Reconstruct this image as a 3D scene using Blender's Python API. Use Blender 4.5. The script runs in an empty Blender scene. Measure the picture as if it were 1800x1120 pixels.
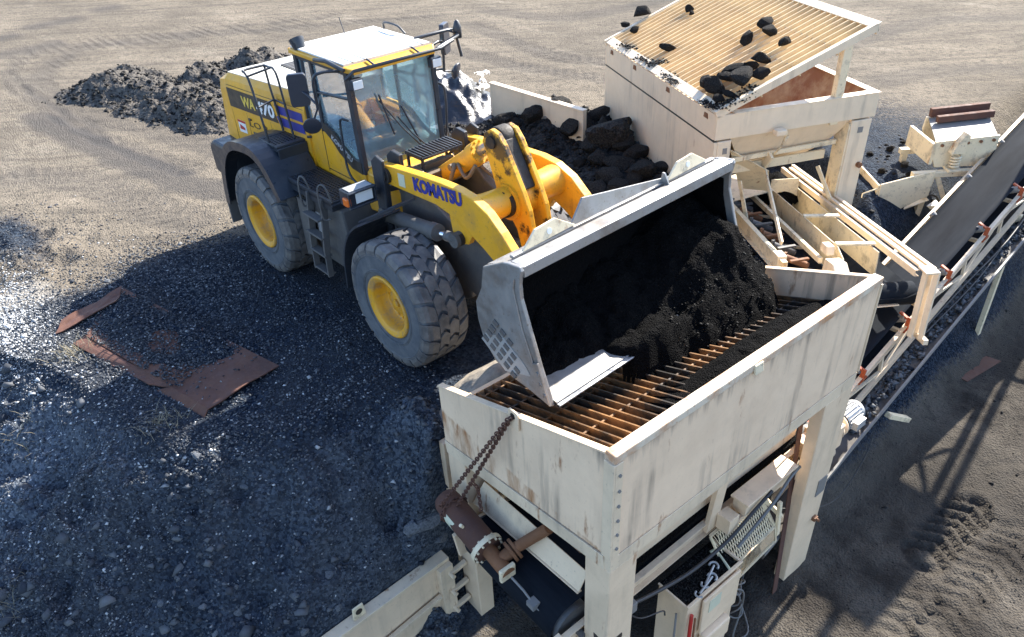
import bpy, math, random
import numpy as np
from mathutils import Vector, Matrix, noise as mnoise

# ------------------------------------------------------------------ camera, light, exposure
sc = bpy.context.scene
COL = sc.collection
CAM = np.array([10.4905, -5.3746, 5.9983])
YAW, PITCH, ROLL = math.radians(139.633), math.radians(34.445), math.radians(-3.130)
FPX = 1316.7
_d = np.array([math.cos(YAW)*math.cos(PITCH), math.sin(YAW)*math.cos(PITCH), -math.sin(PITCH)])
_r = np.array([math.sin(YAW), -math.cos(YAW), 0.0])
_u = np.cross(_r, _d)
_r, _u = math.cos(ROLL)*_r + math.sin(ROLL)*_u, -math.sin(ROLL)*_r + math.cos(ROLL)*_u
cam = bpy.data.cameras.new('camera'); camo = bpy.data.objects.new('camera', cam); COL.objects.link(camo)
camo.matrix_world = Matrix(((_r[0], _u[0], -_d[0], CAM[0]), (_r[1], _u[1], -_d[1], CAM[1]), (_r[2], _u[2], -_d[2], CAM[2]), (0, 0, 0, 1)))
cam.sensor_width = 36.0; cam.lens = 36.0*FPX/1800.0
cam.clip_start = 0.1; cam.clip_end = 2000.0
sc.camera = camo

SUN_EL, SUN_AZ = math.radians(37.5), math.radians(97.0)      # azimuth of the sun measured from +X towards +Y
sun_dir = Vector((math.cos(SUN_AZ)*math.cos(SUN_EL), math.sin(SUN_AZ)*math.cos(SUN_EL), math.sin(SUN_EL)))
w = bpy.data.worlds.new('World'); sc.world = w; w.use_nodes = True
nt = w.node_tree
bg = nt.nodes['Background']
sky = nt.nodes.new('ShaderNodeTexSky'); sky.sky_type = 'NISHITA'; sky.sun_disc = False
sky.sun_elevation = SUN_EL; sky.sun_rotation = math.pi/2 - SUN_AZ
sky.air_density = 1.0; sky.dust_density = 1.0; sky.ozone_density = 1.5
tint = nt.nodes.new('ShaderNodeMix'); tint.data_type = 'RGBA'; tint.blend_type = 'MULTIPLY'; tint.inputs[0].default_value = 1.0; tint.inputs[7].default_value = (0.95, 0.98, 1.05, 1)
nt.links.new(sky.outputs[0], tint.inputs[6]); nt.links.new(tint.outputs[2], bg.inputs[0]); bg.inputs[1].default_value = 0.118
sl = bpy.data.lights.new('sun', 'SUN'); sl.energy = 4.7; sl.angle = math.radians(0.5); sl.color = (1.0, 0.935, 0.83)
so = bpy.data.objects.new('sun', sl); COL.objects.link(so)
so.rotation_euler = sun_dir.to_track_quat('Z', 'Y').to_euler()
sc.view_settings.view_transform = 'Standard'; sc.view_settings.look = 'None'
sc.view_settings.exposure = 1.85; sc.view_settings.gamma = 1.0

# ------------------------------------------------------------------ pixel (1800x1120) to world on a plane
def ray(p):
    v = _d*FPX + _r*(p[0]-900.0) - _u*(p[1]-560.0)
    return v/np.linalg.norm(v)
def on_plane(p, p0, n):
    v = ray(p); n = np.asarray(n, float); return CAM + v*((n@(np.asarray(p0, float)-CAM))/(n@v))
def AX(px, py, x): return on_plane((px, py), (x, 0, 0), (1, 0, 0))
def AY(px, py, y): return on_plane((px, py), (0, y, 0), (0, 1, 0))
def AZ(px, py, z): return on_plane((px, py), (0, 0, z), (0, 0, 1))

# ------------------------------------------------------------------ numpy value noise
def _hash(ix, iy, iz, seed):
    h = (ix*374761393 + iy*668265263 + iz*2147483647 + seed*974711) & 0xffffffff
    h = ((h ^ (h >> 13))*1274126177) & 0xffffffff
    h = ((h ^ (h >> 16))*2246822519) & 0xffffffff
    return ((h ^ (h >> 15)) & 0xffff)/65535.0
def vnoise(x, y, z=0.0, seed=0):
    x, y = np.asarray(x, float), np.asarray(y, float); z = np.asarray(z, float) + np.zeros_like(x)
    ix, iy, iz = np.floor(x).astype(np.int64), np.floor(y).astype(np.int64), np.floor(z).astype(np.int64)
    fx, fy, fz = x-ix, y-iy, z-iz
    fx, fy, fz = fx*fx*(3-2*fx), fy*fy*(3-2*fy), fz*fz*(3-2*fz)
    def H(a, b, c): return _hash(ix+a, iy+b, iz+c, seed)
    c00 = H(0,0,0)*(1-fx)+H(1,0,0)*fx; c10 = H(0,1,0)*(1-fx)+H(1,1,0)*fx
    c01 = H(0,0,1)*(1-fx)+H(1,0,1)*fx; c11 = H(0,1,1)*(1-fx)+H(1,1,1)*fx
    return (c00*(1-fy)+c10*fy)*(1-fz) + (c01*(1-fy)+c11*fy)*fz
def fbm(x, y, z=0.0, octv=4, seed=0, gain=0.5):
    t, a, s = 0.0, 1.0, 0.0
    f = 1.0
    for o in range(octv):
        t = t + a*(vnoise(np.asarray(x)*f, np.asarray(y)*f, np.asarray(z)*f, seed+o*17)*2-1); s += a; a *= gain; f *= 2.03
    return t/s
def sstep(a, b, x):
    t = np.clip((x-a)/(b-a), 0, 1); return t*t*(3-2*t)

# ------------------------------------------------------------------ materials
MATS = {}
def new_mat(name):
    m = bpy.data.materials.new(name); m.use_nodes = True
    n = m.node_tree; b = n.nodes['Principled BSDF']; MATS[name] = m
    return m, n, b
def N(n, t, **kw):
    k = n.nodes.new(t)
    for a, v in kw.items(): setattr(k, a, v)
    return k
def ramp(n, fac, stops):
    r = N(n, 'ShaderNodeValToRGB'); e = r.color_ramp.elements
    while len(e) < len(stops): e.new(0.5)
    for el, (p, c) in zip(e, stops):
        el.position = p; el.color = (c[0], c[1], c[2], 1) if hasattr(c, '__len__') else (c, c, c, 1)
    n.links.new(fac, r.inputs[0]); return r.outputs[0]
def noise_tex(n, scale, detail=4, rough=0.55, stretch=None, vec=None):
    tc = N(n, 'ShaderNodeTexCoord'); src = tc.outputs['Object'] if vec is None else vec
    if stretch:
        mp = N(n, 'ShaderNodeMapping'); mp.inputs['Scale'].default_value = stretch
        n.links.new(src, mp.inputs[0]); src = mp.outputs[0]
    t = N(n, 'ShaderNodeTexNoise'); t.inputs['Scale'].default_value = scale
    t.inputs['Detail'].default_value = detail; t.inputs['Roughness'].default_value = rough
    n.links.new(src, t.inputs['Vector']); return t.outputs['Fac']
def mix(n, fac, a, b):
    k = N(n, 'ShaderNodeMix', data_type='RGBA')
    for s, v in ((0, fac), (6, a), (7, b)):
        if hasattr(v, 'links'): n.links.new(v, k.inputs[s])
        elif s == 0: k.inputs[s].default_value = v
        else: k.inputs[s].default_value = (v[0], v[1], v[2], 1)
    return k.outputs[2]
def bump(n, b, h, strength, dist=0.01):
    k = N(n, 'ShaderNodeBump'); k.inputs['Strength'].default_value = strength; k.inputs['Distance'].default_value = dist
    n.links.new(h, k.inputs['Height']); n.links.new(k.outputs[0], b.inputs['Normal'])
def paint(name, col, rough=0.45, dirt=None, dirt_amt=0.35, d0=0.44, d1=0.80, streak=0.0, rust=0.0, var=0.12, spec=0.5, metallic=0.0, bumpy=0.05, dscale=2.2):
    """painted or coated metal: tone variation, dust film, dark run-off streaks, rust patches"""
    m, n, b = new_mat(name)
    c = mix(n, ramp(n, noise_tex(n, 1.7, 6, 0.6), ((0.3, 0), (0.7, 1))), col, tuple(max(0, v*(1-var)) for v in col))
    if dirt is not None:
        c = mix(n, ramp(n, noise_tex(n, dscale, 9, 0.68), ((d0, 0), (d1, dirt_amt))), c, dirt)
        c = mix(n, ramp(n, noise_tex(n, 23, 5, 0.7), ((0.60, 0), (0.72, min(1, dirt_amt*1.4)))), c, dirt)
    if streak > 0:
        s1 = ramp(n, noise_tex(n, 1.0, 5, 0.62, (7.0, 7.0, 0.55)), ((0.50, 0), (0.74, 1)))
        s2 = ramp(n, noise_tex(n, 1.0, 3, 0.5, (1.3, 1.3, 1.1)), ((0.40, 0), (0.62, 1)))
        mul = N(n, 'ShaderNodeMath', operation='MULTIPLY'); n.links.new(s1, mul.inputs[0]); n.links.new(s2, mul.inputs[1])
        mu2 = N(n, 'ShaderNodeMath', operation='MULTIPLY'); n.links.new(mul.outputs[0], mu2.inputs[0]); mu2.inputs[1].default_value = streak
        c = mix(n, mu2.outputs[0], c, (0.07, 0.068, 0.066))
    if rust > 0:
        r1 = ramp(n, noise_tex(n, 1.0, 7, 0.66, (5.0, 5.0, 1.2)), ((0.66-0.10*rust, 0), (0.74-0.05*rust, min(1, 0.5+rust))))
        c = mix(n, r1, c, (0.27, 0.095, 0.025))
    n.links.new(c, b.inputs['Base Color'])
    b.inputs['Roughness'].default_value = rough; b.inputs['Metallic'].default_value = metallic
    b.inputs['Specular IOR Level'].default_value = spec
    rr = ramp(n, noise_tex(n, 9, 5), ((0.3, max(0, rough-0.12)), (0.75, min(1, rough+0.2)))); n.links.new(rr, b.inputs['Roughness'])
    if bumpy: bump(n, b, noise_tex(n, 3.5, 7, 0.6), bumpy*2.2, 0.03)
    return m
DUST = (0.22, 0.19, 0.155)
def simple_belt():
    m, n, b = new_mat('rubber_belt')
    c = mix(n, ramp(n, noise_tex(n, 0.9, 8, 0.65, (3, .3, 1)), ((0.35, 0), (0.7, 1))), (0.007, 0.009, 0.013), (0.024, 0.028, 0.034))
    n.links.new(c, b.inputs['Base Color']); b.inputs['Roughness'].default_value = 0.75; b.inputs['Specular IOR Level'].default_value = 0.03; return m
M_YEL = paint('loader_yellow', (0.76, 0.38, 0.016), 0.38, DUST, 0.45, rust=0.0)
M_YEL2 = paint('arm_yellow', (0.78, 0.395, 0.02), 0.40, (0.16, 0.12, 0.08), 0.55, d0=.5, d1=.78, rust=0.2, dscale=3)
M_YELG = paint('arm_yellow_greasy', (0.78, 0.38, 0.018), 0.4, (0.025, 0.018, 0.013), 0.95, d0=0.53, d1=0.60, rust=0.1, dscale=2.6)
M_RIM = paint('rim_yellow', (0.72, 0.36, 0.02), 0.5, DUST, 0.75, d0=.46, d1=.7, dscale=5)
M_BLK = paint('charcoal_paint', (0.022, 0.028, 0.038), 0.42, (0.085, 0.085, 0.088), 0.35)
M_PLA = paint('black_plastic', (0.018, 0.025, 0.037), 0.36, (0.07, 0.075, 0.085), 0.35)
M_DKG = paint('grey_dusty_metal', (0.085, 0.085, 0.085), 0.6, (0.17, 0.15, 0.13), 0.6)
M_GRS = paint('grease_dirt', (0.018, 0.014, 0.011), 0.65, (0.06, 0.045, 0.035), 0.5, bumpy=0.4)
M_WHT = paint('white_roof', (0.74, 0.72, 0.66), 0.5, (0.45, 0.42, 0.36), 0.4)
M_HOOD = paint('hood_top_grey', (0.56, 0.53, 0.45), 0.5, (0.33, 0.3, 0.26), 0.5)
M_CRM = paint('cream_paint', (0.82, 0.625, 0.42), 0.5, (0.46, 0.34, 0.21), 0.45, streak=0.35, rust=0.25)
M_CRS = paint('cream_streaked', (0.89, 0.665, 0.45), 0.5, (0.52, 0.36, 0.23), 0.40, streak=0.65, rust=0.4)
def weather_panel(m, ztop, zbot):
    # grime washed down from the top edge, rust creeping up from the bottom seam (object space, belongs to the plate)
    n = m.node_tree; b = n.nodes['Principled BSDF']; src = b.inputs['Base Color'].links[0].from_socket
    tc = N(n, 'ShaderNodeTexCoord'); sx = N(n, 'ShaderNodeSeparateXYZ'); n.links.new(tc.outputs['Object'], sx.inputs[0])
    def band(z0, z1, stretch, amp, lo, hi):
        mr = N(n, 'ShaderNodeMapRange'); n.links.new(sx.outputs['Z'], mr.inputs[0]); mr.inputs[1].default_value = z0; mr.inputs[2].default_value = z1
        ad = N(n, 'ShaderNodeMath', operation='MULTIPLY_ADD'); n.links.new(noise_tex(n, 1.0, 7, 0.7, stretch), ad.inputs[0]); ad.inputs[1].default_value = amp; n.links.new(mr.outputs[0], ad.inputs[2])
        dv = N(n, 'ShaderNodeMath', operation='DIVIDE'); n.links.new(ad.outputs[0], dv.inputs[0]); dv.inputs[1].default_value = 2.4
        return ramp(n, dv.outputs[0], ((lo/2.4, 0), (hi/2.4, 1)))
    def sc1(f, k):
        q = N(n, 'ShaderNodeMath', operation='MULTIPLY'); n.links.new(f, q.inputs[0]); q.inputs[1].default_value = k; return q.outputs[0]
    c = mix(n, sc1(band(ztop-.55, ztop, (9, 9, .5), 1.5, 1.58, 2.02), .75), src, (0.10, 0.094, 0.088))
    c = mix(n, sc1(band(zbot+.16, zbot, (4.5, 4.5, 1.0), 1.6, 1.76, 2.08), .9), c, (0.33, 0.13, 0.035))
    c = mix(n, sc1(band(ztop-.16, ztop, (3.0, 3.0, 1.5), 1.4, 1.68, 1.98), .85), c, (0.36, 0.16, 0.05))
    n.links.new(c, b.inputs['Base Color'])
weather_panel(M_CRS, 1.66, 0.48)
M_CRR = paint('cream_rusty', (0.80, 0.63, 0.43), 0.5, (0.30, 0.24, 0.17), 0.45, streak=0.3, rust=0.5)
M_RIMT = paint('cream_rim_rust', (0.70, 0.60, 0.46), 0.5, (0.46, 0.20, 0.07), 0.95, d0=.46, d1=.66, rust=0.8, dscale=2.0)
M_TWR = paint('tower_cream', (0.80, 0.65, 0.46), 0.5, (0.45, 0.37, 0.27), 0.3, streak=0.4, rust=0.12)
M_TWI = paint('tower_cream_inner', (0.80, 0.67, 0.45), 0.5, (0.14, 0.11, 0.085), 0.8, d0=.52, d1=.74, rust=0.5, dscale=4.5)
M_BIN = paint('bin_inside_worn', (0.50, 0.34, 0.19), 0.5, (0.26, 0.10, 0.04), 1.0, d0=.40, d1=.58, rust=0.8, dscale=1.2)
M_RUST = paint('rust_brown', (0.105, 0.047, 0.033), 0.85, (0.17, 0.075, 0.04), 0.7, var=0.35, bumpy=0.2)
M_RUSTO = paint('rust_orange', (0.24, 0.105, 0.045), 0.8, (0.10, 0.05, 0.03), 0.6, var=0.35, bumpy=0.25)
M_BAR = paint('grate_bar_rust', (0.27, 0.135, 0.048), 0.6, (0.018, 0.015, 0.013), 1.0, d0=.38, d1=.56, var=0.35, dscale=1.9)
M_BARC = paint('grate_bar_cream', (0.76, 0.59, 0.35), 0.5, (0.34, 0.26, 0.17), 0.5, var=0.2)
M_STL = paint('bucket_steel', (0.32, 0.315, 0.305), 0.45, (0.15, 0.115, 0.085), 0.6, metallic=0.5, rust=0.15, d0=.5, d1=.68)
M_STB = paint('bright_steel', (0.42, 0.43, 0.44), 0.3, (0.3, 0.3, 0.3), 0.5, metallic=0.8)
M_GAL = paint('galvanised', (0.42, 0.43, 0.43), 0.45, (0.22, 0.19, 0.15), 0.6, metallic=0.3)
M_GRY = paint('grey_paint', (0.21, 0.205, 0.195), 0.5, (0.2, 0.17, 0.13), 0.4)
M_ORG = paint('orange_red_bracket', (0.40, 0.075, 0.02), 0.55, (0.2, 0.1, 0.06), 0.5)
M_BELT = simple_belt()
M_BLU = paint('decal_blue', (0.030, 0.035, 0.26), 0.45, DUST, 0.1)
M_DEC = paint('decal_dark', (0.035, 0.028, 0.022), 0.45, DUST, 0.15)
M_LTR = paint('decal_white', (0.78, 0.78, 0.76), 0.5, DUST, 0.1)
M_LTY = paint('decal_yellow', (0.78, 0.55, 0.08), 0.5, DUST, 0.1)
M_LTG = paint('decal_grey', (0.42, 0.43, 0.44), 0.5, DUST, 0.1)
M_RED = paint('red_paint', (0.45, 0.02, 0.015), 0.5, DUST, 0.2)
M_STICK = paint('sticker_pale', (0.62, 0.62, 0.45), 0.5, DUST, 0.2)
M_SHIRT = paint('grey_cotton', (0.16, 0.18, 0.20), 0.9, None)
M_TROU = paint('dark_trousers', (0.02, 0.025, 0.04), 0.9, None)
M_SKIN = paint('skin', (0.33, 0.20, 0.14), 0.55, None)
M_HAIR = paint('dark_hair', (0.02, 0.015, 0.012), 0.8, None)
M_CABIN = paint('cab_interior', (0.24, 0.27, 0.29), 0.6, None)
M_SEAT = paint('seat_cloth', (0.10, 0.11, 0.12), 0.8, None)

def rubber():
    m, n, b = new_mat('tyre_rubber')
    c = mix(n, ramp(n, noise_tex(n, 5, 7, 0.65), ((0.35, 0), (0.75, 1))), (0.058, 0.070, 0.086), (0.14, 0.148, 0.155))
    n.links.new(c, b.inputs['Base Color']); b.inputs['Roughness'].default_value = 0.75
    bump(n, b, noise_tex(n, 40, 6, 0.7), 0.25, 0.01); return m
M_TYR = rubber()
def tread():
    m, n, b = new_mat('tyre_tread_worn')
    c = mix(n, ramp(n, noise_tex(n, 6, 7, 0.65), ((0.35, 0), (0.75, 1))), (0.060, 0.062, 0.066), (0.19, 0.178, 0.165))
    n.links.new(c, b.inputs['Base Color']); b.inputs['Roughness'].default_value = 0.55
    bump(n, b, noise_tex(n, 30, 6, 0.7), 0.3, 0.01); return m
M_TRD = tread()
def coal(name, c1, c2, sc_=30, st=0.7, rough=0.8):
    m, n, b = new_mat(name)
    c = mix(n, ramp(n, noise_tex(n, sc_, 8, 0.75), ((0.38, 0), (0.72, 1))), c1, c2)
    n.links.new(c, b.inputs['Base Color']); b.inputs['Roughness'].default_value = rough; b.inputs['Specular IOR Level'].default_value = 0.04
    v = N(n, 'ShaderNodeTexVoronoi'); v.inputs['Scale'].default_value = sc_*1.6
    tc = N(n, 'ShaderNodeTexCoord'); n.links.new(tc.outputs['Object'], v.inputs['Vector'])
    ad = N(n, 'ShaderNodeMath', operation='ADD'); n.links.new(v.outputs['Distance'], ad.inputs[0]); n.links.new(noise_tex(n, sc_*.7, 8, 0.75), ad.inputs[1])
    bump(n, b, ad.outputs[0], st, 0.03); return m
M_COAL = coal('asphalt_fines', (0.0028, 0.0028, 0.003), (0.012, 0.012, 0.0125), 38, 1.0, 0.85)
M_LINE = coal('asphalt_coating', (0.0025, 0.0025, 0.0028), (0.006, 0.006, 0.0065), 30, 0.3, 0.95)
M_CHNK = coal('asphalt_lump', (0.011, 0.011, 0.011), (0.090, 0.084, 0.078), 15, 1.0)
M_PILE = coal('asphalt_pile', (0.012, 0.012, 0.0125), (0.075, 0.07, 0.066), 12, 1.0)
M_SPOIL = coal('dirt_spoil', (0.045, 0.043, 0.042), (0.18, 0.163, 0.14), 9, 1.0)
def stone_mat(name, lo, hi):
    m, n, b = new_mat(name)
    a = N(n, 'ShaderNodeAttribute', attribute_name='tone')
    c = ramp(n, a.outputs['Fac'], ((0.0, lo), (0.72, tuple((p*1.5+q*.5)/2 for p, q in zip(lo, hi))), (1.0, hi)))
    n.links.new(c, b.inputs['Base Color']); b.inputs['Roughness'].default_value = 0.75; b.inputs['Specular IOR Level'].default_value = 0.2; return m
M_GRAV = stone_mat('gravel_stones', (0.010, 0.015, 0.025), (0.52, 0.53, 0.53))
M_GRAVD = stone_mat('asphalt_grit', (0.008, 0.008, 0.008), (0.07, 0.066, 0.06))
def rockm():
    m, n, b = new_mat('rock_grey')
    c = mix(n, ramp(n, noise_tex(n, 9, 8, 0.7), ((0.35, 0), (0.7, 1))), (0.05, 0.058, 0.07), (0.19, 0.20, 0.21))
    n.links.new(c, b.inputs['Base Color']); b.inputs['Roughness'].default_value = 0.85
    bump(n, b, noise_tex(n, 18, 7, 0.7), 0.5, 0.03); return m
M_ROCK = rockm()
def plastic_sheet():
    m, n, b = new_mat('black_plastic_sheet')
    b.inputs['Base Color'].default_value = (0.012, 0.013, 0.018, 1); b.inputs['Roughness'].default_value = 0.34
    b.inputs['Specular IOR Level'].default_value = 0.6
    bump(n, b, noise_tex(n, 7, 5, 0.6, (1, 1, 2.5)), 0.5, 0.05); return m
M_BAG = plastic_sheet()
def glass():
    m, n, b = new_mat('cab_glass')
    tr = N(n, 'ShaderNodeBsdfTransparent'); tr.inputs[0].default_value = (0.70, 0.83, 0.85, 1)
    gl = N(n, 'ShaderNodeBsdfGlossy'); gl.inputs[0].default_value = (1, 1, 1, 1); gl.inputs['Roughness'].default_value = 0.03
    fr = N(n, 'ShaderNodeFresnel'); fr.inputs[0].default_value = 1.5
    ad = N(n, 'ShaderNodeMath', operation='MULTIPLY_ADD'); n.links.new(fr.outputs[0], ad.inputs[0]); ad.inputs[1].default_value = 1.6; ad.inputs[2].default_value = 0.16
    mx = N(n, 'ShaderNodeMixShader'); n.links.new(ad.outputs[0], mx.inputs[0]); n.links.new(tr.outputs[0], mx.inputs[1]); n.links.new(gl.outputs[0], mx.inputs[2])
    # thin dust film, tinted blue so the sky's reflection is painted on the pane
    df = N(n, 'ShaderNodeBsdfDiffuse'); df.inputs[0].default_value = (0.50, 0.72, 0.84, 1); tl = N(n, 'ShaderNodeBsdfTranslucent'); tl.inputs[0].default_value = (0.50, 0.72, 0.84, 1)
    m3 = N(n, 'ShaderNodeMixShader'); m3.inputs[0].default_value = 0.5; n.links.new(df.outputs[0], m3.inputs[1]); n.links.new(tl.outputs[0], m3.inputs[2])
    m4 = N(n, 'ShaderNodeMixShader'); n.links.new(ramp(n, noise_tex(n, 1.6, 5), ((0.35, 0.22), (0.7, 0.42))), m4.inputs[0]); n.links.new(mx.outputs[0], m4.inputs[1]); n.links.new(m3.outputs[0], m4.inputs[2])
    n.links.new(m4.outputs[0], n.nodes['Material Output'].inputs[0]); return m
M_GLS = glass()
def simple(name, col, rough, metallic=0.0):
    m, n, b = new_mat(name); b.inputs['Base Color'].default_value = (*col, 1); b.inputs['Roughness'].default_value = rough; b.inputs['Metallic'].default_value = metallic; return m
M_CHR = simple('chrome_rod', (0.75, 0.78, 0.82), 0.12, 1.0)
M_LENS = simple('lamp_lens', (0.70, 0.74, 0.74), 0.12)
M_AMB = simple('amber_lens', (0.75, 0.16, 0.02), 0.25)
M_MIR = simple('mirror_back', (0.03, 0.035, 0.05), 0.35)
M_CABLE = simple('black_cable', (0.03, 0.03, 0.032), 0.5)
M_CABG = simple('grey_cable', (0.13, 0.13, 0.125), 0.6)
M_HOSE = paint('dirty_hose', (0.16, 0.12, 0.075), 0.6, (0.05, 0.04, 0.03), 0.6)
M_GRASS = simple('dry_grass', (0.20, 0.175, 0.115), 0.8)

# ------------------------------------------------------------------ mesh builder
class Frame:
    def __init__(s, o, az=0.0):
        a = math.radians(az); s.o = np.array(o, float)
        s.R = np.array([[math.cos(a), -math.sin(a), 0], [math.sin(a), math.cos(a), 0], [0, 0, 1.0]])
    def __call__(s, p): return s.R @ np.asarray(p, float) + s.o
ID = Frame((0, 0, 0))
def basis(axis, up=None):
    a = np.asarray(axis, float); a = a/np.linalg.norm(a)
    u = np.array([0, 0, 1.0]) if up is None else np.asarray(up, float)
    if abs(a@u)/np.linalg.norm(u) > 0.98: u = np.array([1.0, 0, 0])
    x = np.cross(u, a); x /= np.linalg.norm(x); y = np.cross(a, x)
    return x, y, a
class MB:
    def __init__(s, fr=ID): s.v, s.f, s.fr, s.sm = [], [], fr, []
    def add(s, vs, fs, smooth=False):
        k = len(s.v); s.v += [s.fr(p) for p in vs]; s.f += [tuple(i+k for i in f) for f in fs]; s.sm += [smooth]*len(fs); return s
    def box(s, lo, hi):
        x0, y0, z0 = [min(a, b) for a, b in zip(lo, hi)]; x1, y1, z1 = [max(a, b) for a, b in zip(lo, hi)]
        return s.add([(x0,y0,z0),(x1,y0,z0),(x1,y1,z0),(x0,y1,z0),(x0,y0,z1),(x1,y0,z1),(x1,y1,z1),(x0,y1,z1)],
                     [(0,3,2,1),(4,5,6,7),(0,1,5,4),(1,2,6,5),(2,3,7,6),(3,0,4,7)])
    def beam(s, p, q, w, h, up=None):
        """rectangular bar from p to q, width w sideways, height h along up"""
        p, q = np.asarray(p, float), np.asarray(q, float); x, y, a = basis(q-p, up)
        vs = [p+x*i*w/2+y*j*h/2 for i, j in ((-1,-1),(1,-1),(1,1),(-1,1))] + [q+x*i*w/2+y*j*h/2 for i, j in ((-1,-1),(1,-1),(1,1),(-1,1))]
        return s.add(vs, [(3,2,1,0),(4,5,6,7),(0,1,5,4),(1,2,6,5),(2,3,7,6),(3,0,4,7)])
    def channel(s, p, q, w, h, t=0.012, up=None, side=1):
        """C-section beam: web plus two flanges"""
        p, q = np.asarray(p, float), np.asarray(q, float); x, y, a = basis(q-p, up)
        s.beam(p, q, t, h, up)
        for j in (-1, 1):
            o = y*j*(h/2-t/2) + x*side*(w/2+t/2)
            s.beam(p+o, q+o, w, t, up)
        return s
    def cyl(s, p, q, r0, r1=None, n=16, smooth=True, caps=True):
        r1 = r0 if r1 is None else r1
        p, q = np.asarray(p, float), np.asarray(q, float); x, y, a = basis(q-p)
        cs = [(math.cos(2*math.pi*i/n), math.sin(2*math.pi*i/n)) for i in range(n)]
        vs = [p+(x*c+y*d)*r0 for c, d in cs] + [q+(x*c+y*d)*r1 for c, d in cs]
        s.add(vs, [(i, (i+1) % n, (i+1) % n+n, i+n) for i in range(n)], smooth)
        if caps: s.add(vs, [tuple(range(n))[::-1], tuple(range(n, 2*n))])
        return s
    def lathe(s, p, axis, prof, n=32, smooth=True):
        """prof: list of (distance along axis, radius)"""
        p = np.asarray(p, float); x, y, a = basis(axis); vs, fs = [], []
        for d, r in prof:
            for i in range(n):
                t = 2*math.pi*i/n; vs.append(p+a*d+(x*math.cos(t)+y*math.sin(t))*r)
        for k in range(len(prof)-1):
            for i in range(n): fs.append((k*n+i, k*n+(i+1) % n, (k+1)*n+(i+1) % n, (k+1)*n+i))
        return s.add(vs, fs, smooth)
    def tube(s, pts, r, n=8, smooth=True):
        pts = [np.asarray(p, float) for p in pts]; vs, fs = [], []; px = None
        for i, p in enumerate(pts):
            t = pts[min(i+1, len(pts)-1)]-pts[max(i-1, 0)]; t = t/np.linalg.norm(t)
            if px is None: x, y, _ = basis(t)
            else:
                x = px - t*(px@t); x /= np.linalg.norm(x); y = np.cross(t, x)
            px = x
            rr = r[i] if hasattr(r, '__len__') else r
            for k in range(n):
                a = 2*math.pi*k/n; vs.append(p+(x*math.cos(a)+y*math.sin(a))*rr)
        for i in range(len(pts)-1):
            for k in range(n): fs.append((i*n+k, i*n+(k+1) % n, (i+1)*n+(k+1) % n, (i+1)*n+k))
        s.add(vs, fs, smooth); m = len(pts)-1
        return s.add(vs, [tuple(range(n))[::-1], tuple(m*n+k for k in range(n))])
    def prism(s, poly, o, ex, ey, ez, t):
        """poly in (ex,ey) at o, extruded by t along ez"""
        o, ex, ey, ez = [np.asarray(k, float) for k in (o, ex, ey, ez)]; n = len(poly)
        vs = [o+ex*a+ey*b for a, b in poly] + [o+ex*a+ey*b+ez*t for a, b in poly]
        return s.add(vs, [tuple(range(n))[::-1], tuple(range(n, 2*n))] + [(i, (i+1) % n, (i+1) % n+n, i+n) for i in range(n)])
    def pxz(s, poly, y0, y1): return s.prism(poly, (0, y0, 0), (1, 0, 0), (0, 0, 1), (0, 1, 0), y1-y0)
    def quad(s, a, b, c, d): return s.add([a, b, c, d], [(0, 1, 2, 3)])
    def slab(s, pts, t):
        """flat polygon given by world points, thickened by t against its normal"""
        P = [np.asarray(p, float) for p in pts]; nn = np.cross(P[1]-P[0], P[2]-P[0]); nn /= np.linalg.norm(nn); n = len(P)
        vs = P + [p-nn*t for p in P]
        return s.add(vs, [tuple(range(n)), tuple(range(n, 2*n))[::-1]] + [((i+1) % n, i, i+n, (i+1) % n+n) for i in range(n)])
    def loft(s, secs, smooth=False):
        n = len(secs[0]); vs = [p for q in secs for p in q]; fs = []
        for k in range(len(secs)-1):
            for i in range(n): fs.append((k*n+i, k*n+(i+1) % n, (k+1)*n+(i+1) % n, (k+1)*n+i))
        m = len(secs)-1
        return s.add(vs, fs, smooth).add(vs, [tuple(range(n))[::-1], tuple(m*n+i for i in range(n))])
    def strip(s, prof, y0, y1, t, smooth=True):
        """open (x,z) profile extruded along y as a plate of thickness t (to the left of travel)"""
        P = [np.array(p, float) for p in prof]; n = len(P); off = []
        for i in range(n):
            d = P[min(i+1, n-1)]-P[max(i-1, 0)]; d /= np.linalg.norm(d); off.append(P[i]+np.array([-d[1], d[0]])*t)
        ring = P + off[::-1]
        a = [(p[0], y0, p[1]) for p in ring]; b = [(p[0], y1, p[1]) for p in ring]; m = len(ring)
        s.add(a+b, [(i, (i+1) % m, (i+1) % m+m, i+m) for i in range(m)], False)
        for i in range(n-1): s.add([a[i], a[i+1], a[m-2-i], a[m-1-i]], [(0, 1, 2, 3)]); s.add([b[i], b[i+1], b[m-2-i], b[m-1-i]], [(3, 2, 1, 0)])
        return s
    def mark(s):
        s.marks = getattr(s, 'marks', [])+[(len(s.v), len(s.f))]; return s
    def build(s, name, mat, parent=None, bevel=0.0, origin=None, seg=2):
        if getattr(s, 'marks', None):      # separate pieces: one object each
            cuts = [(0, 0)]+[m for m in s.marks if m != (len(s.v), len(s.f))]+[(len(s.v), len(s.f))]; out = []
            for (v0, f0), (v1, f1) in zip(cuts[:-1], cuts[1:]):
                if v1 == v0: continue
                q = MB(); q.v = s.v[v0:v1]; q.f = [tuple(i-v0 for i in f) for f in s.f[f0:f1]]; q.sm = s.sm[f0:f1]; out.append(q.build(name, mat, parent, bevel, origin, seg))
            return out
        V = np.array(s.v, float)
        me = bpy.data.meshes.new(name)
        o = bpy.data.objects.new(name, me); COL.objects.link(o)
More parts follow.
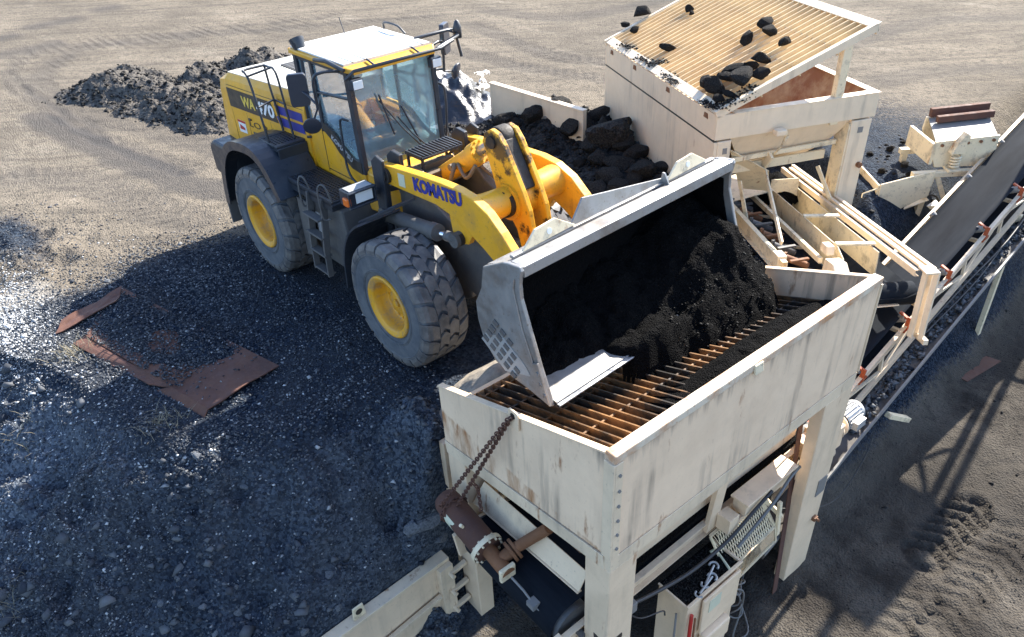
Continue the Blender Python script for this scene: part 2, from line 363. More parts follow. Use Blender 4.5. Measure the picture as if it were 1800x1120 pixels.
        if parent is not None:
            M = world_of(parent); o.parent = parent
            Rm = np.array(M.to_3x3()); V = (V-np.array(M.translation)) @ Rm
        elif origin is not None:
            V = V-np.array(origin); o.location = origin
        me.from_pydata(V.tolist(), [], s.f); me.polygons.foreach_set('use_smooth', s.sm); me.update()
        me.materials.append(mat)
        if bevel > 0:
            b = o.modifiers.new('bevel', 'BEVEL'); b.width = bevel; b.segments = seg; b.limit_method = 'ANGLE'; b.angle_limit = math.radians(40)
            b.harden_normals = False
        return o
def world_of(o):
    M = Matrix.LocRotScale(o.location, o.rotation_euler, o.scale)
    return world_of(o.parent) @ M if o.parent else M
def tag(o, label, cat, group=None, kind=None):
    if label: o['label'] = label
    if cat: o['category'] = cat
    if group: o['group'] = group
    if kind: o['kind'] = kind
    return o
def thing(name, label, cat, loc=(0, 0, 0), az=0.0, group=None):
    o = bpy.data.objects.new(name, None); COL.objects.link(o); o.empty_display_size = 0.3
    o.location = loc; o.rotation_euler = (0, 0, math.radians(az)); return tag(o, label, cat, group)
def curve(pts, k=6):
    """Catmull-Rom resample"""
    P = [np.asarray(p, float) for p in pts]; P = [2*P[0]-P[1]] + P + [2*P[-1]-P[-2]]; out = []
    for i in range(1, len(P)-2):
        for j in range(k):
            t = j/k; a, b, c, d = P[i-1], P[i], P[i+1], P[i+2]
            out.append(0.5*((2*b)+(c-a)*t+(2*a-5*b+4*c-d)*t*t+(3*b-a-3*c+d)*t**3))
    return out + [P[-2]]
def text_part(name, body, origin, right, up, height, mat, parent, width=None, bold=0.012, depth=0.004):
    cu = bpy.data.curves.new('lettering', 'FONT'); cu.body = body; cu.size = 1.0; cu.offset = bold; cu.extrude = 0.002; cu.resolution_u = 3
    to = bpy.data.objects.new('lettering', cu); COL.objects.link(to)
    dg = bpy.context.evaluated_depsgraph_get(); me = bpy.data.meshes.new_from_object(to.evaluated_get(dg))
    bpy.data.objects.remove(to, do_unlink=True)
    n = len(me.vertices); V = np.zeros(n*3); me.vertices.foreach_get('co', V); V = V.reshape(-1, 3)
    x0, x1, y0, y1 = V[:, 0].min(), V[:, 0].max(), V[:, 1].min(), V[:, 1].max()
    h = height/(y1-y0); wv = h if width is None else width/(x1-x0)
    r = np.asarray(right, float); r /= np.linalg.norm(r); u = np.asarray(up, float); u -= r*(u@r); u /= np.linalg.norm(u); nn = np.cross(r, u)
    Wp = np.asarray(origin, float) + np.outer((V[:, 0]-x0)*wv, r) + np.outer((V[:, 1]-y0)*h, u) + np.outer(V[:, 2]/0.002*depth*0.5+depth*0.5, nn)
    M = world_of(parent); Wp = (Wp-np.array(M.translation)) @ np.array(M.to_3x3())
    me.vertices.foreach_set('co', Wp.ravel()); me.update(); me.name = name; me.materials.clear(); me.materials.append(mat)
    o = bpy.data.objects.new(name, me); COL.objects.link(o); o.parent = parent; return o
# ------------------------------------------------------------------ terrain
PIT = 2.9
def softmin(a, b, k=0.25):
    h = np.clip(0.5+0.5*(b-a)/k, 0, 1); return b*(1-h)+a*h - k*h*(1-h)
def base_h(x, y):
    x, y = np.asarray(x, float), np.asarray(y, float)
    wob = 0.35*fbm(x*0.5, y*0.5, 3.1, 3, 5)
    # the side slope of the ramp towards -Y
    ye = np.interp(x, [-12, -3.5, -1.0, -.2, 0.8, 2.6, 3.4, 4.4, 5.2], [-7.5, -6.2, -5.45, -5.1, -4.75, -4.25, -3.5, -2.5, -2.0])
    zs = -0.72*(ye+wob-y)
    zs = np.where(y < ye+wob, zs, 0.0)
    # front corner of the ramp, held by the wing wall
    zf = np.where(y < -1.9, -1.35*np.maximum(0, x-3.75-0.3*wob)*sstep(-1.85, -2.5, y), 0.0)
    # in front of the ramp: sheer drop under the bin
    zd = np.where(x > 4.85, -PIT*sstep(4.90, 5.11, x), 0.0)
    # bank to the right of the bin, under the conveyors
    zr = -PIT*sstep(0, 2.9, x-5.25-0.35*wob)
    zf2 = np.where(y > 1.75, zr, np.minimum(zd, 0))
    z = np.minimum(np.minimum(zs, zf), zf2)
    z = np.maximum(z, -PIT)
    # hollow along the feed conveyor under the tall bin
    ca, cs = (x-7.62)*.773-(y-4.7)*.635, -(x-7.62)*.635-(y-4.7)*.773
    tr = 0.50+0.126*ca-0.85
    z = np.where(z > tr, z-(z-tr)*sstep(-0.75, -0.1, cs)*sstep(2.9, 2.1, cs)*sstep(-7.2, -5.6, ca)*sstep(1.0, .2, ca), z)
    return softmin(-softmin(-z, np.full_like(z, PIT), .01), np.zeros_like(z), 0.001)
# tracks in the yard: world polylines on z=0
def gpoly(pts): return [AZ(px, py, 0)[:2] for px, py in pts]
RUTS = [  # polyline, half width, darkness, depth, chevrons
    (gpoly([(330, 300), (230, 265), (90, 195), (20, 150), (30, 110), (130, 80), (300, 60), (600, 25)]), 0.30, 0.38, 0.03, 1),
    (gpoly([(400, 270), (300, 240), (160, 205), (70, 150), (110, 100), (220, 75), (420, 55), (760, 30)]), 0.40, 0.42, 0.03, 1),
    (gpoly([(-60, 95), (30, 58), (120, 35), (250, -5), (330, -30)]), 0.35, 0.75, 0.02, 0),
    (gpoly([(-50, 105), (30, 95), (95, 78)]), 0.45, 0.75, 0.02, 0),
    (gpoly([(60, 205), (130, 240), (230, 285), (330, 325), (420, 345)]), 0.42, 0.75, 0.02, 0),
    (gpoly([(-80, 330), (60, 310), (180, 330), (330, 390)]), 0.5, 0.38, 0.02, 1),
    (gpoly([(830, 45), (960, 95), (1060, 110)]), 0.4, 0.45, 0.03, 1),
    (gpoly([(800, 90), (930, 120), (1060, 140)]), 0.4, 0.45, 0.03, 1),
    (gpoly([(1480, 80), (1620, 40), (1800, 30), (1900, 40)]), 0.5, 0.40, 0.02, 1),
    (gpoly([(860, 20), (1000, 30), (1200, -10)]), 0.5, 0.42, 0.02, 1),
    (gpoly([(1560, 140), (1700, 120), (1880, 130)]), 0.5, 0.42, 0.02, 1),
]
PRINTS = [([AZ(px, py, -PIT)[:2] for px, py in q], hw) for q, hw in (
    ([(1625, 975), (1715, 885)], 0.31), ([(1630, 1110), (1720, 1020), (1800, 940)], 0.30), ([(1560, 1120), (1640, 1040)], 0.25))]
def polydist(x, y, pts):
    best = np.full(np.shape(x), 1e9); al = np.zeros(np.shape(x)); L = 0.0
    for a, b in zip(pts[:-1], pts[1:]):
        a, b = np.array(a), np.array(b); d = b-a; n = math.hypot(*d); d = d/n
        t = np.clip((x-a[0])*d[0]+(y-a[1])*d[1], 0, n)
        px, py = x-a[0]-d[0]*t, y-a[1]-d[1]*t; ds = np.hypot(px, py)
        m = ds < best; best = np.where(m, ds, best); sg = np.sign(d[0]*py-d[1]*px)
        al = np.where(m, L+t+0.6*ds, al); L += n
    return best, al
def smooth_poly(p):
    return [q[:2] for q in curve([np.array([a[0], a[1], 0.0]) for a in p], 5)]
def terrain(x, y):
    z = base_h(x, y)
    dark = np.zeros_like(z); chev = np.zeros_like(z)
    slope = sstep(-0.03, -0.5, z)*sstep(-PIT, -PIT+0.4, z)
    z = z + 0.05*fbm(x*0.35, y*0.35, 0.3, 4, 11) + 0.018*fbm(x*2.3, y*2.3, .7, 3, 12)
    z = z + slope*sstep(5.05, 4.8, x)*(0.34*fbm(x*0.9, y*0.9, z*0.5, 4, 21) + 0.30*(0.5-2*np.abs(fbm(x*1.9, y*1.9, 4.4, 3, 23))) + 0.12*fbm(x*4.1, y*4.1, 2.2, 4, 22, .6))
    # berm lumps by the rusty plates
    bm = np.exp(-(((x+3.6)/1.5)**2+((y+4.3)/0.8)**2))
    z = z + bm*(0.16+0.34*fbm(x*1.8, y*1.8, 0, 4, 33))
    flat_ = sstep(1.9, 1.2, np.hypot((x-1.0)/1.5, (y+3.65)/.62)); z = z*(1-flat_)+flat_*np.minimum(z, 0.0)*0+flat_*(-0.02)*1.0*(z > -.5)+flat_*z*(z <= -.5)
    pit = sstep(-2.4, -2.85, z)*sstep(5.0, 6.0, x)
    z = z + pit*(0.05*fbm(x*0.9, y*0.9, 1.5, 4, 40) + 0.03*fbm(x*5, y*5, 1.5, 3, 41))
    for pts, hw, dk, dp, ch in RUTS:
        d, al = polydist(x, y, smooth_poly(pts))
        mk = sstep(hw*1.25, hw*0.6, d+0.12*fbm(x*2, y*2, 0, 2, 7))
        dark = dark + mk*dk
        if ch:
            c = mk*(0.5+0.5*np.sin(al*2*math.pi/0.30)); chev = np.maximum(chev, c); z = z - mk*dp*0.5 + (c-0.5*mk)*dp
    for pts, hw in PRINTS:
        d, al = polydist(x, y, pts)
        mk = sstep(hw*1.1, hw*0.85, d)*(1 if hw > .3 else .45); c = mk*np.clip(np.sin(al*2*math.pi/0.22)*1.6, -1, 1)
        z = z + c*0.048 - mk*0.03
    return z, dark, chev, slope, pit
def build_ground():
    def axis(c0, fine, half, n1, n2, far0, far1):
        mid = np.arange(-half[0], half[1]+1e-6, fine)
        lo = -half[0] - np.cumsum(np.geomspace(fine, fine*n1, 120))
        hi = half[1] + np.cumsum(np.geomspace(fine, fine*n2, 120))
        a = c0+np.concatenate([lo[::-1], mid, hi]); return a
    xs = axis(0.0, 0.055, (5.0, 11.0), 500, 250, 0, 0)
    ys = axis(0.0, 0.055, (8.0, 10.0), 250, 500, 0, 0)
    X, Y = np.meshgrid(xs, ys, indexing='ij')
    Z, dark, chev, slope, pit = terrain(X, Y)
    nx, ny = X.shape
    V = np.stack([X, Y, Z], -1).reshape(-1, 3)
    idx = np.arange(nx*ny).reshape(nx, ny)
    F = np.stack([idx[:-1, :-1], idx[1:, :-1], idx[1:, 1:], idx[:-1, 1:]], -1).reshape(-1, 4)
    me = bpy.data.meshes.new('ground')
    me.vertices.add(len(V)); me.vertices.foreach_set('co', V.ravel())
    me.loops.add(F.size); me.loops.foreach_set('vertex_index', F.ravel().astype(np.int32))
    me.polygons.add(len(F)); me.polygons.foreach_set('loop_start', np.arange(0, F.size, 4, dtype=np.int32))
    me.polygons.foreach_set('use_smooth', np.ones(len(F), bool)); me.update(calc_edges=True)
    # where the ground is asphalt grit instead of yard dust
    g = sstep(-2.1, -0.8, X+0.5*fbm(X*.6, Y*.6, 0, 3, 3))*sstep(0.6, -1.2, Y-0.25*X+0.8*fbm(X*.5, Y*.5, 2, 3, 4))
    g = np.maximum(g, .8*np.exp(-(((X+4.2)/1.6)**2+((Y+4.25)/0.55)**2)))
    g = np.maximum(g, sstep(-0.05, -0.4, base_h(X, Y))*np.where(X > 5.2, .40, 1.0))
    g = np.maximum(g, 0.55*sstep(2.4, 0.6, np.hypot((X-1.2)/1.6, (Y-4.6)/1.0)))
    g = np.maximum(g, 0.85*sstep(0.35, 0.9, X*0.22+0.05*Y+0.2*fbm(X*.5, Y*.5, 5, 3, 8)-0.75+0.4*(Y > 3))*sstep(16, 8, Y)*(Y > 1))
    g = g*(1-0.80*pit)
    pale = 0  # sunlit patch at the left edge, brightened here in the ground colour
    for px, py, r in ((30, 545, .9), (70, 570, .5)):
        q = AZ(px, py, 0); pale = np.maximum(pale, sstep(1.0, .35, np.hypot((X-q[0]), (Y-q[1])*1.3)/r+.9*fbm(X*1.6, Y*1.6, 7, 5, 51)))
    vals = {'pale': np.clip(pale+0*X, 0, 1), 'grit': np.clip(g, 0, 1), 'bank': np.clip(sstep(-.02, -.5, base_h(X, Y))*(.22+.5*sstep(4.0, .8, X))*(Y < 1)*(.85+.9*fbm(X*.9, Y*.9, 3, 4, 95)), 0, 1), 'rut': np.clip(dark*0.5+0.5, 0, 1), 'pit': np.clip(pit, 0, 1)}
    for k, v in vals.items():
        a = me.attributes.new(k, 'FLOAT', 'POINT'); a.data.foreach_set('value', v.ravel().astype(np.float32))
    o = bpy.data.objects.new('ground', me); COL.objects.link(o); o['kind'] = 'structure'; o['label'] = 'dusty yard ground with tyre tracks and dark asphalt grit'
    m, n, b = new_mat('yard_ground')
    at = lambda nm: N(n, 'ShaderNodeAttribute', attribute_name=nm).outputs['Fac']
    dust = mix(n, ramp(n, noise_tex(n, 0.22, 8, 0.62), ((0.32, 0), (0.68, 1))), (0.235, 0.200, 0.155), (0.120, 0.104, 0.084))
    dust = mix(n, ramp(n, noise_tex(n, 0.6, 7, 0.65, (0.5, 1.6, 1)), ((0.55, 0), (0.78, 0.8))), dust, (0.30, 0.262, 0.21))
    tcw = N(n, 'ShaderNodeTexCoord'); mpw = N(n, 'ShaderNodeMapping'); mpw.inputs['Rotation'].default_value = (0, 0, math.radians(-48)); n.links.new(tcw.outputs['Object'], mpw.inputs[0])
    dust = mix(n, ramp(n, noise_tex(n, 1.0, 8, 0.7, (0.30, 2.6, 1), mpw.outputs[0]), ((0.46, 0), (0.66, 0.75))), dust, (0.090, 0.080, 0.068))
    dust = mix(n, ramp(n, noise_tex(n, 5, 9, 0.75), ((0.50, 0), (0.62, 0.7))), dust, (0.080, 0.072, 0.060))
    dust = mix(n, ramp(n, noise_tex(n, 13, 6, 0.8), ((0.54, 0), (0.62, 0.7))), dust, (0.055, 0.050, 0.044))
    dust = mix(n, ramp(n, noise_tex(n, 17, 6, 0.8), ((0.60, 0), (0.68, 0.6))), dust, (0.40, 0.36, 0.30))
    dust = mix(n, ramp(n, noise_tex(n, 42, 5, 0.8), ((0.54, 0), (0.66, 0.6))), dust, (0.06, 0.054, 0.046))
    vo = N(n, 'ShaderNodeTexVoronoi'); vo.inputs['Scale'].default_value = 33; tc = N(n, 'ShaderNodeTexCoord'); n.links.new(tc.outputs['Object'], vo.inputs['Vector'])
    grit = mix(n, ramp(n, vo.outputs['Color'], ((0.30, 0), (0.9, 1))), (0.006, 0.0105, 0.020), (0.040, 0.055, 0.078))  # dark grit, with the blue of the shadows put into its colour
    grit = mix(n, ramp(n, noise_tex(n, 0.5, 6, 0.65), ((0.42, 0), (0.70, 0.75))), grit, (0.060, 0.064, 0.070))
    grit = mix(n, ramp(n, noise_tex(n, 1.3, 7, 0.7), ((0.50, 0), (0.76, 0.45))), grit, (0.075, 0.074, 0.072))
    grit = mix(n, at('bank'), grit, mix(n, ramp(n, vo.outputs['Color'], ((0.25, 0), (0.9, 1))), (0.075, 0.092, 0.118), (0.26, 0.29, 0.325)))
    pitc = mix(n, ramp(n, noise_tex(n, 1.1, 8, 0.68), ((0.36, 0), (0.66, 1))), (0.036, 0.032, 0.028), (0.118, 0.105, 0.088))
    pitc = mix(n, ramp(n, noise_tex(n, 30, 6, 0.8), ((0.5, 0), (0.68, 0.7))), pitc, (0.030, 0.027, 0.024))
    pitc = mix(n, ramp(n, noise_tex(n, 0.55, 8, 0.7), ((0.50, 0), (0.62, 0.75))), pitc, (0.026, 0.024, 0.022))
    c = mix(n, at('pit'), dust, pitc)
    rm = N(n, 'ShaderNodeMapRange'); n.links.new(at('rut'), rm.inputs[0]); rm.inputs[1].default_value = 0.5; rm.inputs[2].default_value = 1.0
    c = mix(n, rm.outputs[0], c, (0.075, 0.07, 0.066))
    c = mix(n, at('pale'), c, (0.25, 0.235, 0.21))  # lighter colour painted where the sun patch lies
    # break the edge of the grit up into grains
    ad = N(n, 'ShaderNodeMath', operation='ADD'); n.links.new(at('grit'), ad.inputs[0])
    ml = N(n, 'ShaderNodeMath', operation='MULTIPLY_ADD'); n.links.new(noise_tex(n, 14, 7, 0.8), ml.inputs[0]); ml.inputs[1].default_value = 1.2; ml.inputs[2].default_value = -0.6
    n.links.new(ml.outputs[0], ad.inputs[1])
    c = mix(n, ramp(n, ad.outputs[0], ((0.30, 0), (0.62, 1))), c, grit)
    n.links.new(c, b.inputs['Base Color']); b.inputs['Roughness'].default_value = 0.9; b.inputs['Specular IOR Level'].default_value = 0.04
    ad2 = N(n, 'ShaderNodeMath', operation='ADD'); n.links.new(noise_tex(n, 8, 10, 0.75), ad2.inputs[0])
    mm = N(n, 'ShaderNodeMath', operation='MULTIPLY'); n.links.new(vo.outputs['Distance'], mm.inputs[0]); mm.inputs[1].default_value = 0.5; n.links.new(mm.outputs[0], ad2.inputs[1])
    bump(n, b, ad2.outputs[0], 0.75, 0.06)
    me.materials.append(m)
build_ground()

def scatter(name, pts, sizes, tones, mat, label, seed=0, kind='stuff', parent=None, flat=0.7):
    """many small angular stones in one mesh"""
    rng = np.random.default_rng(seed); n = len(pts)
    base = np.array([(1,0,0),(-1,0,0),(0,1,0),(0,-1,0),(0,0,1),(0,0,-1)], float)
    tri = np.array([(0,2,4),(2,1,4),(1,3,4),(3,0,4),(2,0,5),(1,2,5),(3,1,5),(0,3,5)])
    V = base[None]*rng.uniform(0.55, 1.25, (n, 6, 1)) + rng.normal(0, 0.22, (n, 6, 3))
    V[:, :, 2] *= flat
    a = rng.uniform(0, 2*math.pi, n); c, s = np.cos(a)[:, None], np.sin(a)[:, None]
    V = np.stack([V[:, :, 0]*c-V[:, :, 1]*s, V[:, :, 0]*s+V[:, :, 1]*c, V[:, :, 2]], -1)*np.asarray(sizes)[:, None, None] + np.asarray(pts)[:, None, :]
    F = (tri[None]+(np.arange(n)*6)[:, None, None]).reshape(-1, 3)
    me = bpy.data.meshes.new(name); me.vertices.add(n*6); me.vertices.foreach_set('co', V.ravel())
    me.loops.add(F.size); me.loops.foreach_set('vertex_index', F.ravel().astype(np.int32))
    me.polygons.add(len(F)); me.polygons.foreach_set('loop_start', np.arange(0, F.size, 3, dtype=np.int32)); me.update(calc_edges=True)
    at = me.attributes.new('tone', 'FLOAT', 'POINT'); at.data.foreach_set('value', np.repeat(np.asarray(tones, np.float32), 6))
    me.materials.append(mat); o = bpy.data.objects.new(name, me); COL.objects.link(o); o['kind'] = kind
    if label: o['label'] = label
    if parent is not None: o.parent = parent
    return o
def ground_pts(x, y): return np.stack([x, y, terrain(x, y)[0]], -1)
rng = np.random.default_rng(7)
def gravel_field():
    n = 190000
    x = rng.uniform(-6, 5.1, n); y = rng.uniform(-9.0, -0.8, n)
    dens = sstep(-2.9, -1.0, x)*sstep(-0.8, -2.3, y-0.3*x*0) ; dens = np.maximum(dens, 0.6*np.exp(-(((x+3.0)/1.8)**2+((y+4.6)/1.2)**2)))
    dens *= 0.35+0.65*sstep(-0.25, 0.25, fbm(x*0.8, y*0.8, 0, 3, 77)); dens *= np.where(x > 3.6, 0.45, 1.0)
    k = rng.uniform(0, 1, n) < dens; x, y = x[k], y[k]
    sz = 0.0105+0.015*rng.uniform(0, 1, len(x))**2 + 0.035*(rng.uniform(0, 1, len(x)) > 0.992)*rng.uniform(0.4, 1, len(x))
    tn = np.clip(rng.beta(0.75, 1.9, len(x)) + 0.12*fbm(x*0.6, y*0.6, 1, 2, 90) + .34*sstep(3.0, .5, x)*sstep(-4.0, -5.2, y) + .42*np.exp(-((x+1.9)/.95)**2-((y+4.9)/.45)**2), 0, 1)  # last term paints the stones of the sunlit patch brighter
    scatter('gravel', ground_pts(x, y)+np.array([0, 0, 0.004]), sz, tn, M_GRAV, 'loose grey gravel and asphalt grit covering the shaded ramp slope', 1)
gravel_field()
def clods():
    n = 3200; x = rng.uniform(-2.5, 4.9, n); y = rng.uniform(-8, -3.2, n)
    k = (base_h(x, y) < -.1) & (fbm(x*1.1, y*1.1, 0, 3, 78) > -.1); x, y = x[k], y[k]
    scatter('clods', ground_pts(x, y)-np.array([0, 0, .01]), .02+.10*rng.uniform(0, 1, len(x))**4, rng.uniform(.05, .62, len(x)), M_GRAV, 'broken asphalt clods tumbled down the shaded ramp slope', 14)
clods()
def pit_grit():
    n = 22000
    x = rng.uniform(7.0, 12.0, n); y = rng.uniform(-3.5, 11.0, n)
    k = rng.uniform(0, 1, n) < 0.25+0.75*sstep(-0.1, 0.3, fbm(x*0.7, y*0.7, 0, 3, 55)); x, y = x[k], y[k]
    sz = 0.006+0.012*rng.uniform(0, 1, len(x))**3 + 0.03*(rng.uniform(0, 1, len(x)) > 0.996)
    scatter('asphalt_grit', ground_pts(x, y), sz, rng.beta(1.2, 2.2, len(x)), M_GRAVD, 'dark asphalt crumbs strewn over the lower yard', 2)
    n = 5200
    x = rng.uniform(-3, 7.0, n); y = rng.uniform(1.0, 13, n); zz = base_h(x, y)
    d = np.maximum(np.exp(-((x-1.5)/2.2)**2-((y-4.2)/1.6)**2), np.exp(-((x-5.2)/1.3)**2-((y-7.6)/1.9)**2))
    k = rng.uniform(0, 1, n) < d; x, y = x[k], y[k]
    sz = 0.015+0.05*rng.uniform(0, 1, len(x))**3
    scatter('asphalt_rubble', ground_pts(x, y), sz, rng.beta(1.2, 2.2, len(x)), M_GRAVD, 'black asphalt crumbs scattered round the tall white bin', 3)
pit_grit()

# ------------------------------------------------------------------ heaps and single lumps
def heap(name, label, cat, ridge, mat, res=0.07, rough=0.16, freq=1.6, seed=0, edge=1.0, zb=None, parent=None, kind=None, clip=None):
    """heap along a ridge of (x, y, height, half width); real relief with overlapping lumps"""
    R = np.array(ridge, float); m = R[:, 3].max()*1.5
    xs = np.arange(R[:, 0].min()-m, R[:, 0].max()+m, res); ys = np.arange(R[:, 1].min()-m, R[:, 1].max()+m, res)
    X, Y = np.meshgrid(xs, ys, indexing='ij'); H = np.full(X.shape, -1e3)
    XX = X+0.22*R[:, 3].mean()*fbm(X*1.1, Y*1.1, 1.0, 3, seed+1); YY = Y+0.22*R[:, 3].mean()*fbm(X*1.1, Y*1.1, 4.0, 3, seed+2)
    segs = zip(R[:-1], R[1:]) if len(R) > 1 else [(R[0], R[0])]
    for a, b in segs:
        d = b[:2]-a[:2]; n = math.hypot(*d) or 1.0; dd = d/n
        t = np.clip(((XX-a[0])*dd[0]+(YY-a[1])*dd[1])/n, 0, 1)
        ds = np.hypot(XX-a[0]-d[0]*t, YY-a[1]-d[1]*t); h = a[2]+(b[2]-a[2])*t; wd = a[3]+(b[3]-a[3])*t
        q = ds/wd; H = np.maximum(H, h*(1-np.sqrt(q*q+0.03)+0.15))
    H = H + rough*fbm(X*freq, Y*freq, 0.5, 5, seed+5, 0.58)*sstep(-0.2, 0.25, H)
    ridged = 1-np.abs(fbm(X*freq*2.1, Y*freq*2.1, 2.5, 3, seed+9))*2
    H = H + rough*0.5*(ridged-0.5)*sstep(0.0, 0.3, H)
    if clip is not None: H = clip(X, Y, H)
    G = terrain(X, Y)[0] if zb is None else zb(X, Y)
    keep = H > -0.10
    Z = G + np.maximum(H, -0.10)
    idx = -np.ones(X.shape, int); cell = keep[:-1, :-1] & keep[1:, :-1] & keep[1:, 1:] & keep[:-1, 1:]
    use = np.zeros(X.shape, bool)
    for a, b in ((0, 0), (1, 0), (1, 1), (0, 1)): use[a:X.shape[0]-1+a, b:X.shape[1]-1+b] |= cell
    idx[use] = np.arange(use.sum()); V = np.stack([X[use], Y[use], Z[use]], -1)
    F = np.stack([idx[:-1, :-1][cell], idx[1:, :-1][cell], idx[1:, 1:][cell], idx[:-1, 1:][cell]], -1)
    me = bpy.data.meshes.new(name); o0 = np.array([R[:, 0].mean(), R[:, 1].mean(), V[:, 2].min()])
    me.from_pydata((V-o0).tolist(), [], F.tolist()); me.polygons.foreach_set('use_smooth', np.ones(len(F), bool)); me.update(); me.materials.append(mat)
    o = bpy.data.objects.new(name, me); COL.objects.link(o); o.location = o0
    if parent is not None: o.parent = parent; o.location = Vector(o0)-world_of(parent).translation
    HEAPS.append((V, F)); return tag(o, label, cat, kind=kind)
HEAPS = []
from mathutils.bvhtree import BVHTree
def heap_hit(px, py, trees):
    v = Vector(ray((px, py))); best = None
    for t in trees:
        h = t.ray_cast(Vector(CAM), v)
        if h[0] is not None and (best is None or h[3] < best[1]): best = (h[0], h[3])
    return np.array(best[0]) if best else AZ(px, py, 0.05)
import bmesh
def lump_mesh(name, seed, mat, sub=3, rough=0.25, squash=(1, 0.8, 0.7)):
    bm = bmesh.new(); bmesh.ops.create_icosphere(bm, subdivisions=sub, radius=1.0)
    off = Vector((seed*3.17 % 50, seed*7.3 % 50, seed*1.9 % 50))
    for v in bm.verts:
        p = v.co.copy(); q = p*0.9+off
        s = 1+rough*1.5*mnoise.noise(q)+rough*0.7*mnoise.noise(q*2.6)+rough*0.6*mnoise.noise(q*5.5)+rough*0.5*mnoise.noise(q*11)
        # facets: pull towards a few random cutting planes
        for k in range(11):
            nn = Vector((mnoise.noise(off+Vector((k*5.1, 0, 0))), mnoise.noise(off+Vector((0, k*4.3, 1))), mnoise.noise(off+Vector((2, 0, k*3.7))))).normalized()
            dd = p.dot(nn)*s
            if dd > 0.56: s *= 1-0.93*(dd-0.56)/dd
        v.co = Vector((p.x*s*squash[0], p.y*s*squash[1], p.z*s*squash[2]))
    me = bpy.data.meshes.new(name); bm.to_mesh(me); bm.free(); me.materials.append(mat)
    for p in me.polygons: p.use_smooth = False
    return me
def lump(name, label, cat, loc, size, seed, mat, group=None, tilt=0.0, squash=None, sub=3, rough=0.25):
    r = random.Random(seed); sq = squash or (1.0, r.uniform(0.68, 0.92), r.uniform(0.55, 0.8))
    o = bpy.data.objects.new(name, lump_mesh(name, seed, mat, sub, rough, sq)); COL.objects.link(o)
    o.location = loc; o.scale = (size,)*3; o.rotation_euler = (r.uniform(-.3, .3), r.uniform(-.3, .3)+tilt, r.uniform(0, 6.28))
    return tag(o, label, cat, group)
# ------------------------------------------------------------------ wheel loader
LD = thing('wheel_loader', 'large yellow wheel loader with white cab roof tipping its grey bucket over the cream bin', 'loader')
HUBZ, TR = 0.84, 0.865
def make_wheel():
    wb = bpy.data.objects.new('wheel', None)
    # tyre: axle along y, outer face at y=-0.33
    prof = [(-0.30, 0.42), (-0.322, 0.47), (-0.335, 0.56), (-0.335, 0.66), (-0.330, 0.74), (-0.315, 0.79), (-0.285, 0.82), (-0.20, 0.828), (0.20, 0.828),
            (0.285, 0.82), (0.315, 0.79), (0.335, 0.70), (0.335, 0.56), (0.30, 0.42)]
    prof = [(d, r) for d, r in prof]
    t = MB(); t.lathe((0, 0, 0), (0, 1, 0), prof, 72)
    for rr in (0.50, 0.52, 0.70, 0.725):   # moulded rings on the sidewall
        for sd in (-1,):
            t.lathe((0, 0, 0), (0, 1, 0), [(sd*0.333, rr-0.008), (sd*0.343, rr), (sd*0.333, rr+0.008)], 60)
    def pt(th, yv, r): return (r*math.cos(th), yv, r*math.sin(th))
    tr = MB()
    Nn = 21
    for i in range(Nn):
        th = 2*math.pi*i/Nn; dt = 2*math.pi/Nn
        for sgn in (-1, 1):
            o = 0 if sgn < 0 else 0.5*dt
            # shoulder lug: slanted block that wraps down the shoulder
            g = 0.11*dt
            ring = []
            prof2 = [(0.150, TR, -0.22), (0.25, TR, -0.02), (0.305, TR-0.022, 0.03), (0.338, TR-0.085, 0.05), (0.338, TR-0.13, 0.05)]
            rows = []
            for yy, r, sh in prof2:
                wd = 0.415*dt if yy > 0.2 else 0.36*dt
                rows.append([pt(th+o+sh*dt-wd, sgn*yy, r), pt(th+o+sh*dt+wd, sgn*yy, r), pt(th+o+sh*dt+wd, sgn*yy*0.97, r-0.07), pt(th+o+sh*dt-wd, sgn*yy*0.97, r-0.07)])
            tr.loft(rows)
        for yy, o in ((-0.072, 0.22), (0.072, 0.72)):   # two staggered centre rows of hexagonal blocks
            c = th+o*dt; h = 0.066; wq = 0.53*dt
            hexp = [(c-wq*.52, yy), (c-wq*0.88, yy-h), (c+wq*0.50, yy-h), (c+wq*.92, yy), (c+wq*0.50, yy+h), (c-wq*0.88, yy+h)]
            tr.add([pt(a, y, TR+0.002) for a, y in hexp]+[pt(a, y, TR-0.05) for a, y in hexp], [tuple(range(6)), tuple(range(6, 12))[::-1]]+[(k, (k+1) % 6, (k+1) % 6+6, k+6) for k in range(6)])
    rim = MB()
    rim.lathe((0, 0, 0), (0, 1, 0), [(-0.285, 0.425), (-0.318, 0.43), (-0.336, 0.418), (-0.336, 0.395), (-0.318, 0.375), (-0.314, 0.345), (-0.300, 0.335), (-0.22, 0.325), (-0.12, 0.318), (-0.105, 0.30), (-0.10, 0.21), (-0.11, 0.20), (-0.16, 0.17), (-0.165, 0.0)], 56)
    rim.lathe((0, 0, 0), (0, 1, 0), [(0.30, 0.42), (0.30, 0.36), (0.1, 0.34), (0.1, 0.02)], 40)
    rim.cyl((0, -0.165, 0), (0, -0.20, 0), 0.05, n=12)
    for k in range(16):
        a = 2*math.pi*k/16; rim.cyl((0.255*math.cos(a), -0.098, 0.255*math.sin(a)), (0.255*math.cos(a), -0.128, 0.255*math.sin(a)), 0.017, n=6, smooth=False)
    rim.lathe((0.15, -0.325, 0.37), (0, 1, 0), [(-.012, .0), (-.012, .012), (.01, .012)], 8)
    return t, tr, rim
_t, _tr, _rim = make_wheel()
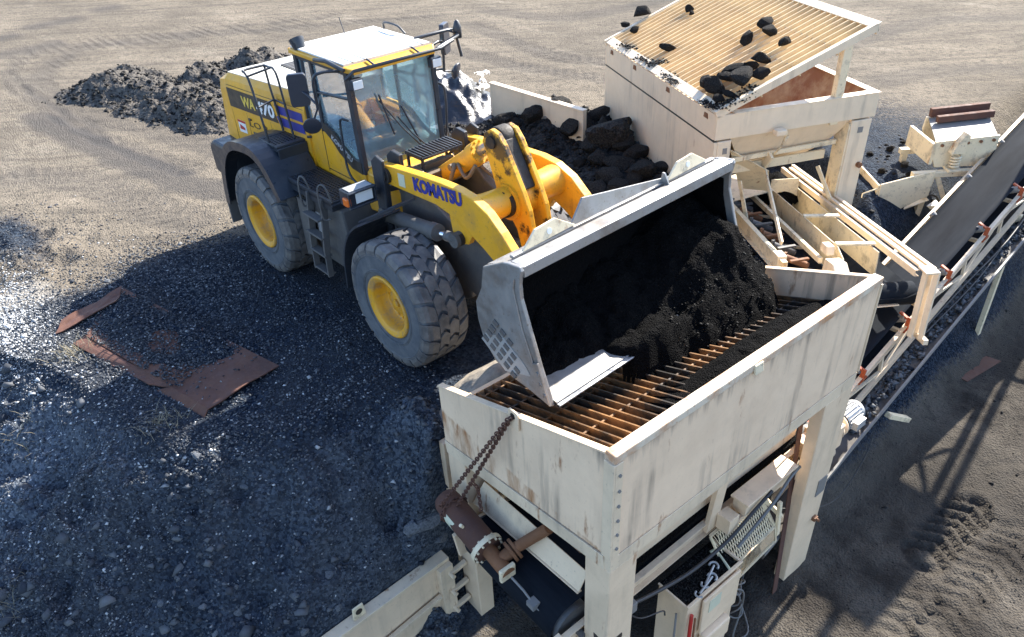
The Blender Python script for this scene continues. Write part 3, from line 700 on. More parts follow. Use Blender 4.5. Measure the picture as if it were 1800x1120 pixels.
def wheel_at(x, y, src=None, spin=0.0):
    w_ = bpy.data.objects.new('wheel', None); COL.objects.link(w_); w_.parent = LD; w_.location = (x, y, HUBZ)
    w_.rotation_euler = (0, 0, 0) if y < 0 else (0, 0, math.pi)
    kids = []
    if src is None:
        for mb, nm, mt in ((_t, 'tyre', M_TYR), (_tr, 'tread', M_TRD), (_rim, 'rim', M_RIM)):
            o = mb.build(nm, mt, None, bevel=0.005 if nm == 'tread' else 0); o.parent = w_; kids.append(o)
    else:
        for c in src:
            o = c.copy(); COL.objects.link(o); o.parent = w_; kids.append(o)
    for k in kids: k.rotation_euler = (0, spin, 0)
    return kids
_src = wheel_at(0.0, -1.115, None, 0.1)
for k, (x, y) in enumerate(((3.45, -1.115), (0.0, 1.115), (3.45, 1.115))): wheel_at(x, y, _src, 0.37*k)

# rear chassis, axles
b = MB(); b.box((-1.6, -0.55, 0.75), (1.7, 0.55, 1.55)); b.box((1.5, -0.35, 0.55), (2.3, 0.35, 1.45))
b.cyl((0, -0.9, HUBZ), (0, 0.9, HUBZ), 0.19); b.build('rear_frame', M_DKG, LD, 0.03)
b = MB(); b.cyl((3.45, -0.9, HUBZ), (3.45, 0.9, HUBZ), 0.20); b.lathe((3.45, 0, HUBZ), (1, 0, 0), [(-.36, .05), (-.3, .22), (0, .33), (.28, .2), (.34, .05)], 20); b.build('front_axle', M_DKG, LD)
b = MB()
b.pxz([(2.15, 0.6), (2.15, 1.5), (2.55, 1.95), (2.75, 2.15), (3.0, 2.22), (3.3, 1.95), (3.9, 1.7), (4.05, 1.25), (4.0, 0.8), (3.6, 0.55)], -0.50, -0.38)
b.pxz([(2.15, 0.6), (2.15, 1.5), (2.55, 1.95), (2.75, 2.15), (3.0, 2.22), (3.3, 1.95), (3.9, 1.7), (4.05, 1.25), (4.0, 0.8), (3.6, 0.55)], 0.38, 0.50)
b.box((2.2, -0.38, 0.7), (2.32, 0.38, 1.5)); b.box((3.5, -0.38, 0.62), (4.0, 0.38, 1.3)); b.box((2.4, -0.38, 1.0), (3.5, 0.38, 1.2))
b.box((2.5, -0.36, 1.72), (2.78, 0.36, 1.95))
b.build('front_frame', M_DKG, LD, 0.02)
# mud-caked belly plates beside the lift cylinder
b = MB(); b.pxz([(3.75, 1.25), (3.9, 1.9), (4.25, 1.8), (4.75, 1.45), (4.85, 1.1), (4.5, 0.85), (4.0, 0.9)], -0.52, -0.30); b.build('front_guard', M_DKG, LD, 0.02)

# hood
def hsec(x, w, zb, zt, cx=0.0):
    return [(x, cx-w, zb), (x, cx-w-0.01, zt-0.22), (x, cx-w+0.02, zt-0.08), (x, cx-w+0.10, zt), (x, cx+w-0.10, zt), (x, cx+w-0.02, zt-0.08), (x, cx+w+0.01, zt-0.22), (x, cx+w, zb)]
b = MB()
b.loft([[(p[0]+(-0.30 if p[2] < 1.9 else (-0.10 if p[2] < 2.6 else 0.0)), p[1], p[2]) for p in hsec(-1.62, 0.78, 1.45, 2.66, -0.1)], hsec(-1.45, 0.80, 1.45, 2.72, -0.1), hsec(0.72, 0.70, 1.45, 2.76, 0.0)])
hood = b.build('hood', M_YEL, LD, 0.02)
b = MB(); b.slab([(-1.50, -0.80, 2.725), (0.66, -0.60, 2.765), (0.66, 0.60, 2.765), (-1.50, 0.62, 2.725)], 0.03); b.build('hood_top', M_HOOD, hood, 0.01)
b = MB()
for k in range(14):
    x = -1.05+k*0.085; b.box((x, -0.10, 2.730+0.0185*(x+1.5)), (x+0.05, 0.30, 2.752+0.0185*(x+1.5)))
for k in range(8):
    x = -0.05+k*0.075; b.box((x, -0.52, 2.735+0.0185*(x+1.5)), (x+0.035, -0.30, 2.756+0.0185*(x+1.5)))
b.build('vent', M_DKG, hood)
def hs(x, z, off=0.012):   # a point on the right hood flank
    t = (x+1.45)/2.17; w_, cx = 0.80+(0.70-0.80)*t, -0.1+0.1*t; return (x, cx-w_-0.004-off, z)
b = MB(); b.slab([hs(-1.40, 2.40), hs(-0.10, 2.40), hs(0.15, 2.50), hs(0.55, 2.50), hs(0.55, 2.40+.12), hs(-0.02, 2.58), hs(-1.38, 2.58)][:0] or [hs(-1.42, 2.22), hs(-0.05, 2.22), hs(-0.16, 2.52), hs(-1.42, 2.52)], 0.006); b.build('decal_band', M_DEC, hood)
b = MB()
for z0 in (2.20, 2.375):
    b.slab([hs(0.00, z0), hs(0.64, z0), hs(0.64, z0+0.13), hs(-0.06, z0+0.13)], 0.006); b.mark()
b.build('decal_stripe', M_BLU, hood)
hr = np.array(hs(0.5, 2)) - np.array(hs(-1, 2))
text_part('lettering', 'WA', hs(-1.02, 2.29, 0.012), hr, (0, 0, 1), 0.17, M_LTY, hood, 0.38, 0.03)
text_part('lettering', '470', hs(-0.60, 2.27, 0.012), hr, (0, 0, 1), 0.20, M_LTR, hood, 0.50, 0.03)
text_part('lettering', 'LO 3', hs(-0.95, 1.98, 0.004), hr, (0, 0, 1), 0.10, M_DEC, hood, 0.52, 0.0)
b = MB()
for k in range(9):
    for j in range(6):
        x, z = -0.90+k*0.055, 1.62+j*0.05; b.slab([hs(x, z, .004), hs(x+.04, z, .004), hs(x+.04, z+.032, .004), hs(x, z+.032, .004)], .004)
b.build('side_grille', M_DKG, hood)
b = MB(); b.slab([hs(-1.32, 1.82, .005), hs(-1.10, 1.82, .005), hs(-1.10, 2.02, .005), hs(-1.32, 2.02, .005)], .005); b.build('warning_sticker', M_LTR, hood)
b = MB(); b.slab([hs(-1.32, 1.985, .009), hs(-1.10, 1.985, .009), hs(-1.10, 2.02, .009), hs(-1.32, 2.02, .009)], .004); b.slab([hs(-1.29, 1.87, .009), hs(-1.13, 1.87, .009), hs(-1.15, 1.91, .009), hs(-1.27, 1.95, .009)], .003); b.build('warning_print', M_RED, hood)
b = MB(); b.slab([hs(-1.44, 1.5, .003), hs(-1.435, 1.5, .003), hs(-1.405, 2.2, .003), hs(-1.41, 2.2, .003)], .004); b.slab([hs(-.98, 1.5, .003), hs(-.975, 1.5, .003), hs(-.975, 2.2, .003), hs(-.98, 2.2, .003)], .004); b.build('hood_seam', M_DEC, hood)
b = MB(); b.pxz([(-2.02, 1.05), (-2.02, 1.52), (-1.85, 1.62), (-0.95, 1.62), (-1.05, 1.25), (-1.4, 0.95)], -1.22, 1.22); b.build('counterweight', M_BLK, LD, 0.05)
b = MB(); b.tube(curve([AY(541, 160, -.62), AY(536, 118, -.62), AY(531, 95, -.62), AY(520, 68, -.62)], 5), [0.05]*9+[0.055, 0.06, 0.07, 0.08, 0.09, 0.10, 0.105], 14); b.build('exhaust_stack', M_PLA, LD)

# rear mudguards: arched sheet over each rear wheel, with platform and steps in front
def arc(cx, cz, r, a0, a1, n): return [(cx+r*math.cos(math.radians(a0+(a1-a0)*i/n)), cz+r*math.sin(math.radians(a0+(a1-a0)*i/n))) for i in range(n+1)]
for s in (-1, 1):
    y0, y1 = sorted((s*1.46, s*0.74))
    prof = [(-1.20, 0.78), (-1.12, 1.15), (-0.98, 1.52), (-0.72, 1.83), (-0.42, 2.00), (-0.05, 2.07), (0.28, 2.08), (0.55, 1.98), (0.78, 1.75), (0.95, 1.50)]
    P = [(c[0], c[2]) for c in curve([(p[0], 0, p[1]) for p in prof], 3)]
    b = MB(); b.strip(P, y0, y1, 0.035)
    lip = [(p[0]*0.965, p[1]-0.03) for p in P]
    yo = s*1.46
    for q in range(len(P)-1):
        a, c = P[q], P[q+1]; ai, ci = (a[0]-(a[0])*0.09, HUBZ+(a[1]-HUBZ)*0.92), (c[0]-(c[0])*0.09, HUBZ+(c[1]-HUBZ)*0.92)
        b.slab([(a[0], yo, a[1]), (c[0], yo, c[1]), (ci[0], yo, ci[1]), (ai[0], yo, ai[1])], 0.02*s)
    b.build('rear_mudguard', M_PLA, LD)
    b = MB(); b.box((-1.22, y0, 0.42), (-1.18, y1, 0.80)); b.mark(); b.pxz([(0.93, 0.55), (0.97, 1.50), (1.30, 1.50), (1.28, 0.62)], s*1.20-.01, s*1.20+.01); b.build('mud_flap', M_DKG, LD)
# upper rear platform, riser, lower platform (right side seen, left side the same)
def perf(b, x0, x1, y0, y1, z, nx, ny, t=0.012, fr=0.25):
    dx, dy = (x1-x0)/nx, (y1-y0)/ny
    for i in range(nx+1): b.box((x0+i*dx-dx*fr/1, y0, z-t), (x0+i*dx+dx*fr/1, y1, z))
    for j in range(ny+1): b.box((x0, y0+j*dy-dy*fr, z-t-0.001), (x1, y0+j*dy+dy*fr, z-0.001))
for s in (-1, 1):
    b = MB(); y0, y1 = sorted((s*1.18, s*0.72))
    b.box((0.02, y0, 2.085), (0.10, y1, 2.13)); b.box((0.50, y0, 2.085), (0.60, y1, 2.13)); b.box((0.10, y1-0.02, 2.085), (0.50, y1, 2.128)); b.box((0.10, y0, 2.085), (0.50, y0+0.03, 2.128)); b.box((0.02, y0, 2.05), (0.6, y1, 2.075))
    b.box((0.60, y0-0.0, 1.74), (0.64, y1, 2.10)); b.box((0.55, y0-0.04, 1.68), (2.05, y1, 1.71))
    b.box((0.60, min(s*1.18, s*1.22), 1.60), (2.02, max(s*1.18, s*1.22), 1.76)); b.box((1.98, y0, 1.60), (2.02, y1, 1.74)); 
    b.build('platform', M_BLK, LD, 0.008)
    b = MB(); perf(b, 0.10, 0.50, y0+0.03, y1-0.02, 2.125, 7, 8, fr=0.22); perf(b, 0.66, 1.97, y0, y1, 1.745, 24, 9, fr=0.2); b.build('step_grating', M_BLK, LD)
    # fuel and battery boxes below the cab, and the access ladder
    b = MB(); yy = sorted((s*1.12, s*0.55)); b.pxz([(1.0, 0.95), (1.0, 1.60), (2.05, 1.60), (2.12, 1.25), (1.95, 0.62), (1.35, 0.62)], *yy); b.build('tank', M_DKG, LD, 0.04)
    b = MB(); yl = s*1.30
    for xx in (1.40, 1.78):
        b.beam((xx, yl, 0.95), (xx, s*1.20, 1.72), 0.035, 0.10, (0, 1, 0)); b.beam((xx+.01, yl+s*0.02, 0.55), (xx, yl, 0.96), 0.03, 0.09, (0, 1, 0))
    for z in (0.57, 0.86, 1.14, 1.42): b.box((1.38, yl-0.06, z), (1.80, yl+0.06, z+0.03))
    b.build('ladder', M_DKG, LD, 0.006)
    b = MB()
    b.tube(curve([(1.36, s*1.22, 1.50), (1.34, s*1.30, 1.52), (1.34, s*1.31, 1.80), (1.35, s*1.28, 1.93), (1.40, s*1.24, 1.92), (1.44, s*1.2, 1.74)], 5), 0.014, 8); b.mark()
    b.tube(curve([(1.95, s*1.22, 1.48), (1.89, s*1.30, 1.50), (1.88, s*1.31, 1.86), (1.91, s*1.28, 1.98), (1.98, s*1.24, 1.96), (2.02, s*1.2, 1.74)], 5), 0.014, 8)
    b.build('grab_handle', M_DKG, LD)
    # guard rail round the rear platform
    yo, yi = s*1.14, s*0.80; zt = 3.08; b = MB()
    b.tube(curve([(0.30, yo, 2.05), (0.20, yo, 2.6), (0.10, yo, 2.98), (0.02, yo, zt-0.02), (-0.05, yo*0.98, zt), (-0.06, yi, zt)], 4), 0.018, 8)
    b.tube(curve([(0.42, yi, 2.10), (0.36, yi, 2.45), (0.30, yi, 2.95), (0.22, yi, zt), (0.1, yi, zt), (-0.06, yi, zt)], 4), 0.018, 8)
    b.tube([(0.10, yo, zt-0.05), (0.14, yi, zt)], 0.016, 8); b.tube([(-0.06, yi, zt), (-0.02, yi, 2.75), (0.10, yi, 2.15)], 0.018, 8)
    b.tube([(0.18, yo, 2.60), (0.02, yi, 2.60), (0.34, yi, 2.60)], 0.015, 8)
    b.build('guard_rail', M_BLK, LD)
    # mirror on its arm, round spot mirror below
    b = MB(); b.tube(curve([(1.92, s*0.70, 3.34), (1.86, s*0.92, 3.36), (1.80, s*1.02, 3.28), (1.78, s*1.02, 2.92)], 5), 0.02, 8); b.tube([(1.2, s*0.68, 2.85), (1.78, s*1.02, 2.95)], 0.016, 8); ma = b.build('mirror_arm', M_PLA, LD)
    c = np.array(AY(525, 157, -1.06)) if s < 0 else np.array((1.5, 1.25, 3.28))
    b = MB(); hw, hh = 0.125, 0.21
    b.prism([(math.copysign(hw-0.04, qx)+0.04*math.cos(a), math.copysign(hh-0.05, qy)+0.05*math.sin(a)) for qx, qy, a0 in ((1, 1, 0), (-1, 1, 90), (-1, -1, 180), (1, -1, 270)) for a in [math.radians(a0+30*k) for k in range(4)]],
            c, (0.55, 0.83*s*-1, 0), (0, 0, 1), (0.83, 0.55*s, 0), 0.07)
    b.tube([c+np.array((0.02, 0, 0)), (c+np.array((1.80, s*1.02, 3.0)))/2, (1.78, s*1.02, 2.96)], 0.018, 6)
    b.build('mirror', M_MIR, LD, 0.012)
    c2 = c+np.array((0.22, 0.02*s, -0.42)); b = MB(); b.lathe(c2, (0.83, 0.45*s, -0.3), [(-.04, .0), (-.035, .07), (0, .115), (.02, .12), (.025, .11), (.027, 0)], 20); b.tube([c2, (1.78, s*1.02, 2.92)], 0.013, 6); b.build('spot_mirror', M_MIR, LD)

# front fenders behind the front wheels
for s in (-1, 1):
    b = MB(); y0, y1 = sorted((s*1.38, s*0.74)); b.strip([(2.36, 0.62)]+[(x, z) for x, z in arc(3.45, HUBZ, 1.06, 176, 118, 10)], y0, y1, 0.03)
    for k in range(7):
        y = y0+0.05+k*(y1-y0-0.1)/6; P = arc(3.45, HUBZ, 1.075, 174, 120, 10)
        for p, q in zip(P[:-1], P[1:]): b.beam((p[0], y, p[1]), (q[0], y, q[1]), 0.03, 0.02, (1, 0, 1))
    b.beam((2.85, s*1.30, 1.77), (3.30, s*0.72, 2.05), 0.05, 0.03); b.build('front_mudguard', M_BLK, LD)
    # head lamp cluster on its bracket
    yc = s*1.10; b = MB(); b.box((2.46, yc-0.20, 1.90), (2.66, yc+0.20, 2.11)); b.box((2.66, yc-0.205, 2.085), (2.72, yc+0.205, 2.115)); b.box((2.66, yc-0.205, 1.885), (2.71, yc+0.205, 1.915)); b.box((2.66, yc-0.205, 1.90), (2.70, yc-.18, 2.1)); b.box((2.66, yc+0.18, 1.90), (2.70, yc+.205, 2.1)); hl = b.build('headlight', M_PLA, LD, 0.035)
    b = MB(); b.box((2.50, yc-0.17, 2.113), (2.67, yc+0.17, 2.122)); b.build('headlight_top', M_GAL, hl, 0.004)
    b = MB(); b.box((2.662, yc-0.03*s-0.12, 1.93), (2.675, yc-0.03*s+0.13, 2.075)); b.build('lens', M_LENS, hl, 0.02)
    b = MB(); b.box((2.58, yc+s*0.17, 1.93), (2.69, yc+s*0.235, 2.04)); b.build('turn_signal', M_AMB, hl, 0.015)
    b = MB(); b.beam((2.52, s*0.9, 1.95), (2.60, s*0.45, 1.92), 0.10, 0.08); b.beam((2.62, s*0.72, 1.1), (2.66, s*0.72, 2.25), 0.12, 0.05, (0, 1, 0)); b.build('lamp_bracket', M_BLK, LD, 0.01)

# ---- cab
XR, XF, CW, CZ = 0.70, 2.02, 0.68, 3.43
b = MB()
side = [(0.66, 1.72), (0.64, 2.42), (1.02, 2.42), (1.30, 2.33), (1.52, 2.14), (1.80, 2.00), (2.06, 1.98), (2.10, 1.72)]
b.pxz(side, -CW, -CW+0.04); b.pxz(side, CW-0.04, CW)
b.box((2.04, -CW, 1.66), (2.10, CW, 2.02)); b.box((0.64, -CW+.04, 1.6), (2.06, CW-.04, 1.70)); b.box((0.64, -CW+.04, 1.7), (0.70, CW-.04, 2.45))
cab = b.build('cab', M_YEL, LD, 0.012)
b = MB()   # apron in front of the cab, over the hinge
b.loft([[(2.05, -0.66, 1.45), (2.05, -0.66, 2.05), (2.05, -0.30, 2.10), (2.05, 0.30, 2.10), (2.05, 0.66, 2.05), (2.05, 0.66, 1.45)], [(2.42, -0.60, 1.45), (2.42, -0.60, 1.96), (2.42, -0.28, 1.98), (2.42, 0.28, 1.98), (2.42, 0.60, 1.96), (2.42, 0.60, 1.45)], [(2.62, -0.50, 1.5), (2.62, -0.50, 1.85), (2.62, -0.24, 1.88), (2.62, 0.24, 1.88), (2.62, 0.50, 1.85), (2.62, 0.50, 1.5)]])
b.build('front_apron', M_YEL, LD, 0.03)
b = MB()
b.loft([[(0.62, -CW-.03, CZ-0.09), (0.62, -CW-.03, CZ-0.02), (0.62, CW+.03, CZ-0.02), (0.62, CW+.03, CZ-0.09)], [(2.02, -CW-.03, CZ-0.10), (2.02, -CW-.03, CZ-0.03), (2.02, CW+.03, CZ-0.03), (2.02, CW+.03, CZ-0.10)], [(2.14, -CW+.05, CZ-0.12), (2.14, -CW+.05, CZ-0.06), (2.14, CW-.05, CZ-0.06), (2.14, CW-.05, CZ-0.12)]])
roof = b.build('roof', M_YEL, cab, 0.02)
b = MB(); b.loft([[(0.64, -CW, CZ-0.022), (0.64, -CW, CZ+0.01), (0.64, CW, CZ+0.01), (0.64, CW, CZ-0.022)], [(2.0, -CW, CZ-0.032), (2.0, -CW, CZ), (2.0, CW, CZ), (2.0, CW, CZ-0.032)]]); b.build('roof_panel', M_WHT, cab, 0.015)
b = MB()
for s in (-1, 1):
    y = s*(CW-0.03)
    b.beam((0.70, y, 2.4), (0.70, y, CZ-0.08), 0.09, 0.07, (0, 1, 0)); b.beam((1.14, y, 2.35), (1.10, y, CZ-0.08), 0.07, 0.06, (0, 1, 0))
    b.beam((2.06, y, 1.98), (2.00, y, CZ-0.08), 0.10, 0.07, (0, 1, 0)); b.beam((0.7, y, CZ-0.115), (2.0, y, CZ-0.115), 0.05, 0.06)
b.beam((2.055, -CW, 2.03), (2.055, CW, 2.03), 0.06, 0.05); b.beam((2.0, -CW, CZ-0.11), (2.0, CW, CZ-0.11), 0.06, 0.06); b.beam((0.7, -CW, CZ-0.11), (0.7, CW, CZ-0.11), 0.06, 0.06); b.beam((0.69, -CW, 2.45), (0.69, CW, 2.45), 0.06, 0.06)
b.build('pillar', M_PLA, cab, 0.008)
b = MB()   # dark lower door trim that follows the door curve
trim = [(1.14, 2.40), (1.33, 2.30), (1.52, 2.14), (1.80, 2.00), (2.05, 1.98), (2.05, 2.14), (1.84, 2.16), (1.60, 2.28), (1.42, 2.42), (1.20, 2.50)]
b.pxz(trim, -CW-0.012, -CW+0.02); b.mark(); b.pxz(trim, CW-0.02, CW+0.012); b.build('door_trim', M_DEC, cab)
text_part('lettering', 'KOMATSU', (1.36, -CW-0.016, 2.315), (0.50, 0, -0.24), (0.24, 0, 0.5), 0.075, M_LTG, cab, 0.52, 0.02)
b = MB(); yy = -CW-0.004
b.box((1.10, yy, 1.76), (1.112, yy+.006, 2.4)); b.box((1.112, yy, 1.80), (1.95, yy+.006, 1.812)); b.build('door_seam', M_DEC, cab)
for s in (-1, 1):   # side windows
    y = s*(CW-0.035)
    b = MB(); b.pxz([(1.16, 2.46), (1.45, 2.40), (1.62, 2.27), (1.84, 2.15), (2.02, 2.13), (1.96, CZ-0.13), (1.13, CZ-0.13)], y-0.004, y+0.004); b.build('door_window', M_GLS, cab)
    b = MB(); b.pxz([(0.74, 2.46), (1.10, 2.46), (1.07, CZ-0.13), (0.74, CZ-0.13)], y-0.004, y+0.004); b.build('quarter_window', M_GLS, cab)
    b = MB(); b.tube([(1.12, s*(CW-0.02), 2.90), (2.0, s*(CW-0.02), 2.98)], 0.018, 8); b.build('window_bar', M_PLA, cab)
    b = MB(); b.tube(curve([(1.93, s*(CW+.02), 2.70), (1.86, s*(CW+.09), 2.72), (1.82, s*(CW+.09), 2.6), (1.80, s*(CW+.09), 2.1), (1.88, s*(CW+.09), 1.92), (2.05, s*(CW+.08), 1.86), (2.10, s*(CW+0.01), 1.86)], 5), 0.016, 8); b.mark()
    b.tube([(0.70, s*(CW+.05), 2.18), (0.74, s*(CW), 2.18)], .02, 8); b.build('grab_handle', M_BLK, cab)
b = MB(); wb_ = (2.085, 2.06); wt_ = (2.02, CZ-0.13)
b.quad((wb_[0], -CW+.05, wb_[1]), (wb_[0]+.03, 0, wb_[1]-.02), (wt_[0]+.03, 0, wt_[1]), (wt_[0], -CW+.05, wt_[1])); b.quad((wb_[0]+.03, 0, wb_[1]-.02), (wb_[0], CW-.05, wb_[1]), (wt_[0], CW-.05, wt_[1]), (wt_[0]+.03, 0, wt_[1])); b.build('windshield', M_GLS, cab)
b = MB(); b.quad((0.70, -CW+.06, 2.48), (0.70, CW-.06, 2.48), (0.70, CW-.06, CZ-.14), (0.70, -CW+.06, CZ-.14)); b.build('rear_window', M_GLS, cab)
b = MB()
for y0, z1_, y1 in ((0.20, 2.90, -0.30), (0.28, 2.62, -0.05)):
    b.tube([(2.17, y0+.1, 2.06), (2.15, (y0+y1)/2, (2.1+z1_)/2), (2.10, y1, z1_)], 0.011, 6)
b.tube([(2.105, -0.30, 2.98), (2.135, -0.16, 2.42)], 0.013, 6); b.tube([(2.105, 0.02, 2.75), (2.14, 0.24, 2.2)], 0.013, 6); b.build('wiper', M_PLA, cab)
b = MB(); b.lathe((2.12, 0.25, 2.05), (0.1, 0, 1), [(-.05, .16), (0, .15), (.03, .1), (.05, .02)], 18); b.build('wiper_cowl', M_YEL, cab)
b = MB()   # rail and lamps along the front edge of the roof
b.tube([(2.10, -CW-.06, CZ-.16), (2.20, -CW+.02, CZ-.05), (2.22, CW, CZ-.05), (2.12, CW+.28, CZ-.02)], 0.022, 8)
b.tube([(1.3, -CW-.02, CZ-.06), (1.75, -CW-.10, CZ+.02), (2.08, -CW-.05, CZ-.05)], 0.026, 8)
for y in (-.35, .35): b.tube([(2.02, y, CZ), (2.21, y, CZ-.05)], 0.014, 6)
b.tube(curve([(0.9, CW, CZ+.01), (0.95, CW-.02, CZ+.10), (1.3, CW-.04, CZ+.11), (1.45, CW-.02, CZ+.02)], 4), 0.015, 6)
b.build('roof_rail', M_BLK, cab)
b = MB(); b.tube([(0.80, 0.1, CZ), (0.70, 0.1, CZ+.24)], 0.006, 5); b.build('aerial', M_BLK, cab)
for s in (-1, 1):
    y = s*(CW-.06); b = MB(); b.box((2.08, y-.09, CZ-.30), (2.18, y+.09, CZ-.16)); wl = b.build('work_light', M_PLA, cab, 0.02)
    b = MB(); b.box((2.182, y-.07, CZ-.285), (2.19, y+.07, CZ-.18)); b.build('lens', M_LENS, wl, 0.01)
# far mirror bracket standing out over the roof corner
b = MB(); b.tube([(1.70, CW-.05, CZ), (1.85, 1.10, CZ+.05), (1.95, 1.18, CZ-.02), (2.10, CW+.02, CZ-.08)], 0.025, 8); b.tube([(1.85, 1.10, CZ+.05), (1.80, 1.25, CZ+.02), (1.85, 1.30, CZ-.35)], 0.022, 8)
b.lathe((1.90, 1.22, CZ+.02), (0, 0, 1), [(-.10, .02), (-.09, .06), (.05, .06), (.13, .03), (.15, 0)], 12); b.build('mirror_bracket', M_BLK, LD)
b = MB(); b.tube(curve([(2.02, CW+.06, 2.0), (2.05, CW+.10, 2.3), (2.05, CW+.12, 2.75), (1.98, CW+.08, 2.85), (1.8, CW+.06, 2.8)], 5), 0.018, 8); b.build('side_handrail', M_BLK, LD)
# interior
b = MB(); b.box((0.85, -0.28, 1.75), (1.30, 0.28, 2.12)); b.box((0.80, -0.27, 2.12), (0.95, 0.27, 2.80)); b.box((0.83, -0.16, 2.82), (0.92, 0.16, 3.02)); b.box((0.88, -0.26, 2.12), (1.34, 0.26, 2.22)); b.build('seat', M_SEAT, cab, 0.05)
b = MB(); b.pxz([(.72, 1.76), (.72, 2.38), (1.02, 2.38), (1.28, 2.30), (1.50, 2.11), (1.78, 1.97), (2.02, 1.95), (2.02, 1.76)], CW-.06, CW-.044); b.pxz([(.72, 1.76), (.72, 2.38), (1.02, 2.38), (1.28, 2.30), (1.50, 2.11), (1.78, 1.97), (2.02, 1.95), (2.02, 1.76)], -CW+.044, -CW+.06); b.box((0.72, -0.60, 1.70), (2.02, 0.60, 1.74)); b.box((1.80, -0.55, 1.74), (2.0, 0.55, 2.02)); b.box((0.85, 0.33, 1.75), (1.45, 0.55, 2.30)); b.box((0.72, -0.58, 1.75), (0.84, 0.58, 2.45)); b.box((0.72, -0.60, 2.45), (0.735, 0.60, 2.80)); b.build('console', M_CABIN, cab, 0.03)
b = MB(); b.beam((1.72, 0, 1.95), (1.58, 0, 2.40), 0.10, 0.12); b.lathe((1.56, 0, 2.46), (-0.35, 0, 1), [(0, .175), (.015, .195), (.03, .175), (.015, .16), (0, .175)], 26); b.tube([(1.56, -.17, 2.47), (1.56, .17, 2.47)], .014, 6); b.build('steering_wheel', M_PLA, cab)
b = MB(); b.lathe((1.80, 0.42, 2.02), (0, 0, 1), [(0, .0), (0, .10), (.12, .18), (.2, .12), (.22, 0)], 16); b.slab([(1.62, .1, 2.10), (1.98, .12, 2.06), (1.98, .5, 2.06), (1.66, .5, 2.12)], .02); b.build('dash_cover', M_WHT, cab, 0.01)
cup = thing('drink_cup', 'white paper cup with red print standing inside the loader windscreen', 'cup', (1.95, -0.40, 2.42))
b = MB(); b.lathe((1.95, -0.40, 2.42), (0, 0, 1), [(0, 0), (0, .045), (.17, .062), (.172, 0)], 20); b.build('cup_body', M_LTR, cup)
b = MB(); b.lathe((1.95, -0.40, 2.42), (0, 0, 1), [(.165, .068), (.185, .066), (.19, .05), (.19, 0)], 20); b.build('lid', M_WHT, cup)
b = MB(); b.lathe((1.95, -0.40, 2.46), (0, 0, 1), [(.03, .0550), (.07, .0588)], 20); b.build('print', M_RED, cup)
b = MB(); b.box((1.88, -0.56, 2.36), (2.02, -0.30, 2.418)); b.build('cup_shelf', M_CABIN, cab, 0.008)

# ---- lift arms (one outline per side), cross tube, bellcrank, cylinders
arm_poly = [(2.62, 2.30), (2.90, 2.335), (3.40, 2.385), (3.85, 2.42), (4.15, 2.43), (4.42, 2.40), (4.68, 2.30), (4.90, 2.13), (5.12, 1.92), (5.32, 1.68), (5.56, 1.36), (5.60, 1.18), (5.46, 1.12), (5.30, 1.22), (5.02, 1.50), (4.80, 1.70), (4.57, 1.83), (4.34, 1.93), (4.08, 2.04), (3.73, 2.10), (3.03, 2.07), (2.70, 2.06), (2.56, 2.16)]
for s in (-1, 1):
    y0, y1 = sorted((s*0.72, s*0.60)); b = MB(); b.pxz(arm_poly, y0, y1)
    b.pxz([(3.95, 2.08), (4.0, 1.80), (4.12, 1.70), (4.28, 1.76), (4.40, 1.95)], y0+.015, y1-.015)
    arm = b.build('lift_arm', M_YEL2, LD, 0.012)
    if s < 0:
        text_part('lettering', 'KOMATSU', AY(729, 335, -0.724)+np.array([0, -0.001, 0]), AY(808, 363, -0.724)-AY(729, 335, -0.724), (0, 0, 1), 0.18, M_BLU, arm, 0.95, 0.05)
        b = MB(); b.slab([(2.98, -.726, 2.12), (3.12, -.726, 2.13), (3.12, -.726, 2.30), (2.98, -.726, 2.29)], .004); b.build('warning_sticker', M_STICK, arm)
    for (x, z, r) in ((2.72, 2.18, 0.10), (4.15, 1.80, 0.085), (5.45, 1.26, 0.10)):
        b = MB(); b.cyl((x, s*0.56, z), (x, s*0.765, z), r, n=20); b.cyl((x, s*0.76, z), (x, s*0.79, z), r*0.55, n=12); b.build('pin', M_GRS, arm, 0.008)
    b = MB(); b.pxz([(2.52, 2.02), (2.50, 2.34), (2.62, 2.44), (2.80, 2.42), (2.82, 2.02)], *sorted((s*0.56, s*0.50))); b.pxz([(2.52, 1.5), (2.50, 2.34), (2.62, 2.44), (2.76, 2.40), (2.72, 1.5)], *sorted((s*0.80, s*0.755))); b.build('arm_bracket', M_BLK, LD, 0.01)
    # lift cylinder
    p, q = np.array((2.62, s*0.76, 1.62)), np.array((4.14, s*0.76, 1.80)); d = (q-p)/np.linalg.norm(q-p)
    b = MB(); b.cyl(p+d*0.10, p+d*1.10, 0.095, n=20); b.cyl(p+d*1.02, p+d*1.16, 0.108, n=20); b.cyl(p-np.array((0, .06, 0)), p+np.array((0, .06, 0)), .10, n=14); b.tube([p+d*.2+np.array((0, 0, -.11)), p+d*.9+np.array((0, 0, -.13)), p+d*1.08+np.array((0, 0, -.09))], 0.02, 6); lc = b.build('lift_cylinder', M_DKG, LD, 0.006)
    b = MB(); b.cyl(p+d*1.12, q-d*.08, 0.045, n=16); b.build('rod', M_CHR, lc)
    b = MB(); b.cyl(q-np.array((0, .06, 0)), q+np.array((0, .06, 0)), .09, n=16); b.cyl(q-d*.2, q-d*.02, .065, n=14); b.build('rod_eye', M_DKG, lc)
b = MB(); b.lathe((4.40, -0.60, 2.19), (0, 1, 0), [(0, .20), (.10, .185), (.45, .165), (.75, .165), (1.10, .185), (1.20, .20)], 26); b.build('cross_tube', M_YEL2, LD)
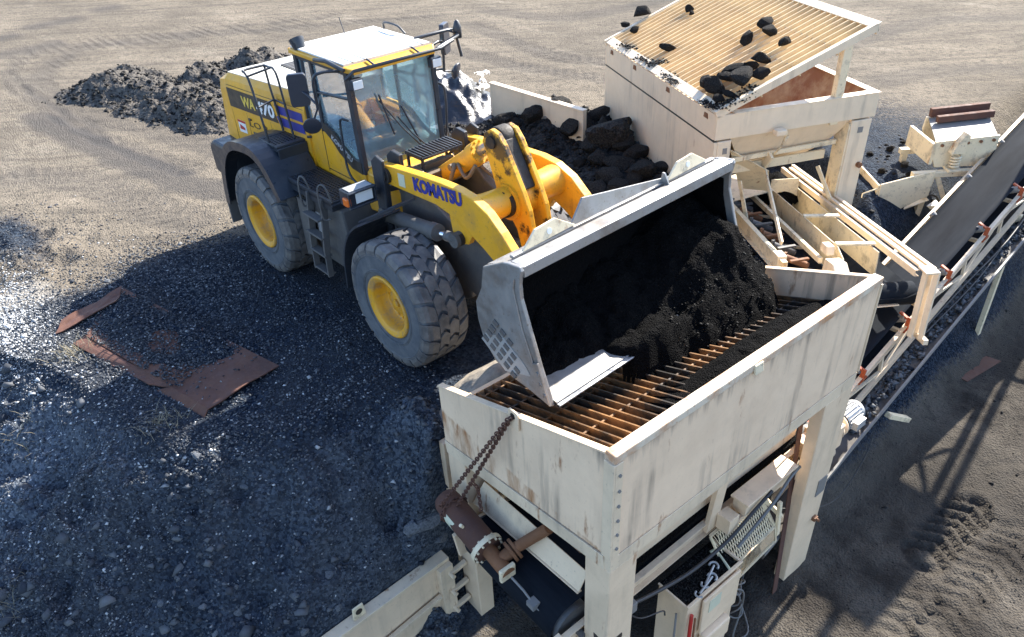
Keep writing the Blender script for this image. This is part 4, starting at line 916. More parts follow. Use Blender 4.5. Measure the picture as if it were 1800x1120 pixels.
b = MB(); b.pxz([(4.36, 2.02), (4.46, 2.02), (4.5, 2.35), (4.34, 2.35)], -.30, -.29); b.build('tube_patch', M_GRS, LD)
bc = [(4.00, 2.80), (4.05, 2.92), (4.16, 2.98), (4.28, 2.95), (4.38, 2.84), (4.52, 2.60), (4.66, 2.36), (4.76, 2.15), (4.80, 1.95), (4.88, 1.70), (4.90, 1.52), (4.82, 1.42), (4.70, 1.44), (4.62, 1.58), (4.54, 1.85), (4.40, 2.02), (4.24, 2.18), (4.16, 2.40), (4.08, 2.62)]
b = MB()
for y0, y1 in ((-.165, -.095), (.095, .165)): b.pxz(bc, y0, y1)
b.cyl((4.42, -.2, 2.17), (4.42, .2, 2.17), .22, n=24); bell = b.build('bellcrank', M_YELG, LD, 0.012)
b = MB()
for (x, z) in ((4.17, 2.83), (4.80, 1.55)):
    b.cyl((x, -.19, z), (x, .19, z), .075, n=18); b.mark()
b.cyl((4.42, -.26, 2.17), (4.42, .26, 2.17), .17, n=20); b.build('pin', M_GRS, bell, 0.01)
b = MB(); b.lathe((4.17, 0, 2.84), (0, 1, 0), [(-.09, .06), (-.09, .145), (.09, .145), (.09, .06)], 22); b.pxz([(4.12, 2.95), (4.32, 2.86), (4.62, 2.34), (4.52, 2.30), (4.3, 2.6)], -.09, .09); b.build('grease_cake', M_GRS, bell, 0.02)
p, q = np.array((2.95, 0, 2.02)), np.array((4.17, 0, 2.84)); d = (q-p)/np.linalg.norm(q-p)
b = MB(); b.cyl(p, p+d*.85, .125, n=24); b.cyl(p+d*.80, p+d*.98, .148, n=24); b.cyl(p-np.array((0, .13, 0)), p+np.array((0, .13, 0)), .11, n=16)
for k in range(10):
    a = 2*math.pi*k/10; x_, y_, _a = basis(d); o_ = (x_*math.cos(a)+y_*math.sin(a))*.125; b.cyl(p+d*.98+o_, p+d*1.01+o_, .018, n=6, smooth=False)
tc_ = b.build('tilt_cylinder', M_YEL2, LD, 0.008)
b = MB(); b.cyl(p+d*.95, q-d*.05, .07, n=16); b.build('rod', M_STB, tc_)
b = MB(); b.cyl(q-np.array((0, .085, 0)), q+np.array((0, .085, 0)), .12, n=18); b.cyl(q-d*.2, q, .085, n=14); b.build('rod_eye', M_GRS, tc_)
b = MB(); b.tube(curve([p+d*.55+np.array((0, -.15, .02)), p+d*.62+np.array((0, -.24, -.10)), p+d*.3+np.array((.1, -.30, -.25)), p+d*.0+np.array((-.1, -.3, -.1)), p+np.array((-.4, -.25, 0.05))], 6), .026, 8)
b.tube(curve([p+d*.60+np.array((0, -.13, 0)), p+d*.85+np.array((0.06, -.22, -.22)), p+d*1.05+np.array((0.02, -.16, -.15))], 6), .024, 8); b.cyl(p+d*.5+np.array((0, -.1, 0)), p+d*.5+np.array((0, -.20, 0)), .045, n=10); b.build('hydraulic_hose', M_HOSE, LD)
b = MB()   # valve stack and clutter between the arms
for k in range(6): b.box((2.55+.09*k, -.34, 1.95), (2.62+.09*k, .30, 2.10+.03*(k % 3)))
b.lathe((2.90, -.34, 2.08), (0, 1, 0), [(-.06, .05), (-.05, .12), (.02, .12), (.03, .05)], 16)
for y in (-.42, -.38, .4): b.tube(curve([(2.45, y, 1.98), (2.75, y-.02, 2.2), (3.1, y+.02, 2.12), (3.5, y+.05, 1.95), (3.8, y+.1, 1.8)], 5), .022, 8)
b.build('valve_block', M_HOSE, LD, 0.008)
b = MB()
b.beam((2.56, -.30, 2.32), (2.56, .36, 2.32), .03, .03); b.beam((2.92, -.30, 2.32), (2.92, .36, 2.32), .03, .03)
for k in range(13): b.beam((2.56, -.30+.055*k, 2.325), (2.92, -.30+.055*k, 2.325), .02, .05)
for x, y in ((2.58, -.28), (2.9, -.28), (2.58, .34), (2.9, .34)): b.beam((x, y, 2.0), (x, y, 2.31), .03, .03)
b.build('front_step_grille', M_BLK, LD)
b = MB(); b.beam((4.80, -.05, 1.55), (5.55, -.05, 1.62), .16, .12); b.build('bucket_link', M_YELG, LD, 0.02)

# ---- bucket
BW = 1.585
outl = [(6.20, 2.62), (6.02, 2.60), (5.72, 2.46), (5.66, 2.20), (5.56, 1.98), (5.57, 1.78), (5.64, 1.56), (5.80, 1.38), (6.05, 1.315), (6.35, 1.295), (6.62, 1.265)]
b = MB(); P = [(c[0], c[2]) for c in curve([(p[0], 0, p[1]) for p in outl[2:]], 3)]
b.strip(P, -BW, BW, 0.035)
b.strip([outl[0], outl[1], outl[2]], -BW, BW, 0.03)
bk = b.build('bucket', M_STL, LD)
def plate(y0, y1):
    poly = [(6.24, 2.60), (6.22, 2.64), (6.06, 2.62), (5.99, 2.60), (5.70, 2.44), (5.65, 2.18)] + [(p[0]-.012, p[1]) for p in outl[4:8]] + [(6.05, 1.30), (6.35, 1.28), (6.60, 1.255), (6.56, 1.36), (6.45, 1.64), (6.33, 1.98), (6.22, 2.30), (6.21, 2.45)]
    return MB().pxz(poly, y0, y1)
for s in (-1, 1):
    y0, y1 = sorted((s*BW, s*(BW+.045))); sp = plate(y0, y1).build('side_plate', M_STL, bk, 0.01)
    b = MB(); yy = s*(BW+.045)
    b.pxz([(6.30, 1.32), (6.36, 1.66), (6.44, 1.70), (6.60, 1.27)], *sorted((yy, yy+s*.025))); b.pxz([(6.16, 2.50), (6.08, 2.40), (6.18, 1.95), (6.34, 1.62), (6.38, 1.64), (6.24, 1.98), (6.14, 2.38)], *sorted((yy, yy+s*.018))); b.build('side_cutter', M_STL, bk, 0.006)
    b = MB()
    for j in range(5):
        for i in range(4):
            x, z = 5.66+i*0.115+j*0.105, 1.71-j*0.085+0.045*i-0.02*j
            if x > 6.3: continue
            ang = -0.55
            ex, ez = np.array((math.cos(ang), 0, math.sin(ang))), np.array((-math.sin(ang), 0, math.cos(ang)))
            x, z = 5.63+j*0.098+i*0.055, 1.60-j*0.062+i*0.085
            if z < 1.34: continue
            b.prism([(0, 0), (.078, 0), (.078, .062), (0, .062)], (x, yy, z), ex, ez, (0, s, 0), 0.014)
    b.build('wear_block', M_DKG, bk, 0.006)
    b = MB(); b.prism([(-.02, -.03), (.43, -.045), (.70, .30), (.55, .34), (.20, .33), (-.01, .12)], (5.63, s*(BW+.046), 1.575), np.array((math.cos(-.55), 0, math.sin(-.55)))*.92, np.array((-math.sin(-.55), 0, math.cos(-.55)))*.92, (0, s, 0), .004); b.build('wear_backing', M_GAL, bk)
    b = MB()
    for x, z in ((6.44, 1.58), (6.47, 1.47), (6.53, 1.37)): b.cyl((x, yy, z), (x, yy+s*.034, z), .022, n=8)
    b.build('bolt', M_STB, bk)
b = MB(); b.strip([(6.02, 1.325), (6.36, 1.305), (6.66, 1.255)], -BW, BW, 0.022); b.beam((6.63, -BW, 1.265), (6.63, BW, 1.265), .05, .03); b.build('cutting_edge', M_STB, bk, 0.004)
b = MB(); b.strip([(6.245, 2.525), (6.228, 2.63), (6.06, 2.625)], -BW, BW, 0.028)   # rolled top lip
b.build('top_lip', M_STL, bk, 0.008)
b = MB()   # stiffener along the back edge, lugs
b.prism([(0, 0), (.25, .24), (1.5, .05), (1.5, 0)], (5.98, -.78, 2.60), (0, 1, 0), (-.28, 0, .96), (.96, 0, .28), .025)
b.beam((6.0, -BW+.06, 2.615), (6.0, BW-.06, 2.615), .05, .03); b.build('back_stiffener', M_STL, bk, 0.006)
b = MB(); b.pxz([(5.98, 2.60), (6.0, 2.74), (6.03, 2.74), (6.10, 2.62)], .62, .64); b.build('back_fin', M_STL, bk)
for y in (-1.05, 1.05):
    b = MB(); b.prism([(-.36, 0), (-.16, .15), (.10, .17), (.34, .02)], (6.0, y, 2.62), (0, 1, 0), (-.25, 0, .97), (.97, 0, .25), .03); lg = b.build('lifting_lug', M_TWI, bk, 0.006)
    b = MB(); b.cyl((5.992, y, 2.70), (6.014, y, 2.705), .032, n=14); b.build('lug_hole', M_LTR, lg)
# black residue lining the inside
lin = [(6.20, 2.53), (6.0, 2.55), (5.78, 2.42), (5.72, 2.20), (5.63, 1.98), (5.64, 1.80), (5.70, 1.60), (5.84, 1.44), (6.05, 1.355), (6.25, 1.345)]
b = MB(); P = [(c[0], c[2]) for c in curve([(p[0], 0, p[1]) for p in lin], 3)]; b.strip(P[1:], -BW+.01, BW-.01, 0.02)
b.pxz([(6.14, 2.40), (5.8, 2.42), (5.72, 2.2), (5.64, 1.9), (5.75, 1.5), (6.05, 1.36), (6.40, 1.34), (6.36, 1.62), (6.24, 1.95), (6.16, 2.2)], BW-.012, BW-.002); b.pxz([(6.10, 2.40), (5.8, 2.42), (5.72, 2.2), (5.64, 1.9), (5.75, 1.5), (6.05, 1.36), (6.30, 1.36), (6.26, 1.62), (6.14, 1.95), (6.10, 2.2)], -BW+.002, -BW+.012)
b.build('residue_lining', M_LINE, bk)

# ---- operator in the cab
def skin_body(name, pts, edges, radii, mat, root=0, sub=2, parent=None):
    me = bpy.data.meshes.new(name); me.from_pydata([tuple(p) for p in pts], edges, []); me.update()
    o = bpy.data.objects.new(name, me); COL.objects.link(o)
    sk = o.modifiers.new('skin', 'SKIN'); sk.use_smooth_shade = True
    if not me.skin_vertices: 
        bpy.context.view_layer.objects.active = o
    lay = me.skin_vertices[0].data if me.skin_vertices else None
    if lay:
        for i, r in enumerate(radii): lay[i].radius = (r, r) if not hasattr(r, '__len__') else r
        lay[root].use_root = True
    ss = o.modifiers.new('subd', 'SUBSURF'); ss.levels = sub; ss.render_levels = sub
    dg = bpy.context.evaluated_depsgraph_get(); m2 = bpy.data.meshes.new_from_object(o.evaluated_get(dg)); bpy.data.objects.remove(o, do_unlink=True)
    m2.name = name; m2.materials.clear(); m2.materials.append(mat)
    for p in m2.polygons: p.use_smooth = True
    o = bpy.data.objects.new(name, m2); COL.objects.link(o); o.parent = parent; return o
def merge_chains(chains):
    """chains: lists of (x,y,z,r); a chain that starts with an int joins that vertex"""
    pts, ed, rad = [], [], []
    for ch in chains:
        prev = None
        for q in ch:
            if isinstance(q, int): prev = q; continue
            pts.append(q[:3]); rad.append(q[3]); k = len(pts)-1
            if prev is not None: ed.append((prev, k))
            prev = k
    return pts, ed, rad
px0 = thing('person', 'operator in grey t-shirt and dark trousers seated at the controls in the loader cab', 'person')
X0, Z0 = 1.06, 2.28
bodych = [[(X0, 0, Z0+.06, .12), (X0-.02, 0, Z0+.22, .115), (X0-.03, 0, Z0+.38, .125), (X0-.03, 0, Z0+.50, .09), (X0-.01, 0, Z0+.57, .058), (X0+.01, 0, Z0+.63, .062), (X0+.035, 0, Z0+.70, .098), (X0+.03, 0, Z0+.78, .105), (X0+.02, 0, Z0+.85, .07)],
          [0, (X0+.06, -.10, Z0+.02, .095), (X0+.28, -.13, Z0+.05, .082), (X0+.48, -.14, Z0+.07, .066), (X0+.54, -.14, Z0-.10, .058), (X0+.58, -.14, Z0-.36, .042), (X0+.68, -.14, Z0-.42, .036)],
          [0, (X0+.06, .10, Z0+.02, .095), (X0+.28, .13, Z0+.05, .082), (X0+.48, .14, Z0+.07, .066), (X0+.54, .14, Z0-.10, .058), (X0+.58, .14, Z0-.36, .042), (X0+.68, .14, Z0-.42, .036)],
          [3, (X0-.02, -.17, Z0+.47, .07), (X0+.06, -.24, Z0+.30, .05), (X0+.14, -.25, Z0+.18, .043), (X0+.33, -.18, Z0+.21, .034), (X0+.42, -.15, Z0+.24, .028)],
          [3, (X0-.02, .17, Z0+.47, .07), (X0+.06, .25, Z0+.30, .05), (X0+.12, .28, Z0+.16, .043), (X0+.28, .32, Z0+.12, .034), (X0+.38, .33, Z0+.12, .028)]]
pts, ed, rad = merge_chains(bodych); skin_body('body', pts, ed, rad, M_SKIN, 0, 2, px0)
sh = [[(X0, 0, Z0+.02, .165), (X0-.02, 0, Z0+.20, .165), (X0-.03, 0, Z0+.36, .175), (X0-.03, 0, Z0+.47, .14), (X0-.02, 0, Z0+.545, .085)], [3, (X0-.02, -.17, Z0+.47, .105), (X0+.04, -.225, Z0+.33, .09)], [3, (X0-.02, .17, Z0+.47, .105), (X0+.04, .235, Z0+.33, .09)]]
pts, ed, rad = merge_chains(sh); skin_body('shirt', pts, ed, rad, M_SHIRT, 0, 2, px0)
tr_ = [[(X0, 0, Z0+.02, .155), ], [0, (X0+.06, -.10, Z0+.02, .125), (X0+.28, -.13, Z0+.05, .112), (X0+.48, -.14, Z0+.07, .094), (X0+.54, -.14, Z0-.10, .086), (X0+.57, -.14, Z0-.32, .072)], [0, (X0+.06, .10, Z0+.02, .125), (X0+.28, .13, Z0+.05, .112), (X0+.48, .14, Z0+.07, .094), (X0+.54, .14, Z0-.10, .086), (X0+.57, .14, Z0-.32, .072)]]
pts, ed, rad = merge_chains(tr_); skin_body('trousers', pts, ed, rad, M_TROU, 0, 2, px0)
hh = np.array((X0+.03, 0, Z0+.76))
b = MB(); b.lathe(hh+np.array((-.015, 0, .02)), (0.15, 0, 1), [(-.02, .108), (.05, .11), (.09, .085), (.115, .03), (.118, 0)], 18); b.build('hair', M_HAIR, px0)
b = MB()
for s in (-1, 1):
    for k, (a, L) in enumerate(((-.35, .055), (-.12, .07), (.08, .075), (.28, .065), (.9, .045))):
        base = np.array((X0+.42, -.15, Z0+.24)) if s < 0 else np.array((X0+.38, .33, Z0+.12))
        f0 = base+np.array((.01, (k-2)*.017, .0)); b.tube([f0, f0+np.array((L*.6, a*.03, .004)), f0+np.array((L*.9, a*.03, -.03))], [.0095, .0085, .007], 7)
b.build('fingers', M_SKIN, px0)
b = MB(); b.tube([hh+np.array((.085, 0, .005)), hh+np.array((.118, 0, -.03))], [.012, .018], 8)
for s in (-1, 1): b.lathe(hh+np.array((0, s*.098, -.02)), (0, s, 0), [(0, .03), (.015, .028), (.018, 0)], 10)
b.build('face', M_SKIN, px0)

# panel gaps, latches, hinges and hoses that break up the large loader surfaces
b = MB()
for x in (-.30, .35): b.slab([hs(x, 1.5, .003), hs(x+.006, 1.5, .003), hs(x+.006, 2.19, .003), hs(x, 2.19, .003)], .004); b.mark()
b.slab([hs(-1.42, 2.56, .003), hs(.68, 2.56, .003), hs(.68, 2.566, .003), hs(-1.42, 2.566, .003)], .004); b.build('panel_gap', M_DEC, hood)
for x, z in ((-.38, 1.95), (.28, 1.95), (-.90, 2.10)):
    b = MB(); q = np.array(hs(x, z, .012)); b.box(q-np.array((.04, .01, .015)), q+np.array((.04, .012, .015))); b.build('latch', M_BLK, hood, .004)
for s in (-1, 1):
    b = MB()
    for k in range(4): b.tube(curve([(2.05, s*(.30+.04*k), 1.25-.05*k), (2.25, s*(.46+.03*k), 1.45-.04*k), (2.5, s*(.44+.03*k), 1.30-.05*k), (2.75, s*(.36+.02*k), 1.15)], 5), .022, 7); b.mark()
    b.build('articulation_hose', M_CABLE, LD)
    b = MB(); b.box((1.30, s*1.125-.003, .95), (1.42, s*1.125+.003, 1.35)); b.build('side_sticker', M_LTG, LD)
b = MB()
for y in (-.54, -.36, .36, .54): b.box((.66, y-.01, CZ-.02), (2.0, y+.01, CZ+.012)); b.mark()
b.build('roof_rib', M_WHT, cab, .004)
# ------------------------------------------------------------------ front feed bin (local: u along the long side, v towards the loader, z up)
HO = (7.77, -2.08, 0.0); HA = 86.722; HL = 3.955; HD = 2.63
HF = Frame(HO, HA)
HB = thing('feed_bin', 'long cream feed bin with stained panels and rusty bar grate under the loader bucket', 'feed bin', HO, HA)
rimz = lambda v: 1.75-0.345*v
lowz = lambda v: 0.48-0.165*v
def hm(): return MB(HF)
T_ = 0.075
b = hm(); b.box((0, 0, 0.48), (HL, T_, 1.66)); b.build('front_panel', M_CRS, HB, 0.006)
b = hm(); b.box((-0.006, -0.012, 1.66), (HL+.006, T_+0.03, 1.75)); b.build('front_rim', M_RIMT, HB, 0.012)
for nm, u0, u1 in (('side_panel', 0, T_*.6), ('side_panel', HL-T_*.6, HL)):
    b = hm(); b.prism([(T_, .48), (T_, rimz(T_)), (HD, rimz(HD)), (HD, lowz(HD))], (u0, 0, 0), (0, 1, 0), (0, 0, 1), (1, 0, 0), u1-u0); pn = b.build(nm, M_CRS, HB, 0.006)
    b = hm(); b.beam((( u0+u1)/2, T_+.03, rimz(T_+.03)+.004), ((u0+u1)/2, HD, rimz(HD)+.004), .07, .02); b.build('top_rim', M_CRM, pn, 0.004)
    if u0 > 1: pass
b = hm(); b.box((T_, HD-.06, lowz(HD)), (HL-T_, HD, 0.53)); b.build('back_panel', M_CRM, HB, 0.006)
# seams, corner angles and their bolts
b = hm(); b.box((-0.022, -0.016, 0.49), (0.0, 0.10, 1.655)); b.mark(); b.box((0.0, -0.018, 0.49), (0.085, 0.0, 1.655)); b.mark(); b.box((HL, -.016, .49), (HL+.02, .1, 1.655)); b.build('corner_angle', M_CRR, HB, 0.003)
b = hm()
for k in range(6): b.cyl((0.045, -0.018, 1.52-k*.18), (0.045, -0.032, 1.52-k*.18), .017, n=6, smooth=False); b.mark(); b.cyl((HL+.02, .05, 1.52-k*.18), (HL+.034, .05, 1.52-k*.18), .017, n=6, smooth=False); b.mark()
b.build('bolt', M_GRY, HB)
b = hm(); b.box((0.0, -0.004, 0.30), (HL, T_, 0.472)); b.mark(); b.beam((0.02, T_, lowz(T_)-.10), (0.02, HD, lowz(HD)-.10), .05, .17); b.mark(); b.beam((HL-.02, T_, lowz(T_)-.10), (HL-.02, HD, lowz(HD)-.10), .05, .17); b.build('bottom_beam', M_CRR, HB, 0.004)
# legs: tapering plate columns
def leg(poly, v0, v1):
    b = hm(); b.prism(poly, (0, v0, 0), (1, 0, 0), (0, 0, 1), (0, 1, 0), v1-v0); return b
for poly, v0, v1 in (([(0, .296), (.36, .296), (.33, -2.95), (0.0, -2.95)], 0.0, .32), ([(HL-.56, .296), (HL, .296), (HL, -2.86), (HL-.12, -2.95), (HL-.5, -2.95)], 0.0, .16),
                     ([(0, .03), (.26, .03), (.22, -2.95), (0, -2.95)], HD-.36, HD-.02), ([(HL-.3, .03), (HL, .03), (HL, -2.95), (HL-.26, -2.95)], HD-.36, HD-.02)):
    lg = leg(poly, v0, v1).build('leg', M_CRM, HB, 0.012)
b = hm(); b.prism([(-.06, .05), (-.02, -.04), (.03, -.06), (.055, .0), (.05, .05)], (.16, -.003, -.86), (1, 0, 0), (0, 0, 1), (0, -1, 0), .002); b.mark(); b.prism([(-.05, .05), (.04, .05), (.03, -.04), (-.02, -.06)], (-.003, .14, -.86), (0, 1, 0), (0, 0, 1), (-1, 0, 0), .002); b.build('lifting_slot', M_DEC, HB)
b = hm(); b.box((HL-.24, -.012, -1.42), (HL-.05, -.001, -1.14)); b.build('maker_plate', M_GRY, HB)
b = hm(); b.box((HL-.16, -.05, -1.92), (HL-.09, -.001, -1.86)); b.cyl((HL-.12, -.05, -1.89), (HL-.12, -.09, -1.89), .02, n=8); b.build('earth_stud', M_RUSTO, HB)
b = hm(); b.prism([(-.06, 0), (.06, 0), (.06, .10), (-.06, .10)], (1.82, -.016, 1.63), (1, 0, 0), (0, 0.2, 1), (0, -1, .1), .03); b.build('rim_tag', M_TWI, HB, 0.008)
# grate: flat bars across, three cross bars, raised edge frame
gz = lambda v: 1.40-0.345*v
b = hm(); n = 33
for k in range(n):
    u = .09+k*(HL-.18)/(n-1); b.beam((u, T_+.02, gz(T_)-.07), (u, HD-.07, gz(HD-.07)-.07), .018, .16)
b.build('grate_bars', M_BAR, HB)
b = hm()
for v in (.34, .86, 1.40, 1.94, 2.46): b.beam((T_, v, gz(v)-.075), (HL-T_, v, gz(v)-.075), .02, .13)
b.build('grate_cross_bars', M_BAR, HB)
b = hm(); b.beam((.06, .12, gz(.12)-.11), (HL-.06, .12, gz(.12)-.11), .10, .16); b.beam((.07, .1, gz(.1)-.1), (.07, HD-.08, gz(HD-.08)-.1), .05, .18); b.build('grate_frame', M_BARC, HB, 0.006)
# hopper funnel beneath
b = hm()
top = [(.06, T_, .40), (HL-.06, T_, .40), (HL-.06, HD-.07, .02), (.06, HD-.07, .02)]; bot = [(.35, .75, -.42), (HL-.35, .75, -.42), (HL-.35, 1.85, -.42), (.35, 1.85, -.42)]
for i in range(4):
    j = (i+1) % 4; b.slab([top[i], top[j], bot[j], bot[i]], .012)
b.build('funnel', M_CRS, HB)
b = hm(); b.slab([(.15, 2.12, -.33), (.15, .42, -.25), (.07, .46, -.52), (.07, 2.25, -.70)], .012); b.beam((.07, 2.25, -.71), (.07, .46, -.53), .06, .014); b.build('skirt_plate', M_CRR, HB, 0.004)
# lug on the left rim
b = hm(); b.prism([(-.075, -.12), (.075, -.12), (.075, .07), (.05, .09), (-.05, .09), (-.075, .07)], (-.012, 1.27, rimz(1.27)), (0, 1, 0), (0, 0, 1), (-1, 0, 0), .02); lu = b.build('chain_lug', M_CRM, HB, 0.004)
b = hm(); b.cyl((-.034, 1.27, rimz(1.27)+.025), (-.0, 1.27, rimz(1.27)+.025), .035, n=14); b.build('lug_hole', M_DEC, lu)

# feeder conveyor slung under the bin
FC = thing('feeder_conveyor', 'short black belt feeder in a cream frame slung beneath the long front bin', 'conveyor', HF((0, 1.2, -1.0)), HA)
b = hm(); VB0, VB1, ZT = .52, 2.02, -.72
ring = [( .0+.27*math.cos(a), -1.02+.27*math.sin(a)) for a in [math.radians(90+180*k/10) for k in range(11)]]
outer = [(HL+.25, ZT-.03)]+ring+[(HL+.25, -1.29)]
b.add([(p[0], v_, p[1]) for p in outer for v_ in (VB0, VB1)], [(2*k, 2*k+1, 2*k+3, 2*k+2) for k in range(len(outer)-1)], True)
b.build('belt', M_BELT, FC)
b = hm(); b.cyl((0, VB0-.05, -1.02), (0, VB1+.05, -1.02), .24, n=24); b.cyl((0, VB0-.22, -1.02), (0, VB1+.18, -1.02), .05, n=12); b.mark(); b.cyl((HL+.1, VB0-.2, -1.0), (HL+.1, VB1+.05, -1.0), .24, n=24); b.build('pulley', M_DKG, FC)
for v in (VB0-.12, VB1+.10):
    b = hm(); b.channel((-.25, v, -1.00), (HL+.3, v, -.92), .06, .22, .012, side=-1 if v < 1 else 1); b.beam((-.30, v, -1.22), (.35, v, -1.22), .05, .08); b.beam((-.30, v, -.86), (-.25, v, -1.25), .05, .10); b.build('side_frame', M_CRM, FC, 0.004)
b = hm()
b.box((.30, VB0-.10, -.66), (HL-.25, VB0-.075, -.30)); b.mark(); b.box((.30, VB1+.05, -.66), (HL-.25, VB1+.075, -.30)); b.mark(); b.beam((2.02, .25, .30), (2.02, .35, -1.0), .18, .06, (0, 1, 0)); b.build('skirt_board', M_CRM, FC, 0.006)
b = hm()
b.box((2.30, .10, -.80), (3.18, .28, -.58)); b.box((2.26, .06, -.60), (3.22, .30, -.57)); b.box((2.05, .12, -.95), (2.22, .30, -.72)); b.mark(); b.beam((2.2, .2, -.98), (3.1, .2, -.90), .05, .06)
b.build('take_up_frame', M_CRM, FC, 0.006)
b = hm(); rng_ = np.random.default_rng(4)
b.box((.3, VB0-.16, -.70), (HL-.2, VB0-.10, -.64)); b.build('spilled_fines', M_COAL, FC)
# expanded-metal guard
b = hm(); p0, p1, p2, p3 = [np.array(p) for p in ((1.95, .28, -1.02), (2.85, .28, -.95), (2.95, .05, -1.42), (2.05, .05, -1.55))]
for k in range(24):
    for pa, pb_, qa, qb in ((p0, p3, p1, p2),):
        t0, t1 = k/24, (k+3.2)/24
        for s0, s1 in ((t0, min(1, t1)),): 
            b.beam(pa+(qa-pa)*s0, pb_+(qb-pb_)*s1, .012, .004); b.beam(pa+(qa-pa)*s1, pb_+(qb-pb_)*s0, .012, .004)
for pa, pb_ in ((p0, p1), (p1, p2), (p2, p3), (p3, p0)): b.beam(pa, pb_, .035, .02)
q2, q3 = p2+np.array((.06, -.02, -.30)), p3+np.array((.06, -.02, -.30))
for k in range(40): b.beam(p3+(p2-p3)*k/40, q3+(q2-q3)*k/40, .008, .004)
b.beam(q3, q2, .03, .02); b.beam(p2, q2, .03, .02); b.beam(p2+np.array((0, 0, .42)), q2+np.array((0, 0, .12)), .04, .05); b.beam(p1, p2+np.array((.1, 0, .1)), .05, .05)
b.build('mesh_guard', M_TWI, FC)
# gear motor at the head end
gm = np.array((HL+.38, .28, -.82))
b = hm(); b.box(gm+np.array((-.40, -.16, -.20)), gm+np.array((.02, .16, .16))); b.box(gm+np.array((-.62, -.14, -.14)), gm+np.array((-.40, .14, .10))); b.lathe(gm+np.array((.0, 0, 0)), (1, 0, 0), [(0, .17), (.04, .17), (.045, .13), (.10, .12), (.11, .165), (.14, .165), (.145, .12), (.2, .115)], 22); b.cyl(gm+np.array((-.1, -.02, -.16)), gm+np.array((.05, -.02, -.44)), .09, n=16); gmo = b.build('gearbox', M_CRM, FC, 0.012)
b = hm(); b.lathe(gm+np.array((.20, 0, 0)), (1, 0, 0), [(0, .13), (.30, .13), (.31, .14), (.36, .14), (.385, .12), (.39, 0)], 24)
for k in range(20):
    a = 2*math.pi*k/20; o_ = np.array((0, math.cos(a), math.sin(a)))*.138; b.beam(gm+o_+np.array((.21, 0, 0)), gm+o_+np.array((.5, 0, 0)), .010, .03, o_)
b.box(gm+np.array((.24, -.22, -.06)), gm+np.array((.44, -.12, .06))); b.build('motor', M_GAL, gmo, 0.004)
b = hm(); b.tube(curve([(HL-.62, .1, -.70), (HL-.9, .05, -.66), (HL-1.3, .0, -.80), (HL-1.9, -.02, -1.02)], 6), .02, 8); b.build('motor_lead', M_CABG, FC)
b = hm(); b.tube(curve([(.36, .16, -.75), (.8, .14, -.9), (1.4, .1, -1.0), (2.0, .08, -.95), (2.4, .06, -.75), (2.7, .05, -.62)], 6), .022, 8); b.tube(curve([(.40, .10, -.8), (.6, .08, -1.05), (.9, .05, -1.18), (.95, .05, -1.3)], 5), .009, 6); b.build('black_lead', M_CABLE, FC)
b = hm(); b.box((.36, .08, -.84), (.52, .2, -.70)); b.build('junction_box', M_GRY, FC, 0.01)
# leaning rusty flat bar
b = hm(); b.beam((HL-.40, .34, .22), (3.22, -.02, -2.92), .10, .012, (0, 1, 0)); tag(b.build('flat_bar', M_RUST, None, 0.002, HF((3.22, 0, -2.9))), 'long rusty flat steel bar leaning behind the right leg of the cream bin', 'steel bar')

# rusty air canister hung on a chain, with its elbow pipe
AC = thing('air_canister', 'rust-brown air canister with flanged elbow hanging from a chain beside the cream bin', 'canister', HF((-.25, 1.8, -.52)), HA)
c0, c1 = np.array((-.26, 2.40, -.50)), np.array((-.26, 1.46, -.66)); cd = (c1-c0)/np.linalg.norm(c1-c0)
b = hm(); b.lathe(c0, cd, [(0, 0), (0.005, .07), (.03, .125), (.08, .152), (.14, .158), (.80, .158), (.81, .185), (.86, .185), (.865, .1), (.87, 0)], 28); b.build('canister_body', M_RUST, AC)
b = hm(); b.lathe(c0, cd, [(.805, .19), (.815, .196), (.855, .196), (.865, .19)], 28)
for k in range(12):
    a = 2*math.pi*k/12; x_, y_, a_ = basis(cd); o_ = c0+(x_*math.cos(a)+y_*math.sin(a))*.172; b.cyl(o_+cd*.79, o_+cd*.885, .014, n=6, smooth=False)
b.build('end_flange', M_TWI, AC, 0.003)
b = hm(); b.cyl(c0+cd*.55+np.array((-.1, 0, .12)), c0+cd*.55+np.array((-.13, 0, .17)), .02, n=8); b.build('drain_plug', M_TWI, AC)
b = hm(); e0 = c0+cd*.86; b.cyl(e0, e0+cd*.36, .082, n=20); b.cyl(e0+cd*.18, e0+cd*.18+np.array((.16, -.02, .06)), .07, n=18); b.lathe(e0+cd*.18+np.array((.14, -.02, .05)), (1, -.1, .35), [(0, .07), (0, .125), (.035, .125), (.035, .08), (.055, .08), (.055, .125), (.09, .125), (.09, .065)], 22); b.cyl(e0+cd*.18+np.array((.2, -.03, .08)), (.16, 1.02, -.14), .062, n=18); b.build('elbow_pipe', M_RUSTO, AC, 0.003)
b = hm(); b.box(e0+cd*.34+np.array((-.10, -.02, -.09)), e0+cd*.34+np.array((.10, .03, .09))); b.build('valve_block', M_TWI, AC, 0.015)
b = hm(); b.tube([e0+cd*.40, e0+cd*.58+np.array((.02, 0, -.03)), e0+cd*.72+np.array((.03, 0, -.08))], .014, 8); b.box(e0+cd*.72+np.array((-.02, -.06, -.12)), e0+cd*.72+np.array((.08, .05, -.05)));
b.tube(curve([e0+cd*.78+np.array((.03, 0, -.1)), e0+cd*.95+np.array((.1, 0, -.12)), (.2, .5, -.92)], 6), .009, 6); b.build('air_hose', M_GRY, AC)
